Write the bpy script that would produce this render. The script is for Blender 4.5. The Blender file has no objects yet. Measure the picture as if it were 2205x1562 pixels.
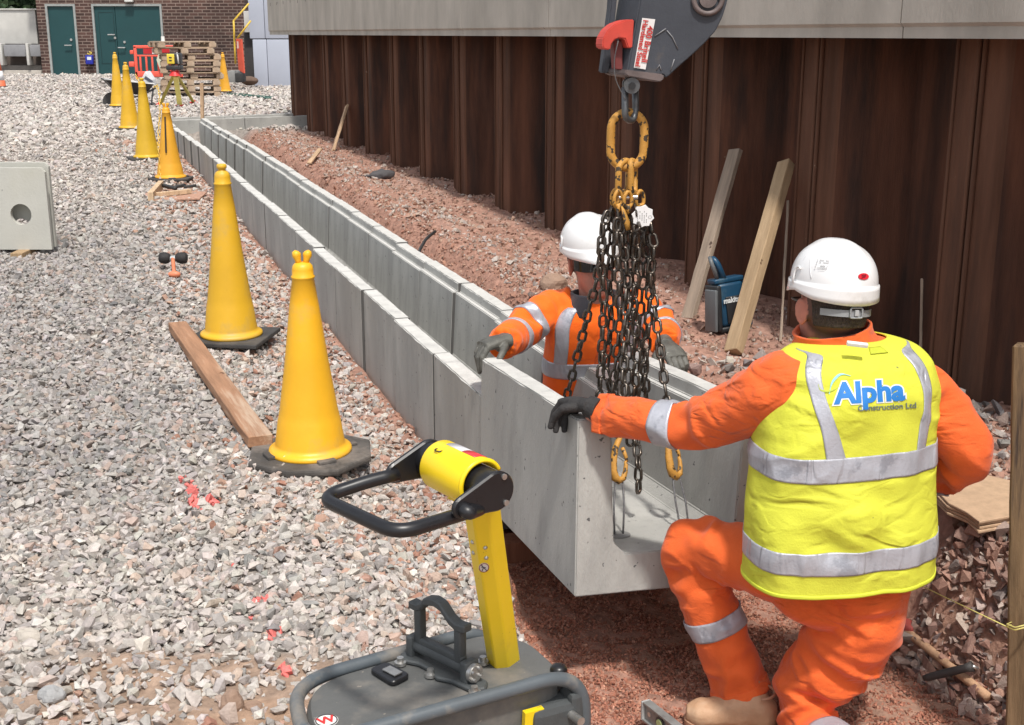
import bpy, bmesh, math, random
import numpy as np
from mathutils import Vector, Matrix, Quaternion
from mathutils.bvhtree import BVHTree
random.seed(7)
RNG = np.random.default_rng(7)
scene = bpy.context.scene
COL = scene.collection

# ------------------------------------------------------------------ camera, sky, sun
CAM_H = 1.6
PITCH = math.radians(15.05)
FPX = 2700.0                      # focal length in pixels of the 2205 x 1562 photograph
cam_d = bpy.data.cameras.new('camera')
cam_d.sensor_width = 36.0
cam_d.lens = FPX / 2205.0 * 36.0
cam_d.clip_start = 0.05
cam_d.clip_end = 2000.0
cam = bpy.data.objects.new('camera', cam_d)
cam.location = (0, 0, CAM_H)
cam.rotation_euler = (math.radians(90) - PITCH, 0, 0)
COL.objects.link(cam)
scene.camera = cam

SUN_EL = math.radians(63)
SUN_H = Vector((0.26, -1.0, 0)).normalized()
world = bpy.data.worlds.new('World')
scene.world = world
world.use_nodes = True
nt = world.node_tree
bg = nt.nodes['Background']
sky = nt.nodes.new('ShaderNodeTexSky')
sky.sky_type = 'NISHITA'
sky.sun_disc = False
sky.sun_elevation = SUN_EL
sky.sun_rotation = math.atan2(SUN_H.x, SUN_H.y)
sky.air_density = 1.0
sky.dust_density = 2.5
sky.ozone_density = 0.6
hs = nt.nodes.new('ShaderNodeHueSaturation'); hs.inputs['Saturation'].default_value = 0.35   # thin bright cloud
nt.links.new(sky.outputs[0], hs.inputs['Color']); nt.links.new(hs.outputs[0], bg.inputs[0])
bg.inputs[1].default_value = 0.15
sun_d = bpy.data.lights.new('sun', 'SUN')
sun_d.energy = 2.9
sun_d.angle = math.radians(4.0)
sun_d.color = (1.0, 0.955, 0.89)
sun = bpy.data.objects.new('sun', sun_d)
sdir = SUN_H * math.cos(SUN_EL) + Vector((0, 0, math.sin(SUN_EL)))
sun.rotation_euler = sdir.to_track_quat('Z', 'Y').to_euler()
sun.location = (3, -4, 8)
COL.objects.link(sun)
scene.view_settings.view_transform = 'Standard'
scene.view_settings.look = 'None'
scene.view_settings.exposure = 0.36
scene.view_settings.gamma = 1.0
scene.render.engine = 'CYCLES'
scene.cycles.max_bounces = 6

# ------------------------------------------------------------------ picture <-> world
CT, ST = math.cos(PITCH), math.sin(PITCH)
def ray(u, v):
    cx = (u - 1102.5) / FPX; cy = (781.0 - v) / FPX
    return Vector((cx, CT + cy * ST, -ST + cy * CT))
def P(u, v, Y):
    d = ray(u, v); return Vector((d.x / d.y * Y, Y, CAM_H + d.z / d.y * Y))
def PZ(u, v, z):
    d = ray(u, v); k = (z - CAM_H) / d.z
    return Vector((d.x * k, d.y * k, z))
def project(X, Y, Z):
    dz = Z - CAM_H
    dep = Y * CT - dz * ST
    up = Y * ST + dz * CT
    dep = np.maximum(dep, 1e-3)
    return 1102.5 + FPX * X / dep, 781.0 - FPX * up / dep
def lerp(a, b, t): return a + (b - a) * t
def sst(a, b, x):
    t = np.clip((x - a) / (b - a), 0, 1); return t * t * (3 - 2 * t)

# ------------------------------------------------------------------ noise
def _hash(i, j, k, seed):
    h = (i * 374761393 + j * 668265263 + k * 2147483647 + seed * 1274126177) & 0xffffffff
    h = ((h ^ (h >> 13)) * 1103515245) & 0xffffffff
    h = ((h ^ (h >> 16)) * 2246822519) & 0xffffffff
    h = h ^ (h >> 15)
    return (h & 0xffffff) / float(0xffffff) * 2 - 1
def vn(x, y, z=0.0, seed=0):
    x, y, z = np.broadcast_arrays(np.asarray(x, float), np.asarray(y, float), np.asarray(z, float))
    xi = np.floor(x).astype(np.int64); yi = np.floor(y).astype(np.int64); zi = np.floor(z).astype(np.int64)
    fx = x - xi; fy = y - yi; fz = z - zi
    fx = fx * fx * (3 - 2 * fx); fy = fy * fy * (3 - 2 * fy); fz = fz * fz * (3 - 2 * fz)
    r = 0
    for a in (0, 1):
        for b in (0, 1):
            for c in (0, 1):
                w = (fx if a else 1 - fx) * (fy if b else 1 - fy) * (fz if c else 1 - fz)
                r = r + w * _hash(xi + a, yi + b, zi + c, seed)
    return r
def fbm(x, y, z=0.0, seed=0, o=3):
    r = 0; a = 1.0; t = 0
    for k in range(o):
        r = r + a * vn(np.asarray(x) * 2 ** k, np.asarray(y) * 2 ** k, np.asarray(z) * 2 ** k, seed + k); t += a; a *= .5
    return r / t

# ------------------------------------------------------------------ materials
MATS = {}
def mat(name, col, rough=.7, metal=0.0, var=.12, vs=6.0, bump=0.0, bs=40.0, col2=None, stretch=None,
        spots=None, spot_s=30.0, spot_t=.62, attr=None, spec=.5, emit=None, c3=None, c3_s=1.5, c3_t=.55, c3_w=.15,
        sheen=0.0, wave=None, crease=None, coat=0.0):
    """Principled material: base colour varied by noise, optional second colour, spots and bump."""
    if name in MATS: return MATS[name]
    m = bpy.data.materials.new(name); m.use_nodes = True
    n = m.node_tree.nodes; l = m.node_tree.links
    b = n['Principled BSDF']
    tc = n.new('ShaderNodeTexCoord'); mp = n.new('ShaderNodeMapping')
    l.new(tc.outputs['Object'], mp.inputs[0])
    if stretch: mp.inputs['Scale'].default_value = stretch
    co = mp.outputs[0]
    def noise(scale, detail=4, rough_=.6, c=co):
        x = n.new('ShaderNodeTexNoise'); x.inputs['Scale'].default_value = scale
        x.inputs['Detail'].default_value = detail; x.inputs['Roughness'].default_value = rough_
        l.new(c, x.inputs['Vector']); return x.outputs['Fac']
    def ramp(fac, a, b_, p0=.35, p1=.65):
        r = n.new('ShaderNodeValToRGB'); r.color_ramp.elements[0].position = p0; r.color_ramp.elements[1].position = p1
        r.color_ramp.elements[0].color = (*a, 1); r.color_ramp.elements[1].color = (*b_, 1)
        l.new(fac, r.inputs[0]); return r.outputs[0]
    def mix(fac, a, b_, mode='MIX'):
        x = n.new('ShaderNodeMix'); x.data_type = 'RGBA'; x.blend_type = mode
        if isinstance(fac, (int, float)): x.inputs[0].default_value = fac
        else: l.new(fac, x.inputs[0])
        for i, s in ((6, a), (7, b_)):
            if isinstance(s, tuple): x.inputs[i].default_value = (*s, 1)
            else: l.new(s, x.inputs[i])
        return x.outputs[2]
    if attr:
        at = n.new('ShaderNodeAttribute'); at.attribute_name = attr
        g = ramp(noise(vs, 5), tuple([1 - var] * 3), tuple([1 + var] * 3), .3, .7)
        c = mix(1.0, at.outputs['Color'], g, 'MULTIPLY')
    else:
        lo = tuple(x * (1 - var) for x in col); hi = tuple(min(1, x * (1 + var)) for x in (col2 or col))
        c = ramp(noise(vs, 6), lo, hi, .33, .67)
    if c3:
        f = ramp(noise(c3_s, 5, .65), (0, 0, 0), (1, 1, 1), c3_t, c3_t + c3_w)
        c = mix(f, c, c3)
    if wave:
        w = n.new('ShaderNodeTexWave'); w.inputs['Scale'].default_value = wave[0]; w.inputs['Distortion'].default_value = wave[1]
        w.inputs['Detail'].default_value = 3; w.bands_direction = wave[2]
        l.new(co, w.inputs['Vector'])
        c = mix(ramp(w.outputs['Fac'], (0, 0, 0), (1, 1, 1), .2, .9), c, wave[3])
    if spots:
        f = ramp(noise(spot_s, 2, .5, tc.outputs['Object']), (0, 0, 0), (1, 1, 1), spot_t, spot_t + .03)
        c = mix(f, c, spots)
    l.new(c, b.inputs['Base Color'])
    rr = n.new('ShaderNodeMapRange'); l.new(noise(vs * 1.7, 3), rr.inputs[0])
    rr.inputs[1].default_value = .3; rr.inputs[2].default_value = .7
    rr.inputs[3].default_value = max(.03, rough - .1); rr.inputs[4].default_value = min(1, rough + .1)
    l.new(rr.outputs[0], b.inputs['Roughness'])
    b.inputs['Metallic'].default_value = metal
    b.inputs['Specular IOR Level'].default_value = spec
    if sheen: b.inputs['Sheen Weight'].default_value = sheen
    if coat: b.inputs['Coat Weight'].default_value = coat
    if bump:
        bp = n.new('ShaderNodeBump'); bp.inputs['Strength'].default_value = min(1, bump)
        bp.inputs['Distance'].default_value = .01
        l.new(noise(bs, 6, .65), bp.inputs['Height']); l.new(bp.outputs[0], b.inputs['Normal'])
    if crease:
        # sharp cloth creases: valleys where a warped noise crosses its middle
        prev = None
        for (sc, dist, rot, st_) in crease:
            m2 = n.new('ShaderNodeMapping'); l.new(tc.outputs['Object'], m2.inputs[0]); m2.inputs['Rotation'].default_value = rot; m2.inputs['Scale'].default_value = st_
            x = n.new('ShaderNodeTexNoise'); x.inputs['Scale'].default_value = sc; x.inputs['Detail'].default_value = 1.5; x.inputs['Distortion'].default_value = .6; l.new(m2.outputs[0], x.inputs['Vector'])
            s_ = n.new('ShaderNodeMath'); s_.operation = 'SUBTRACT'; l.new(x.outputs['Fac'], s_.inputs[0]); s_.inputs[1].default_value = .5
            a_ = n.new('ShaderNodeMath'); a_.operation = 'ABSOLUTE'; l.new(s_.outputs[0], a_.inputs[0])
            r_ = n.new('ShaderNodeMapRange'); r_.interpolation_type = 'SMOOTHERSTEP'; l.new(a_.outputs[0], r_.inputs[0]); r_.inputs[1].default_value = 0; r_.inputs[2].default_value = .16
            mk = n.new('ShaderNodeTexNoise'); mk.inputs['Scale'].default_value = 4.5; l.new(tc.outputs['Object'], mk.inputs['Vector'])
            mr = n.new('ShaderNodeMapRange'); l.new(mk.outputs['Fac'], mr.inputs[0]); mr.inputs[1].default_value = .38; mr.inputs[2].default_value = .6
            mu = n.new('ShaderNodeMath'); mu.operation = 'MULTIPLY'; l.new(r_.outputs[0], mu.inputs[0]); l.new(mr.outputs[0], mu.inputs[1])
            c2 = n.new('ShaderNodeBump'); c2.inputs['Strength'].default_value = 1; c2.inputs['Distance'].default_value = dist; l.new(mu.outputs[0], c2.inputs['Height'])
            if prev is not None: l.new(prev, c2.inputs['Normal'])
            elif bump: l.new(bp.outputs[0], c2.inputs['Normal'])
            prev = c2.outputs[0]
        l.new(prev, b.inputs['Normal'])
    MATS[name] = m
    return m

# ------------------------------------------------------------------ objects
FR = {}
def tag(o, label=None, cat=None, group=None, kind=None):
    if label: o['label'] = label
    if cat: o['category'] = cat
    if group: o['group'] = group
    if kind: o['kind'] = kind
    return o
def empty(name, loc=(0, 0, 0), label=None, cat=None, group=None, rz=0.0):
    o = bpy.data.objects.new(name, None); COL.objects.link(o)
    o.empty_display_size = .1
    o.location = loc; o.rotation_euler = (0, 0, rz)
    FR[o.name] = Matrix.Translation(Vector(loc)) @ Matrix.Rotation(rz, 4, 'Z')
    return tag(o, label, cat, group)
def link_mesh(name, me, m=None, parent=None):
    """me holds world coordinates; it is moved into the frame of its thing"""
    if parent is not None:
        F = FR.get(parent.name)
        if F is not None: me.transform(F.inverted())
    o = bpy.data.objects.new(name, me); COL.objects.link(o)
    if parent is not None:
        o.parent = parent; FR[o.name] = FR.get(parent.name, Matrix.Identity(4))
    else: FR[o.name] = Matrix.Identity(4)
    if m is not None:
        for x in (m if isinstance(m, (list, tuple)) else [m]): me.materials.append(x)
    return o
def mesh_np(name, V, F, smooth=False, mi=None):
    me = bpy.data.meshes.new(name)
    me.from_pydata([tuple(map(float, v)) for v in V], [], [tuple(map(int, f)) for f in F])
    if mi is not None: me.polygons.foreach_set('material_index', np.asarray(mi, np.int32))
    me.polygons.foreach_set('use_smooth', np.full(len(me.polygons), bool(smooth)))
    me.update(); return me
def copy_tree(o, parent=None):
    c = o.copy(); COL.objects.link(c)
    if parent is not None: c.parent = parent
    for ch in list(o.children): copy_tree(ch, c)
    return c
def basis(x, y, z, o=(0, 0, 0)):
    return Matrix(((x[0], y[0], z[0], o[0]), (x[1], y[1], z[1], o[1]), (x[2], y[2], z[2], o[2]), (0, 0, 0, 1)))
def frame_z(d, ref=(0, 0, 1)):
    d = Vector(d).normalized(); r = Vector(ref)
    if abs(d.dot(r)) > .97: r = Vector((1, 0, 0))
    x = r.cross(d).normalized(); y = d.cross(x)
    return x, y, d

class MB:
    """collects shapes that become ONE mesh object"""
    def __init__(s): s.V = []; s.F = []; s.S = []; s.I = []
    def add(s, V, F, smooth=False, mi=0, M=None):
        o = len(s.V)
        for v in V:
            v = Vector(v)
            s.V.append(tuple(M @ v) if M is not None else tuple(v))
        for f in F: s.F.append(tuple(i + o for i in f)); s.S.append(smooth); s.I.append(mi)
        return s
    def box(s, c, size, M=None, bev=0.0, mi=0):
        sx, sy, sz = size[0] / 2, size[1] / 2, size[2] / 2
        T = Matrix.Translation(Vector(c))
        if M is not None: T = T @ M
        if bev <= 0:
            V = [(x * sx, y * sy, z * sz) for z in (-1, 1) for y in (-1, 1) for x in (-1, 1)]
            F = [(0, 2, 3, 1), (4, 5, 7, 6), (0, 1, 5, 4), (2, 6, 7, 3), (0, 4, 6, 2), (1, 3, 7, 5)]
            return s.add(V, F, False, mi, T)
        bm = bmesh.new(); bmesh.ops.create_cube(bm, size=1.0)
        bmesh.ops.scale(bm, vec=size, verts=bm.verts)
        bmesh.ops.bevel(bm, geom=list(bm.edges), offset=min(bev, min(size) * .45), segments=2, affect='EDGES', profile=.6)
        s.bm(bm, T, True if bev > .008 else False, mi); return s
    def bm(s, bm, T=None, smooth=False, mi=0):
        bm.verts.index_update()
        s.add([v.co.copy() for v in bm.verts], [[v.index for v in f.verts] for f in bm.faces], smooth, mi, T); bm.free(); return s
    def cyl(s, p0, p1, r0, r1=None, n=16, caps=True, smooth=True, mi=0):
        r1 = r0 if r1 is None else r1
        p0 = Vector(p0); p1 = Vector(p1); x, y, z = frame_z(p1 - p0)
        V = []; F = []
        for p, r in ((p0, r0), (p1, r1)):
            for i in range(n):
                a = 2 * math.pi * i / n; V.append(p + x * (r * math.cos(a)) + y * (r * math.sin(a)))
        for i in range(n):
            j = (i + 1) % n; F.append((i, j, n + j, n + i))
        s.add(V, F, smooth, mi)
        if caps:
            s.add(V[:n], [tuple(range(n))[::-1]], False, mi); s.add(V[n:], [tuple(range(n))], False, mi)
        return s
    def lathe(s, prof, n=32, M=None, smooth=True, mi=0):
        V = []; F = []
        for r, z in prof:
            for i in range(n):
                a = 2 * math.pi * i / n; V.append((r * math.cos(a), r * math.sin(a), z))
        for k in range(len(prof) - 1):
            for i in range(n):
                j = (i + 1) % n; F.append((k * n + i, k * n + j, (k + 1) * n + j, (k + 1) * n + i))
        F.append(tuple(range(n))[::-1]); F.append(tuple((len(prof) - 1) * n + i for i in range(n)))
        return s.add(V, F, smooth, mi, M)
    def tube(s, pts, r, n=12, closed=False, mi=0, sq=None):
        pts = [Vector(p) for p in pts]; N = len(pts); V = []; F = []
        rs = r if isinstance(r, (list, tuple)) else [r] * N
        ref = None
        for k, p in enumerate(pts):
            if closed: d = pts[(k + 1) % N] - pts[k - 1]
            else: d = pts[min(k + 1, N - 1)] - pts[max(k - 1, 0)]
            d.normalize()
            if ref is None: x, y, _ = frame_z(d)
            else:
                x = (ref - d * ref.dot(d)).normalized(); y = d.cross(x)
            ref = x
            for i in range(n):
                a = 2 * math.pi * i / n
                ca, sa = math.cos(a), math.sin(a)
                if sq: ca *= sq[0]; sa *= sq[1]
                V.append(p + x * (rs[k] * ca) + y * (rs[k] * sa))
        for k in range(N if closed else N - 1):
            k2 = (k + 1) % N
            for i in range(n):
                j = (i + 1) % n; F.append((k * n + i, k * n + j, k2 * n + j, k2 * n + i))
        if not closed: F.append(tuple(range(n))[::-1]); F.append(tuple((N - 1) * n + i for i in range(n)))
        return s.add(V, F, True, mi)
    def prism(s, poly, d0, d1, M=None, smooth=False, mi=0, bev=0.0):
        """poly in local xy, extruded local z from d0 to d1"""
        bm = bmesh.new()
        vs = [bm.verts.new((p[0], p[1], d0)) for p in poly]; f = bm.faces.new(vs)
        r = bmesh.ops.extrude_face_region(bm, geom=[f])
        bmesh.ops.translate(bm, vec=(0, 0, d1 - d0), verts=[g for g in r['geom'] if isinstance(g, bmesh.types.BMVert)])
        bmesh.ops.recalc_face_normals(bm, faces=bm.faces)
        if bev: bmesh.ops.bevel(bm, geom=list(bm.edges), offset=bev, segments=1 if bev < .006 else 2, affect='EDGES', profile=.6)
        return s.bm(bm, M, smooth, mi)
    def ball(s, c, r, n=16, mi=0, sc=(1, 1, 1), M=None):
        bm = bmesh.new(); bmesh.ops.create_uvsphere(bm, u_segments=n, v_segments=max(6, n // 2), radius=r)
        T = Matrix.Translation(Vector(c)) @ (M if M is not None else Matrix.Identity(4)) @ Matrix.Diagonal((*sc, 1))
        return s.bm(bm, T, True, mi)
    def build(s, name, m, parent=None, label=None, fix=False):
        me = bpy.data.meshes.new(name); me.from_pydata(s.V, [], s.F)
        me.polygons.foreach_set('use_smooth', np.array(s.S, bool)); me.polygons.foreach_set('material_index', np.array(s.I, np.int32))
        if fix:
            bm = bmesh.new(); bm.from_mesh(me); bmesh.ops.recalc_face_normals(bm, faces=bm.faces); bm.to_mesh(me); bm.free()
        me.update()
        o = link_mesh(name, me, m, parent)
        if label: o['label'] = label
        return o
def resample(pts, step):
    pts = [Vector(p) for p in pts]; out = [pts[0].copy()]
    for a, b in zip(pts, pts[1:]):
        n = max(1, int((b - a).length / step))
        for i in range(1, n + 1): out.append(a.lerp(b, i / n))
    return out
def round_path(pts, r, n=6, closed=False):
    pts = [Vector(p) for p in pts]; out = []; N = len(pts)
    for i in range(N):
        if not closed and i in (0, N - 1): out.append(pts[i]); continue
        a, b, c = pts[i - 1], pts[i], pts[(i + 1) % N]
        d1 = (a - b); d2 = (c - b); k = min(r, d1.length * .45, d2.length * .45)
        p0 = b + d1.normalized() * k; p1 = b + d2.normalized() * k
        for j in range(n + 1):
            t = j / n; out.append(p0 * (1 - t) ** 2 + b * 2 * t * (1 - t) + p1 * t * t)
    return out
def text_mb(txt, size, M, depth=.0015, bold=.0, cut=None, align='CENTER', shear=0):
    cu = bpy.data.curves.new('t', 'FONT'); cu.body = txt; cu.size = size; cu.align_x = align; cu.align_y = 'CENTER'
    cu.extrude = depth; cu.offset = bold; cu.resolution_u = 4; cu.shear = shear
    o = bpy.data.objects.new('t', cu); COL.objects.link(o)
    dg = bpy.context.evaluated_depsgraph_get()
    me = bpy.data.meshes.new_from_object(o.evaluated_get(dg))
    bm = bmesh.new(); bm.from_mesh(me)
    bpy.data.objects.remove(o); bpy.data.curves.remove(cu); bpy.data.meshes.remove(me)
    if cut:
        xs = [v.co.x for v in bm.verts]; ys = [v.co.y for v in bm.verts]
        for ax, lo, hi in ((0, min(xs), max(xs)), (1, min(ys), max(ys))):
            k = lo + cut
            while k < hi:
                nrm = (1, 0, 0) if ax == 0 else (0, 1, 0)
                bmesh.ops.bisect_plane(bm, geom=list(bm.verts) + list(bm.edges) + list(bm.faces), plane_co=(k if ax == 0 else 0, k if ax else 0, 0), plane_no=nrm)
                k += cut
    mb = MB(); mb.bm(bm, M); return mb

# ------------------------------------------------------------------ site frame: s runs along the channel, n across it
O0 = Vector((-0.1136, 4.42)); TT = Vector((-.3317, .9434)); NN = Vector((.9434, .3317))
def SN(s, n, z=0.0):
    p = O0 + TT * s + NN * n; return Vector((p.x, p.y, z))
def sn_of(X, Y):
    dx = X - O0.x; dy = Y - O0.y
    return dx * TT.x + dy * TT.y, dx * NN.x + dy * NN.y
def top_z(s): return .285 + .005 * np.maximum(s, 0)          # top of the laid channel
UH, UW = .53, .59                                            # channel unit height and width
def ground_z(X, Y, fine=True):
    X = np.asarray(X, float); Y = np.asarray(Y, float)
    s, n = sn_of(X, Y)
    g = np.interp(Y, [-8, 2, 5, 9, 14, 18, 24, 30, 35, 90], [-.04, -.04, -.02, .02, .07, .17, .17, .12, .2, .25])
    g = g + .16 * sst(26, 31, Y) * (1 - sst(-10.3, -9.2, X)) * (1 - .5 * sst(33, 35, Y))
    wig = .035 * vn(s * 2.3, 0, 3, 5) + .02 * vn(s * 7, 0, 3, 6)
    # left bank of the trench / ground against the channel
    wallg = np.interp(s, [-1, 0, 1, 4, 8, 13], [-.12, -.14, -.13, -.05, .02, .1])
    near = 1 - sst(-.75, -.08, -np.abs(np.minimum(n, 0)))       # 1 far from the wall
    left = lerp(np.minimum(wallg, g), g, near)
    bed = np.interp(s, [-2, -1, 0, 1, 13.4], [-.33, -.335, -.335, -.26, -.2])
    nl = np.interp(s, [-3, -1.2, -.5, 0.05, .3], [-.22, -.2, -.09, -.04, .02]) + wig * np.where(s < .2, 1, .1)
    foot = np.interp(s, [-1, 0, .6, 2, 13.4], [1.0, 1.0, .86, .74, .72]) + wig
    crest = np.interp(s, [-1, 0, 2, 13.4], [1.24, 1.22, 1.12, 1.12]) + wig * 2
    rz = np.interp(s, [-3, 0, 4, 13], [.06, .08, .11, .16]) + .05 * np.exp(-((n - crest - .12) / .18) ** 2)
    low = np.where(s > .25, np.where(n < .6, bed, np.maximum(bed, -.22)), bed)
    a = sst(nl - .05, nl + .05, n)
    z = left * (1 - a) + low * a
    b = sst(foot, crest, n)
    z = z * (1 - b) + rz * b
    # beyond the cross channel the trench ends
    e = sst(13.55, 13.9, s)
    z = z * (1 - e) + np.where(n > -1, g, left) * e
    if fine:
        z = z + .012 * fbm(X * 2.2, Y * 2.2, 0, 11, 3) + .004 * vn(X * 11, Y * 11, 0, 14)
        z = z + b * (1 - e) * .03 * fbm(X * 4, Y * 4, 0, 21, 3)
    return z
def G(u, v, dz=0.0):
    """point of the ground seen at this place of the picture"""
    d = ray(u, v); Ys = np.concatenate([np.arange(1.5, 12, .02), np.arange(12, 60, .05)])
    X = d.x / d.y * Ys; Z = CAM_H + d.z / d.y * Ys
    gz = ground_z(X, Ys); k = np.argmax(Z <= gz)
    return Vector((X[k], Ys[k], gz[k] + dz))
def gz1(x, y): return float(ground_z(np.array([x]), np.array([y]))[0])
# ------------------------------------------------------------------ ground
def red_mask(X, Y, s, n):
    m = sst(-.32, -.08, n + .1 * vn(X * 3, Y * 3, 0, 31)) * (1 - sst(13.0, 13.8, s))
    return m
def build_ground():
    sl = np.unique(np.round(np.concatenate([np.arange(-45, -7, 4), np.arange(-7, -3, .3), np.arange(-3, 1.2, .035), np.arange(1.2, 6, .08), np.arange(6, 15, .15), np.arange(15, 36, .3), np.arange(36, 110, 6)]), 4))
    nl = np.unique(np.round(np.concatenate([np.arange(-70, -14, 5), np.arange(-14, -4, .3), np.arange(-4, -.5, .09), np.arange(-.5, 1.5, .03), np.arange(1.5, 3, .07), np.arange(3, 12, .5), np.arange(12, 71, 6)]), 4))
    S_, N_ = np.meshgrid(sl, nl, indexing='ij')
    X = O0.x + TT.x * S_ + NN.x * N_; Y = O0.y + TT.y * S_ + NN.y * N_
    Z = ground_z(X, Y)
    bump = .012 * vn(X * 28, Y * 28, 0, 41)
    Z = Z + bump * (np.abs(N_) < 14)
    V = np.stack([X, Y, Z], -1).reshape(-1, 3); ns, nn = S_.shape
    i = np.arange(ns - 1)[:, None] * nn + np.arange(nn - 1)[None, :]
    F = np.stack([i, i + 1, i + nn + 1, i + nn], -1).reshape(-1, 4)[:, ::-1]
    me = bpy.data.meshes.new('ground'); me.vertices.add(len(V)); me.vertices.foreach_set('co', V.ravel())
    me.loops.add(F.size); me.loops.foreach_set('vertex_index', F.ravel()); me.polygons.add(len(F))
    me.polygons.foreach_set('loop_start', np.arange(0, F.size, 4)); me.polygons.foreach_set('loop_total', np.full(len(F), 4))
    me.polygons.foreach_set('use_smooth', np.ones(len(F), bool))
    me.update(calc_edges=True); me.validate()
    grey = np.array([.27, .24, .215]); red = np.array([.36, .205, .155]); brown = np.array([.35, .235, .165])
    k = red_mask(X, Y, S_, N_)[..., None]
    c = grey * (1 - k) + red * k
    e = earth_mask(X, Y)[..., None]
    c = c * (1 - e) + (brown * (1 - .5 * k) + red * .5 * k) * e
    # pale dusty crust on the flat by the wall
    d = (sst(1.15, 1.3, N_) * sst(-.2, .6, fbm(X * 1.3, Y * 1.3, 0, 51)))[..., None] * .6
    c = c * (1 - d) + np.array([.40, .265, .215]) * d
    at = me.color_attributes.new('Col', 'FLOAT_COLOR', 'POINT')
    at.data.foreach_set('color', np.concatenate([c, np.ones_like(c[..., :1])], -1).reshape(-1, 4).astype(np.float32).ravel())
    m = mat('soil', (.3, .2, .15), rough=.95, attr='Col', vs=22, var=.35, bump=1.0, bs=55, spec=.15)
    o = link_mesh('ground', me, m); tag(o, kind='structure')
    o['label'] = 'gravelled site ground with the cut trench and red earth by the wall'
    return o
def earth_mask(X, Y):
    """bare trodden earth in the left foreground"""
    u, v = X / np.maximum(Y, .1), Y
    m = sst(.0, .35, fbm(X * 1.5 + 3, Y * 1.5, 0, 61, 3) + .9 * sst(3.25, 2.75, Y) - .25 - 1.2 * sst(3.6, 4.4, Y))
    m = m * sst(-1.6, -1.1, X) + .0
    m2 = sst(.0, .3, .6 - np.hypot((X + .55) / .75, (Y - 2.62) / .34) + .25 * vn(X * 5, Y * 5, 0, 63))
    m3 = sst(.0, .3, .55 - np.hypot((X + .2) / .35, (Y - 3.0) / .5) + .25 * vn(X * 5, Y * 5, 0, 64)) * .8
    return np.clip(np.maximum(np.maximum(m * .75, m2), m3), 0, 1)
def sst_(a, b, x): return sst(a, b, x)

def rock_shapes(k, npt, seed, flat=.62):
    out = []; r = np.random.default_rng(seed)
    for _ in range(k):
        p = r.normal(size=(npt, 3)); p /= np.linalg.norm(p, axis=1)[:, None]
        p *= r.uniform(.72, 1.12, size=(npt, 1)); p *= np.array([1.0, r.uniform(.62, .95), r.uniform(flat - .12, flat + .15)])
        bm = bmesh.new(); [bm.verts.new(x) for x in p]
        bmesh.ops.convex_hull(bm, input=list(bm.verts))
        bmesh.ops.delete(bm, geom=[v for v in bm.verts if not v.link_faces], context='VERTS')
        bmesh.ops.triangulate(bm, faces=bm.faces); bm.verts.index_update()
        out.append((np.array([v.co[:] for v in bm.verts]) * .5, np.array([[v.index for v in f.verts] for f in bm.faces]))); bm.free()
    return out
def stone_mesh(name, X, Y, Z, size, colr, shapes, m, seed, tilt=.5, up=None):
    r = np.random.default_rng(seed); N = len(X); sid = r.integers(0, len(shapes), N)
    az = r.uniform(0, 2 * np.pi, N); tx = r.normal(0, tilt, N); ty = r.normal(0, tilt, N)
    ca, sa = np.cos(az), np.sin(az); cx, sx = np.cos(tx), np.sin(tx); cy, sy = np.cos(ty), np.sin(ty)
    Rz = np.zeros((N, 3, 3)); Rz[:, 0, 0] = ca; Rz[:, 0, 1] = -sa; Rz[:, 1, 0] = sa; Rz[:, 1, 1] = ca; Rz[:, 2, 2] = 1
    Rx = np.zeros((N, 3, 3)); Rx[:, 0, 0] = 1; Rx[:, 1, 1] = cx; Rx[:, 1, 2] = -sx; Rx[:, 2, 1] = sx; Rx[:, 2, 2] = cx
    Ry = np.zeros((N, 3, 3)); Ry[:, 1, 1] = 1; Ry[:, 0, 0] = cy; Ry[:, 0, 2] = sy; Ry[:, 2, 0] = -sy; Ry[:, 2, 2] = cy
    R = Rx @ Ry @ Rz
    Vs, Fs, Cs = [], [], []; off = 0
    for k, (V, F) in enumerate(shapes):
        ix = np.nonzero(sid == k)[0]
        if not len(ix): continue
        W = np.einsum('nij,vj->nvi', R[ix], V) * size[ix][:, None, None] + np.stack([X, Y, Z], -1)[ix][:, None, :]
        nv = len(V); Vs.append(W.reshape(-1, 3))
        Fs.append((F[None] + (np.arange(len(ix)) * nv)[:, None, None] + off).reshape(-1, 3)); off += nv * len(ix)
        Cs.append(np.repeat(colr[ix], nv, axis=0))
    V = np.concatenate(Vs); F = np.concatenate(Fs); Cc = np.concatenate(Cs)
    me = bpy.data.meshes.new(name); me.vertices.add(len(V)); me.vertices.foreach_set('co', V.astype(np.float32).ravel())
    me.loops.add(F.size); me.loops.foreach_set('vertex_index', F.astype(np.int32).ravel()); me.polygons.add(len(F))
    me.polygons.foreach_set('loop_start', np.arange(0, F.size, 3, dtype=np.int32)); me.polygons.foreach_set('loop_total', np.full(len(F), 3, np.int32)); me.polygons.foreach_set('use_smooth', np.zeros(len(F), bool))
    me.update(calc_edges=True)
    at = me.color_attributes.new('Col', 'FLOAT_COLOR', 'POINT')
    at.data.foreach_set('color', np.concatenate([Cc, np.ones((len(Cc), 1))], 1).astype(np.float32).ravel())
    return link_mesh(name, me, m)
def palette(r, N, cols, w, jit=.14):
    cols = np.array(cols); c = cols[r.choice(len(cols), N, p=np.array(w) / sum(w))]
    return np.clip(c * np.array([.93, .905, .88]) * (1 + r.normal(0, jit * .6, (N, 1))) * (1 + r.normal(0, .014, (N, 3))), .02, .8)
def inframe(X, Y, Z, mu=220, mv=260):
    u, v = project(X, Y, Z); return (u > -mu) & (u < 2205 + mu) & (v < 1562 + mv) & (Y > 1.2)

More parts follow.
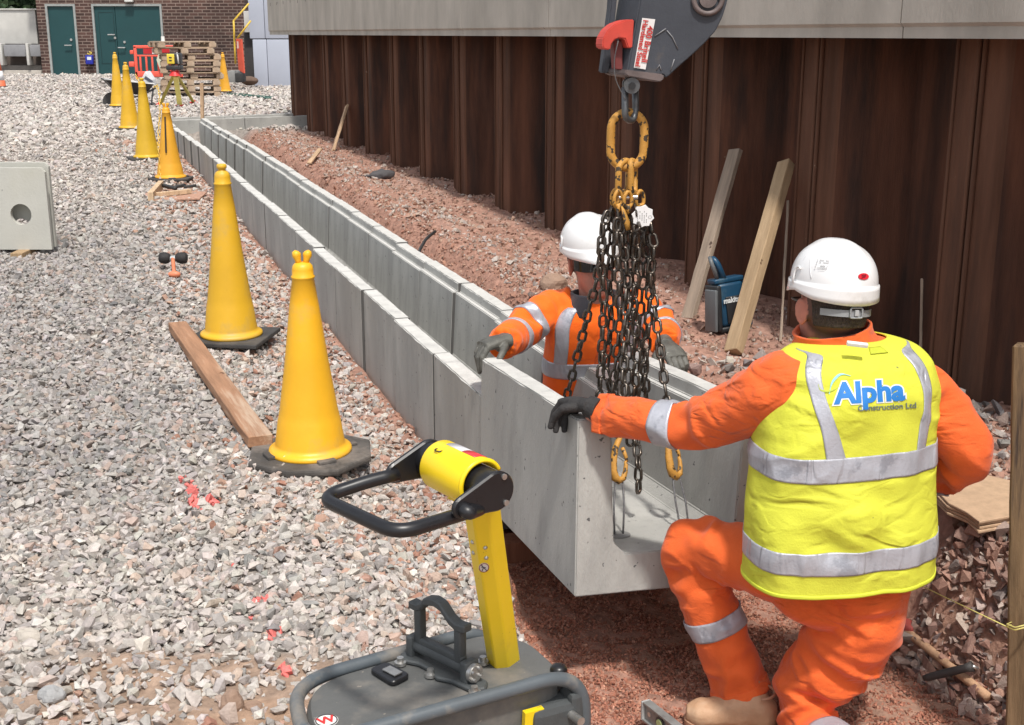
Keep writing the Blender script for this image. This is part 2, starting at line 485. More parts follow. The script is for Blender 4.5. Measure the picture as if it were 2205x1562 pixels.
build_ground()
STONE = mat('stone', (.4, .4, .4), rough=.9, attr='Col', vs=60, var=.16, bump=.5, bs=160, spec=.2)
GREYS = [(.50, .465, .435), (.43, .405, .385), (.34, .325, .315), (.56, .53, .50), (.48, .40, .35), (.48, .38, .33), (.29, .285, .28)]
def gravel():
    r = np.random.default_rng(3); Xs, Ys, Zs, Ss, Cs = [], [], [], [], []
    def zone(y0, y1, dens, smin, smax, w):
        # left of the channel, between two distances
        area_x0 = lambda y: -.43 * y - .3
        n_ = int(dens * sum(((.5 + .43 * y) + .9) * .25 for y in np.arange(y0, y1, .25)))
        Y = r.uniform(y0, y1, n_ * 2); X = r.uniform(-1, 1, n_ * 2) * (.47 * Y + .3)
        s, n = sn_of(X, Y)
        nl = np.interp(s, [-3, -1.2, -.5, 0.05, .3], [-.22, -.2, -.09, -.04, -.02])
        ok = ((n < nl - .01) | ((s > 13.75) & (Y > 17.9))) & (r.random(n_ * 2) < .62)
        ok &= inframe(X, Y, 0 * X)
        e = earth_mask(X, Y); ok &= r.random(len(X)) > e * .80
        ok &= r.random(len(X)) > .55 * sst(-.16, -.03, n) * (s > 0) * (s < 13)
        X, Y, s, n = X[ok], Y[ok], s[ok], n[ok]
        size = r.lognormal(0, .44, len(X)) * (smin + smax) / 2
        size = np.clip(size, smin * .5, smax * 1.7)
        # dusty and fine near the machine, redder by the trench, darker and blue-grey in a patch on the left
        u, v = project(X, Y, 0 * X)
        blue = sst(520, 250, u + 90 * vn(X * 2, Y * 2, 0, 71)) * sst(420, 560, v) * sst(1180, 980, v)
        red = np.clip(sst(-1.1, -.05, n + .25 * vn(X * 1.7, Y * 1.7, 0, 72)) * .9 + .8 * sst(2.9, 2.4, Y) * sst(-.3, -.9, X), 0, 1) * (s < 13.5)
        c = palette(r, len(X), GREYS, w)
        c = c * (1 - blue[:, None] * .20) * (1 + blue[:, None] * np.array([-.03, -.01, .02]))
        rr = r.random(len(X)) < red * .45
        c[rr] = palette(r, int(rr.sum()), [(.43, .28, .22), (.36, .2, .15), (.47, .36, .3)], [4, 2, 4])
        small = sst(1120, 1300, v) * sst(-.55, -.1, n) + .0
        size = size * 1.06 * (1 - .45 * small) * (1 + .35 * sst(2.9, 2.5, Y) * sst(-.2, -1.0, X))
        z = ground_z(X, Y) + size * r.uniform(-.02, .30, len(X))
        Xs.append(X); Ys.append(Y); Zs.append(z); Ss.append(size); Cs.append(c)
    w = [6, 6, 3, 3, 2.2, .7, .8]
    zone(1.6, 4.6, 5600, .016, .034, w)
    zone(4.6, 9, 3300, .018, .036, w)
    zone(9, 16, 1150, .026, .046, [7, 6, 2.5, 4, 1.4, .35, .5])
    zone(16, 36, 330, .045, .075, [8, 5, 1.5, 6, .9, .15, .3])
    X, Y, Z, S_, Cc = map(np.concatenate, (Xs, Ys, Zs, Ss, Cs))
    # survey marks sprayed pink on the stones
    PK = [(408, 1045), (418, 1058), (424, 1075), (412, 1085), (436, 1097), (455, 1082), (400, 1030), (500, 1225), (537, 1240), (557, 1292), (570, 1298), (535, 1335), (588, 1372), (596, 1382), (548, 1438), (620, 1448), (575, 1290), (590, 1362), (604, 1440)]
    u, v = project(X, Y, Z)
    for (pu, pv) in PK:
        d = np.hypot(u - pu, (v - pv) * 1.4); k = d < RNG.uniform(6, 12)
        Cc[k] = np.array([.82, .22, .20]) * RNG.uniform(.8, 1.05, (int(k.sum()), 1))
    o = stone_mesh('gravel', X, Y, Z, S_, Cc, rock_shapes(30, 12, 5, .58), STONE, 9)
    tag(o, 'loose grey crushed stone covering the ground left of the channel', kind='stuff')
    print('gravel stones', len(X))
gravel()

def plyhole(X, Y):
    u, v = project(X, Y, 0 * X + .1); return ((u > 1960) & (v > 1000) & (v < 1128)).astype(float)
def bank():
    r = np.random.default_rng(13)
    # red rubble on the trench side, pale stones on its crest, thin scatter up to the wall
    Xs, Ys, Zs, Ss, Cs = [], [], [], [], []
    def put(N, s0, s1, n0, n1, smin, smax, pal, w, lift=.25, dens=None):
        s = r.uniform(0, 1, N) ** 1.6 * (s1 - s0) + s0; n = r.uniform(n0, n1, N); X = O0.x + TT.x * s + NN.x * n; Y = O0.y + TT.y * s + NN.y * n
        ok = inframe(X, Y, 0 * X)
        if dens is not None: ok &= r.random(N) < dens(X, Y, s, n)
        X, Y, s = X[ok], Y[ok], s[ok]
        size = np.clip(r.lognormal(0, .4, len(X)) * (smin + smax) / 2, smin * .5, smax * 1.9) * (1 + .02 * np.maximum(s, 0))
        Xs.append(X); Ys.append(Y); Zs.append(ground_z(X, Y) + size * r.uniform(-.05, lift, len(X))); Ss.append(size); Cs.append(palette(r, len(X), pal, w))
    RED = [(.40, .235, .18), (.35, .195, .145), (.45, .30, .235), (.45, .37, .32), (.31, .21, .17)]
    put(10000, -.4, 13.3, .66, 1.2, .012, .030, RED, [5, 4, 3, 1.5, 1])
    put(9000, -.2, 13.3, 1.05, 1.55, .016, .038, [(.44, .35, .3), (.48, .43, .4), (.4, .24, .18)], [4, 3, 3], dens=lambda X, Y, s, n: .25 + .75 * sst(-.2, .5, fbm(X * 1.2, Y * 1.2, 0, 81)))
    put(9000, -2, 13.3, 1.4, 2.3, .014, .035, [(.4, .27, .21), (.45, .38, .34), (.3, .18, .14)], [4, 2, 3])
    # dark, coarse rubble wall of the trench beside the kneeling man
    put(7000, -2.4, .1, .95, 1.3, .024, .055, [(.36, .22, .175), (.38, .30, .26), (.28, .18, .15), (.44, .36, .32), (.22, .18, .17)], [5, 3, 4, 2, 1.5], .5, dens=lambda X, Y, s, n: 1 - plyhole(X, Y))
    put(2600, -2.4, .6, 1.2, 2.1, .03, .065, [(.38, .33, .30), (.32, .24, .21), (.46, .42, .39), (.27, .25, .24)], [3, 3, 2, 2], .5, dens=lambda X, Y, s, n: 1 - plyhole(X, Y))
    X, Y, Z, S_, Cc = map(np.concatenate, (Xs, Ys, Zs, Ss, Cs))
    o = stone_mesh('bank_rubble', X, Y, Z, S_, Cc, rock_shapes(24, 9, 15, .6), STONE, 19, tilt=.8)
    tag(o, 'reddish broken rubble on the trench side and along the foot of the steel wall', kind='stuff')
    # fine red bedding on the trench floor
    N = 60000; s = r.uniform(-2.2, .45, N); n = r.uniform(-.22, 1.12, N)
    X = O0.x + TT.x * s + NN.x * n; Y = O0.y + TT.y * s + NN.y * n; ok = inframe(X, Y, 0 * X - .3, 60, 120) & (ground_z(X, Y) < -.24)
    X, Y = X[ok], Y[ok]; size = r.uniform(.008, .018, len(X))
    Cc = palette(r, len(X), [(.46, .215, .15), (.36, .155, .105), (.55, .31, .225), (.25, .12, .09)], [5, 4, 2, 1.5], .15)
    o = stone_mesh('bedding_grit', X, Y, ground_z(X, Y) + size * .2, size, Cc, rock_shapes(12, 8, 25, .7), STONE, 29, tilt=.8)
    tag(o, 'fine red stone bedding on the trench floor', kind='stuff')
bank()

# ------------------------------------------------------------------ concrete channel
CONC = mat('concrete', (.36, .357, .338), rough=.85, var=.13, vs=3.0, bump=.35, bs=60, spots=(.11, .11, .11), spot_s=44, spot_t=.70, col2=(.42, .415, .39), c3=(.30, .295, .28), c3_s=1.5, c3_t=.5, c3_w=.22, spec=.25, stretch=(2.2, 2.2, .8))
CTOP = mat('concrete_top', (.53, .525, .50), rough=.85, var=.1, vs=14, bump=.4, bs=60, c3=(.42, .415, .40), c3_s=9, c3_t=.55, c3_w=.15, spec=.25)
CONC_L = mat('concrete_pale', (.5, .49, .46), rough=.85, var=.1, vs=2.5, bump=.3, bs=50, spots=(.25, .25, .24), spot_s=25, spot_t=.74, spec=.25)
def unit_mesh(L, W=UW, H=UH, seed=0):
    """U-shaped channel unit: x across (0..W), y along (0..L), z up"""
    tt, led, tb, fl = .070, .030, .118, .12
    prof = [(0, 0), (W, 0), (W, H), (W - tt, H), (W - tt - .004, H - .045), (W - tt - led, H - .045), (W - tb, fl + .035), (W - tb - .035, fl),
            (tb + .035, fl), (tb, fl + .035), (tt + led, H - .045), (tt + .004, H - .045), (tt, H), (0, H)]
    bm = bmesh.new(); vs = [bm.verts.new((x, 0, z)) for x, z in prof]; f = bm.faces.new(vs)
    r = bmesh.ops.extrude_face_region(bm, geom=[f])
    bmesh.ops.translate(bm, vec=(0, L, 0), verts=[g for g in r['geom'] if isinstance(g, bmesh.types.BMVert)])
    bmesh.ops.recalc_face_normals(bm, faces=bm.faces)
    bmesh.ops.bevel(bm, geom=list(bm.edges), offset=.004, segments=2, affect='EDGES')
    rr = random.Random(seed)
    # chips and unevenness along the arrises
    bmesh.ops.subdivide_edges(bm, edges=[e for e in bm.edges if e.calc_length() > .25 and abs((e.verts[0].co - e.verts[1].co).normalized().y) > .9], cuts=14)
    for v in bm.verts:
        if .02 < v.co.y < L - .02 and v.co.z > H - .01: v.co.z -= abs(rr.gauss(0, .0016)); v.co.x += rr.gauss(0, .0006)
    bm.normal_update()
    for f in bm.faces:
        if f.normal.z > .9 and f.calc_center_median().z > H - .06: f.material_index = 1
    me = bpy.data.meshes.new('unit'); bm.to_mesh(me); bm.free(); return me
ORD = ['first', 'second', 'third', 'fourth', 'fifth', 'sixth', 'seventh', 'eighth', 'ninth', 'tenth', 'eleventh', 'twelfth', 'thirteenth', 'fourteenth', 'fifteenth', 'sixteenth', 'seventeenth', 'eighteenth', 'nineteenth', 'twentieth', 'twenty-first']
PITCH_U = .662
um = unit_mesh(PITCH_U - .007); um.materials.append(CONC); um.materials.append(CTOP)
def seal_mesh():
    tt, tb, fl, i_ = .070, .118, .12, .0012
    pr = [(i_, i_), (UW - i_, i_), (UW - i_, UH - i_), (UW - tt + i_, UH - i_), (UW - tt + i_, UH - .05), (UW - tt - .03 + i_, UH - .05), (UW - tb + i_, fl), (UW - tb - .02, fl - i_), (tb + .02, fl - i_), (tb - i_, fl), (tt + .03 - i_, UH - .05), (tt - i_, UH - .05), (tt - i_, UH - i_), (i_, UH - i_)]
    mb = MB(); mb.prism(pr, 0, .008, basis((1, 0, 0), (0, 0, 1), (0, -1, 0), (0, 0, 0))); return mesh_np('joint_seal', mb.V, mb.F)
sm_ = seal_mesh(); sm_.materials.append(mat('joint_seal', (.085, .082, .078), rough=.95))
yaw = math.atan2(-TT.x, TT.y)
first = None
for k in range(21):
    s = -.02 + k * PITCH_U
    bend = -.0 if s < 8 else -.010 * (s - 8) ** 1.3
    p = SN(s, random.gauss(0, .0045) + bend, float(top_z(s)) - UH + random.gauss(0, .003))
    if first is None:
        o = bpy.data.objects.new('channel_unit', um); COL.objects.link(o); first = o
    else:
        o = first.copy(); COL.objects.link(o)
        if k % 3: pass
    js = bpy.data.objects.new('joint_seal', sm_); COL.objects.link(js); js.parent = o; js.location = (0, .001, 0)
    o.location = p; o.rotation_euler = (math.radians(random.gauss(0, .05)) + .005, 0, yaw + random.gauss(0, .0012))
    tag(o, 'laid grey concrete channel unit, %s in the row counting away from the hoisted one' % ORD[k], 'channel unit', 'concrete channel units laid end to end')
# cross channel at the far end
a = P(374, 257, 17.55); b_ = P(630, 250, 18.4); dcr = (b_ - a).to_2d().normalized()
um2 = unit_mesh(1.02, seed=3); um2.materials.append(CONC); um2.materials.append(CTOP)
for k, lab in enumerate(['left end unit', 'unit right of the row end', 'unit near the wall end', 'unit under the wall end']):
    o = bpy.data.objects.new('cross_channel_unit', um2) if k == 0 else o.copy(); COL.objects.link(o)
    p = a.to_2d() + dcr * (1.03 * k - .02)
    # profile x axis (width) must run away from the viewer, length along the row
    o.location = (p.x, p.y, .335 - UH); o.rotation_euler = (0, 0, math.atan2(dcr.y, dcr.x) - math.pi / 2)
    o.location = o.location + Vector((-dcr.y, dcr.x, 0)) * UW
    tag(o, 'far cross channel of concrete, ' + lab, 'channel unit', 'far cross channel units')

# hoisted unit
c0 = P(1245, 904, 3.40); c1 = P(1036, 771, 4.42)
b0 = P(1245, 1273, 3.40)
U_Y = (c1 - c0).normalized()
U_Xr = (P(1428, 1252, 3.49) - P(1245, 1273, 3.40))
U_Xr = (U_Xr - U_Y * U_Xr.dot(U_Y)).normalized()
U_Z = U_Xr.cross(U_Y).normalized()
UL = (c1 - c0).length
HH = (c0 - b0).length
org = c0 - U_Z * HH
ume = unit_mesh(UL, UW + .03, HH, seed=9)
hoist_root = empty('hoisted_channel_unit', org, 'grey concrete channel unit hanging from the chains, gripped by both workers', 'channel unit')
HU = basis(U_Xr, U_Y, U_Z, org)
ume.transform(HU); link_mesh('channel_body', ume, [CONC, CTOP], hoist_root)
def HL(x, y, z): return HU @ Vector((x, y, z))
FZ = .121
# recesses for the lifting loops: dark steel cups with wire loops
WIRE = mat('wire_rope', (.3, .3, .31), rough=.45, metal=.8, var=.3, vs=120)
loops = {'near left': PZ(1357, 1138, .1), 'near right': P(1482, 1112, 3.72)}
LP = []
UWp = UW + .03
for (fx, fy) in ((.2, .17), (UWp - .2, .17), (.2, UL - .2), (UWp - .2, UL - .2)): LP.append(HL(fx, fy, FZ))
tops = []
for i, p in enumerate(LP):
    mb = MB(); mb.cyl(p - U_Z * .0, p + U_Z * .0025, .036, n=24); mb.build('lifting_recess', mat('recess', (.2, .2, .195), rough=.9), hoist_root)
    cen = LP[0] * .25 + LP[1] * .25 + LP[2] * .25 + LP[3] * .25
    tp = p + U_Z * .165 + (cen - p) * .13
    tops.append(tp)
    mb = MB(); q = [p + U_Xr * .014, p.lerp(tp, .5) + U_Xr * .017, tp + U_Xr * .012 - U_Z * .01, tp, tp - U_Xr * .012 - U_Z * .01, p.lerp(tp, .5) - U_Xr * .017, p - U_Xr * .014]
    mb.tube(round_path(q, .012, 4), .0033, 8); mb.build('lifting_loop', WIRE, hoist_root)
# timber block and offcut under the laid end
WOOD_R = mat('wood_red', (.3, .13, .075), rough=.8, var=.25, vs=3, stretch=(14, 14, 1.5), bump=.3, bs=30)
mb = MB(); q = SN(-.1, .12, -.29); mb.box(q, (.22, .1, .08), Matrix.Rotation(yaw, 4, 'Z'), .004)
tag(mb.build('timber_block', WOOD_R), 'short red brown timber block on the bedding under the last laid unit', 'timber')
# ------------------------------------------------------------------ steel sheet pile wall
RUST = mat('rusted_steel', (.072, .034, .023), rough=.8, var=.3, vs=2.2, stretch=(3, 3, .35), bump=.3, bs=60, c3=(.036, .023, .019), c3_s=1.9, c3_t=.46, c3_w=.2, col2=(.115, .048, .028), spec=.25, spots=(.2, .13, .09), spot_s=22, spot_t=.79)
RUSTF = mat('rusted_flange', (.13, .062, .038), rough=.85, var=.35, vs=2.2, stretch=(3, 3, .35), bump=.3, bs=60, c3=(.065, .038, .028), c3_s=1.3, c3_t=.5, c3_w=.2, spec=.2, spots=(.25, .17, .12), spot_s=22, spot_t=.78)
RUST2 = mat('rusted_clutch', (.12, .06, .038), rough=.85, var=.35, vs=2.5, stretch=(4, 4, .3), bump=.4, bs=80, spec=.2, spots=(.25, .17, .12), spot_s=20, spot_t=.76)
WA = Vector((1.974, 4.92)); WB = Vector((-3.29, 19.1)); WD = (WA - WB).normalized(); WN = Vector((-WD.y, WD.x))  # WD towards the viewer
if WN.dot(NN) > 0: WN = -WN                                                   # WN points at the trench
MODL = 1.131
wall = empty('sheet_pile_wall', (*WB, 0), 'long wall of rusty brown steel sheet piles under the concrete beam', 'retaining wall')
def WP(w, n, z): p = WB + WD * w + WN * n; return Vector((p.x, p.y, z))
ZT = 1.62
for k in range(17):
    w0 = k * MODL
    fl, wb, dp, th = .33, .2, .33, .012
    pts = [(0, 0), (fl, 0), (fl + wb, -dp), (MODL - wb, -dp), (MODL, 0)]
    if k == 0: pts = [(-.13, -dp * .6)] + pts
    q = round_path([Vector((a, b, 0)) for a, b in pts], .03, 3)
    front = [(p.x, p.y) for p in q]
    N_ = len(front); nr = []
    for i in range(N_):
        a = Vector(front[max(i - 1, 0)]); b = Vector(front[min(i + 1, N_ - 1)]); d = (b - a).normalized(); nr.append(Vector((-d.y, d.x)))
    sg = -1
    back = [(front[i][0] - nr[i].x * th, front[i][1] - nr[i].y * th) for i in range(N_)]
    V = []; F = []
    for z in (-.6, ZT):
        for a, b in front + back: V.append(WP(w0 + a, b, z))
    M_ = 2 * N_
    for i in range(N_ - 1):
        F.append((i, i + 1, M_ + i + 1, M_ + i)); F.append((N_ + i + 1, N_ + i, M_ + N_ + i, M_ + N_ + i + 1)); F.append((M_ + i, M_ + i + 1, M_ + N_ + i + 1, M_ + N_ + i))
    F.append((0, M_, M_ + N_, N_)); F.append((N_ - 1, 2 * N_ - 1, M_ + 2 * N_ - 1, M_ + N_ - 1))
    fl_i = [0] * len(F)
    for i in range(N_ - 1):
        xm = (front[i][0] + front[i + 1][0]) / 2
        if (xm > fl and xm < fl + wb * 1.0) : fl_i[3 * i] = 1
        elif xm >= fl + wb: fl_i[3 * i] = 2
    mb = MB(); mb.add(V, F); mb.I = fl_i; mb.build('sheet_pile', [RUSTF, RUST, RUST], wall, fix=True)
    mb = MB()
    for off in (.15, .185): mb.cyl(WP(w0 + off, .008, -.6), WP(w0 + off, .008, ZT - .01), .011, n=8)
    mb.cyl(WP(w0 + .02, .004, -.6), WP(w0 + .02, .004, ZT - .01), .007, n=8)
    mb.build('clutch', RUST2, wall)

# concrete capping beam, cast in panels
CAPM = mat('beam_concrete', (.42, .385, .335), rough=.9, var=.1, vs=1.6, bump=.25, bs=30, col2=(.47, .43, .375), stretch=(2, 2, .7), c3=(.33, .305, .27), c3_s=.9, c3_t=.55, c3_w=.2, spec=.2, spots=(.16, .15, .14), spot_s=9, spot_t=.75)
cap = empty('capping_beam', (*WB, 1.5), 'long pale concrete capping beam on top of the steel sheet piles', 'concrete beam')
zf, zn = 1.6 - 19.3 * .0063 - .015, 1.552
def capz(w): return lerp(zf, zn, (w + .6) / 15.8)
mb = MB(); e = -.5
joints = [-.47, 1.1]
while joints[-1] < 19: joints.append(joints[-1] + 1.93)
for a, b in zip(joints, joints[1:]):
    a1, b1 = a + .005, b - .003
    pr = [(.20, 0), (.20, .045), (.215, .06), (.215, 2.4), (-.9, 2.4), (-.9, 0)]
    V = [WP(w, n, capz(w) + z) for w in (a1, b1) for n, z in pr]
    K = len(pr); F = [(i, (i + 1) % K, K + (i + 1) % K, K + i) for i in range(K)] + [tuple(range(K))[::-1], tuple(range(K, 2 * K))]
    mb.add(V, F)
mb.build('cast_panels', CAPM, cap, fix=True)
mb = MB()   # formwork tie marks left as short dark slots on the face
for k in range(34):
    w = -.2 + k * .52; z = capz(w) + .43 + .02 * random.random()
    mb.box(WP(w, .2155, z), (.012, .004, .045), Matrix.Rotation(math.atan2(WD.y, WD.x), 4, 'Z'))
mb.build('formwork_marks', mat('form_mark', (.07, .065, .06), rough=.95), cap)

# ------------------------------------------------------------------ brick building
def brick_mat():
    m = bpy.data.materials.new('brickwork'); m.use_nodes = True; n = m.node_tree.nodes; l = m.node_tree.links; b = n['Principled BSDF']
    tc = n.new('ShaderNodeTexCoord'); sp = n.new('ShaderNodeSeparateXYZ'); cb = n.new('ShaderNodeCombineXYZ'); ad = n.new('ShaderNodeMath')
    l.new(tc.outputs['Object'], sp.inputs[0]); l.new(sp.outputs[0], ad.inputs[0]); l.new(sp.outputs[1], ad.inputs[1]); l.new(ad.outputs[0], cb.inputs[0]); l.new(sp.outputs[2], cb.inputs[1])
    t = n.new('ShaderNodeTexBrick'); l.new(cb.outputs[0], t.inputs['Vector'])
    t.inputs['Scale'].default_value = 1; t.inputs['Brick Width'].default_value = .235; t.inputs['Row Height'].default_value = .083; t.inputs['Mortar Size'].default_value = .011
    t.inputs['Color1'].default_value = (.050, .028, .024, 1); t.inputs['Color2'].default_value = (.105, .055, .045, 1); t.inputs['Mortar'].default_value = (.23, .175, .15, 1)
    t.inputs['Bias'].default_value = -.1; t.offset = .5
    nz = n.new('ShaderNodeTexNoise'); nz.inputs['Scale'].default_value = 1.2; l.new(tc.outputs['Object'], nz.inputs['Vector'])
    mx = n.new('ShaderNodeMix'); mx.data_type = 'RGBA'; mx.blend_type = 'MULTIPLY'; mx.inputs[0].default_value = .5
    l.new(t.outputs['Color'], mx.inputs[6]); l.new(nz.outputs['Color'], mx.inputs[7]); 
    r = n.new('ShaderNodeValToRGB'); l.new(nz.outputs['Fac'], r.inputs[0]); r.color_ramp.elements[0].color = (.6, .6, .6, 1); r.color_ramp.elements[1].color = (1.3, 1.25, 1.2, 1); r.color_ramp.elements[0].position = .3; r.color_ramp.elements[1].position = .7
    l.new(r.outputs[0], mx.inputs[7]); mx.inputs[0].default_value = 1
    l.new(mx.outputs[2], b.inputs['Base Color']); b.inputs['Roughness'].default_value = .9
    bp = n.new('ShaderNodeBump'); bp.inputs['Distance'].default_value = .008; l.new(t.outputs['Fac'], bp.inputs['Height']); bp.invert = True; l.new(bp.outputs[0], b.inputs['Normal'])
    return m
BRICK = brick_mat()
YB = 35.0
def bx(u, v=100, Y=YB): return P(u, v, Y).x
def bz(v, Y=YB): return P(300, v, Y).z
bld = empty('brick_building', (bx(300), YB, .1), 'dark brown brick building with teal steel doors beyond the gravel', 'building')
Z0, Z1 = .0, 3.3
x0, x1 = bx(86, 100), bx(529, 90)
d1a, d1b = bx(104, 88), bx(168, 88); d2a, d2b = bx(203, 88), bx(353, 88)
zt = bz(9); z_s = bz(170)
mb = MB()
def wallseg(a, b, z0, z1): mb.box(((a + b) / 2, YB + .15, (z0 + z1) / 2), (b - a, .3, z1 - z0))
wallseg(x0, d1a, Z0, Z1); wallseg(d1b, d2a, Z0, Z1); wallseg(d2b, x1, Z0, Z1); wallseg(d1a, d1b, zt, Z1); wallseg(d2a, d2b, zt, Z1)
wallseg(d1a, d1b, Z0, z_s); wallseg(d2a, d2b, Z0, z_s)
mb.box((x0 + .15, YB + 3.3, Z1 / 2), (.3, 6, Z1)); mb.box((x1 - .15, YB + 3.3, Z1 / 2), (.3, 6, Z1)); mb.box(((x0 + x1) / 2, YB + 6.15, Z1 / 2), (x1 - x0 - .6, .3, Z1))
mb.build('wall', BRICK, bld)
mb = MB(); mb.box(((x0 + x1) / 2, YB + 3.1, Z1 + .1), (x1 - x0 + .5, 6.9, .2)); mb.build('roof', mat('roof_felt', (.12, .12, .12)), bld)
TEAL = mat('teal_paint', (.013, .058, .062), rough=.5, var=.06, vs=2, spec=.4)
FRM = mat('frame_grey', (.3, .32, .31), rough=.6)
STEEL = mat('bright_steel', (.62, .62, .6), rough=.3, metal=.9, var=.1)
def door(a, b, mid=None, panel=None):
    fw = .055
    m1 = MB(); m1.box(((a + b) / 2, YB + .01, zt - fw / 2), (b - a, .07, fw)); m1.box((a + fw / 2, YB + .01, (zt - fw + z_s) / 2), (fw, .07, zt - fw - z_s)); m1.box((b - fw / 2, YB + .01, (zt - fw + z_s) / 2), (fw, .07, zt - fw - z_s))
    m1.build('door_frame', FRM, bld)
    leaves = [(a + fw, b - fw)] if mid is None else [(a + fw, mid), (mid + .006, b - fw)]
    out = []
    for la, lb in leaves:
        m2 = MB(); m2.box(((la + lb) / 2, YB + .05, (zt - fw + z_s) / 2), (lb - la - .006, .05, zt - fw - z_s - .01), bev=.004); out.append(m2.build('door', TEAL, bld))
    return out
def handle(leaf, u, v):
    p = P(u, v, YB - .01); m_ = MB(); m_.cyl(p + Vector((.05, .03, 0)), p + Vector((.05, -.04, 0)), .012, n=10); m_.box(p + Vector((-.03, -.045, 0)), (.2, .022, .03), bev=.008); m_.build('handle', STEEL, leaf)
def escut(leaf, u, v):
    p = P(u, v, YB + .0); m_ = MB(); m_.cyl(p, p + Vector((0, .03, 0)), .033, n=14); m_.build('lock', STEEL, leaf)
l1, = door(d1a, d1b); handle(l1, 150, 98); escut(l1, 153, 86)
l2, l3 = door(d2a, d2b, bx(251.5, 88)); handle(l2, 243, 75); escut(l2, 247.5, 82); handle(l3, 265, 103); escut(l3, 268, 91)
mb = MB(); pa, pb = bx(215, 80), bx(247, 80)
for (c, sz) in (((pa, (bz(27) + bz(137)) / 2), (.012, bz(27) - bz(137))), ((pb, (bz(27) + bz(137)) / 2), (.012, bz(27) - bz(137))), (((pa + pb) / 2, bz(27)), (pb - pa, .012)), (((pa + pb) / 2, bz(137)), (pb - pa, .012))):
    mb.box((c[0], YB + .022, c[1]), (sz[0], .008, sz[1]))
mb.build('inset_panel', mat('teal_dark', (.006, .03, .033), rough=.6), l2)
mb = MB(); p = P(278, 1, YB - .08); mb.box(p, (.22, .16, .1), bev=.02); mb.build('bulkhead_light', mat('lamp_glass', (.7, .7, .66), rough=.3), bld)
mb = MB(); p = P(193, 129, YB - .07); mb.box(p, (.2, .12, .24), bev=.02); bb = mb.build('wall_box', mat('blue_box', (.02, .03, .33), rough=.4)); tag(bb, 'small blue box fixed to the brickwork between the two teal doorways', 'box')
tb = MB(); tb.box(P(192, 126, YB - .134), (.11, .006, .08)); tb.build('label_plate', mat('white_label', (.7, .75, .8)), bb)
tb = MB(); tb.tube(round_path([P(188, 115, YB - .06), P(191, 117.5, YB - .06), P(196, 117, YB - .06), P(197.5, 114, YB - .06), P(192, 112, YB - .06)], .04, 4), .014, 8); tb.build('yellow_hook', mat('yellow_hook', (.6, .45, .08)), bb)

# concrete structure left of the building
cs = empty('concrete_structure', (bx(40), 36, .1), 'pale concrete wall with a grey gutter shelf left of the brick building', 'concrete wall')
YC = 35.6
def cbox(u0, v0, u1, v1, Y, dep, m, name, par=cs, bev=.01):
    a = P(u0, v0, Y); b = P(u1, v1, Y); mb = MB()
    mb.box(((a.x + b.x) / 2, Y + dep / 2, (a.z + b.z) / 2), (abs(b.x - a.x), dep, abs(a.z - b.z)), bev=bev); return mb.build(name, m, par)
cbox(-160, 21, 82, 95, YC, .5, CONC_L, 'wall_slab'); cbox(-160, 19, 84, 21.6, YC - .04, .6, mat('coping', (.6, .59, .55)), 'coping')
GUT = mat('gutter_grey', (.24, .24, .25), rough=.8)
cbox(7, 97, 56, 122, YC - .5, .5, GUT, 'gutter'); cbox(63, 97, 88, 122, YC - .5, .5, GUT, 'gutter'); cbox(-120, 97, -2, 122, YC - .5, .5, GUT, 'gutter')
cbox(54, 94, 64, 141, YC - .55, .3, CONC_L, 'bracket'); cbox(-5, 94, 7, 141, YC - .55, .3, CONC_L, 'bracket')
cbox(-160, 95.2, 90, 142, YC + .02, .4, mat('recess_wall', (.16, .13, .115), rough=.9), 'back_wall'); cbox(-160, 141, 90, 152, YC - .25, .7, mat('ledge_grey', (.2, .185, .17), rough=.9), 'ledge')
cbox(-160, 152, 92, 190, YC - .45, .9, mat('plinth', (.42, .385, .34), rough=.9), 'plinth')

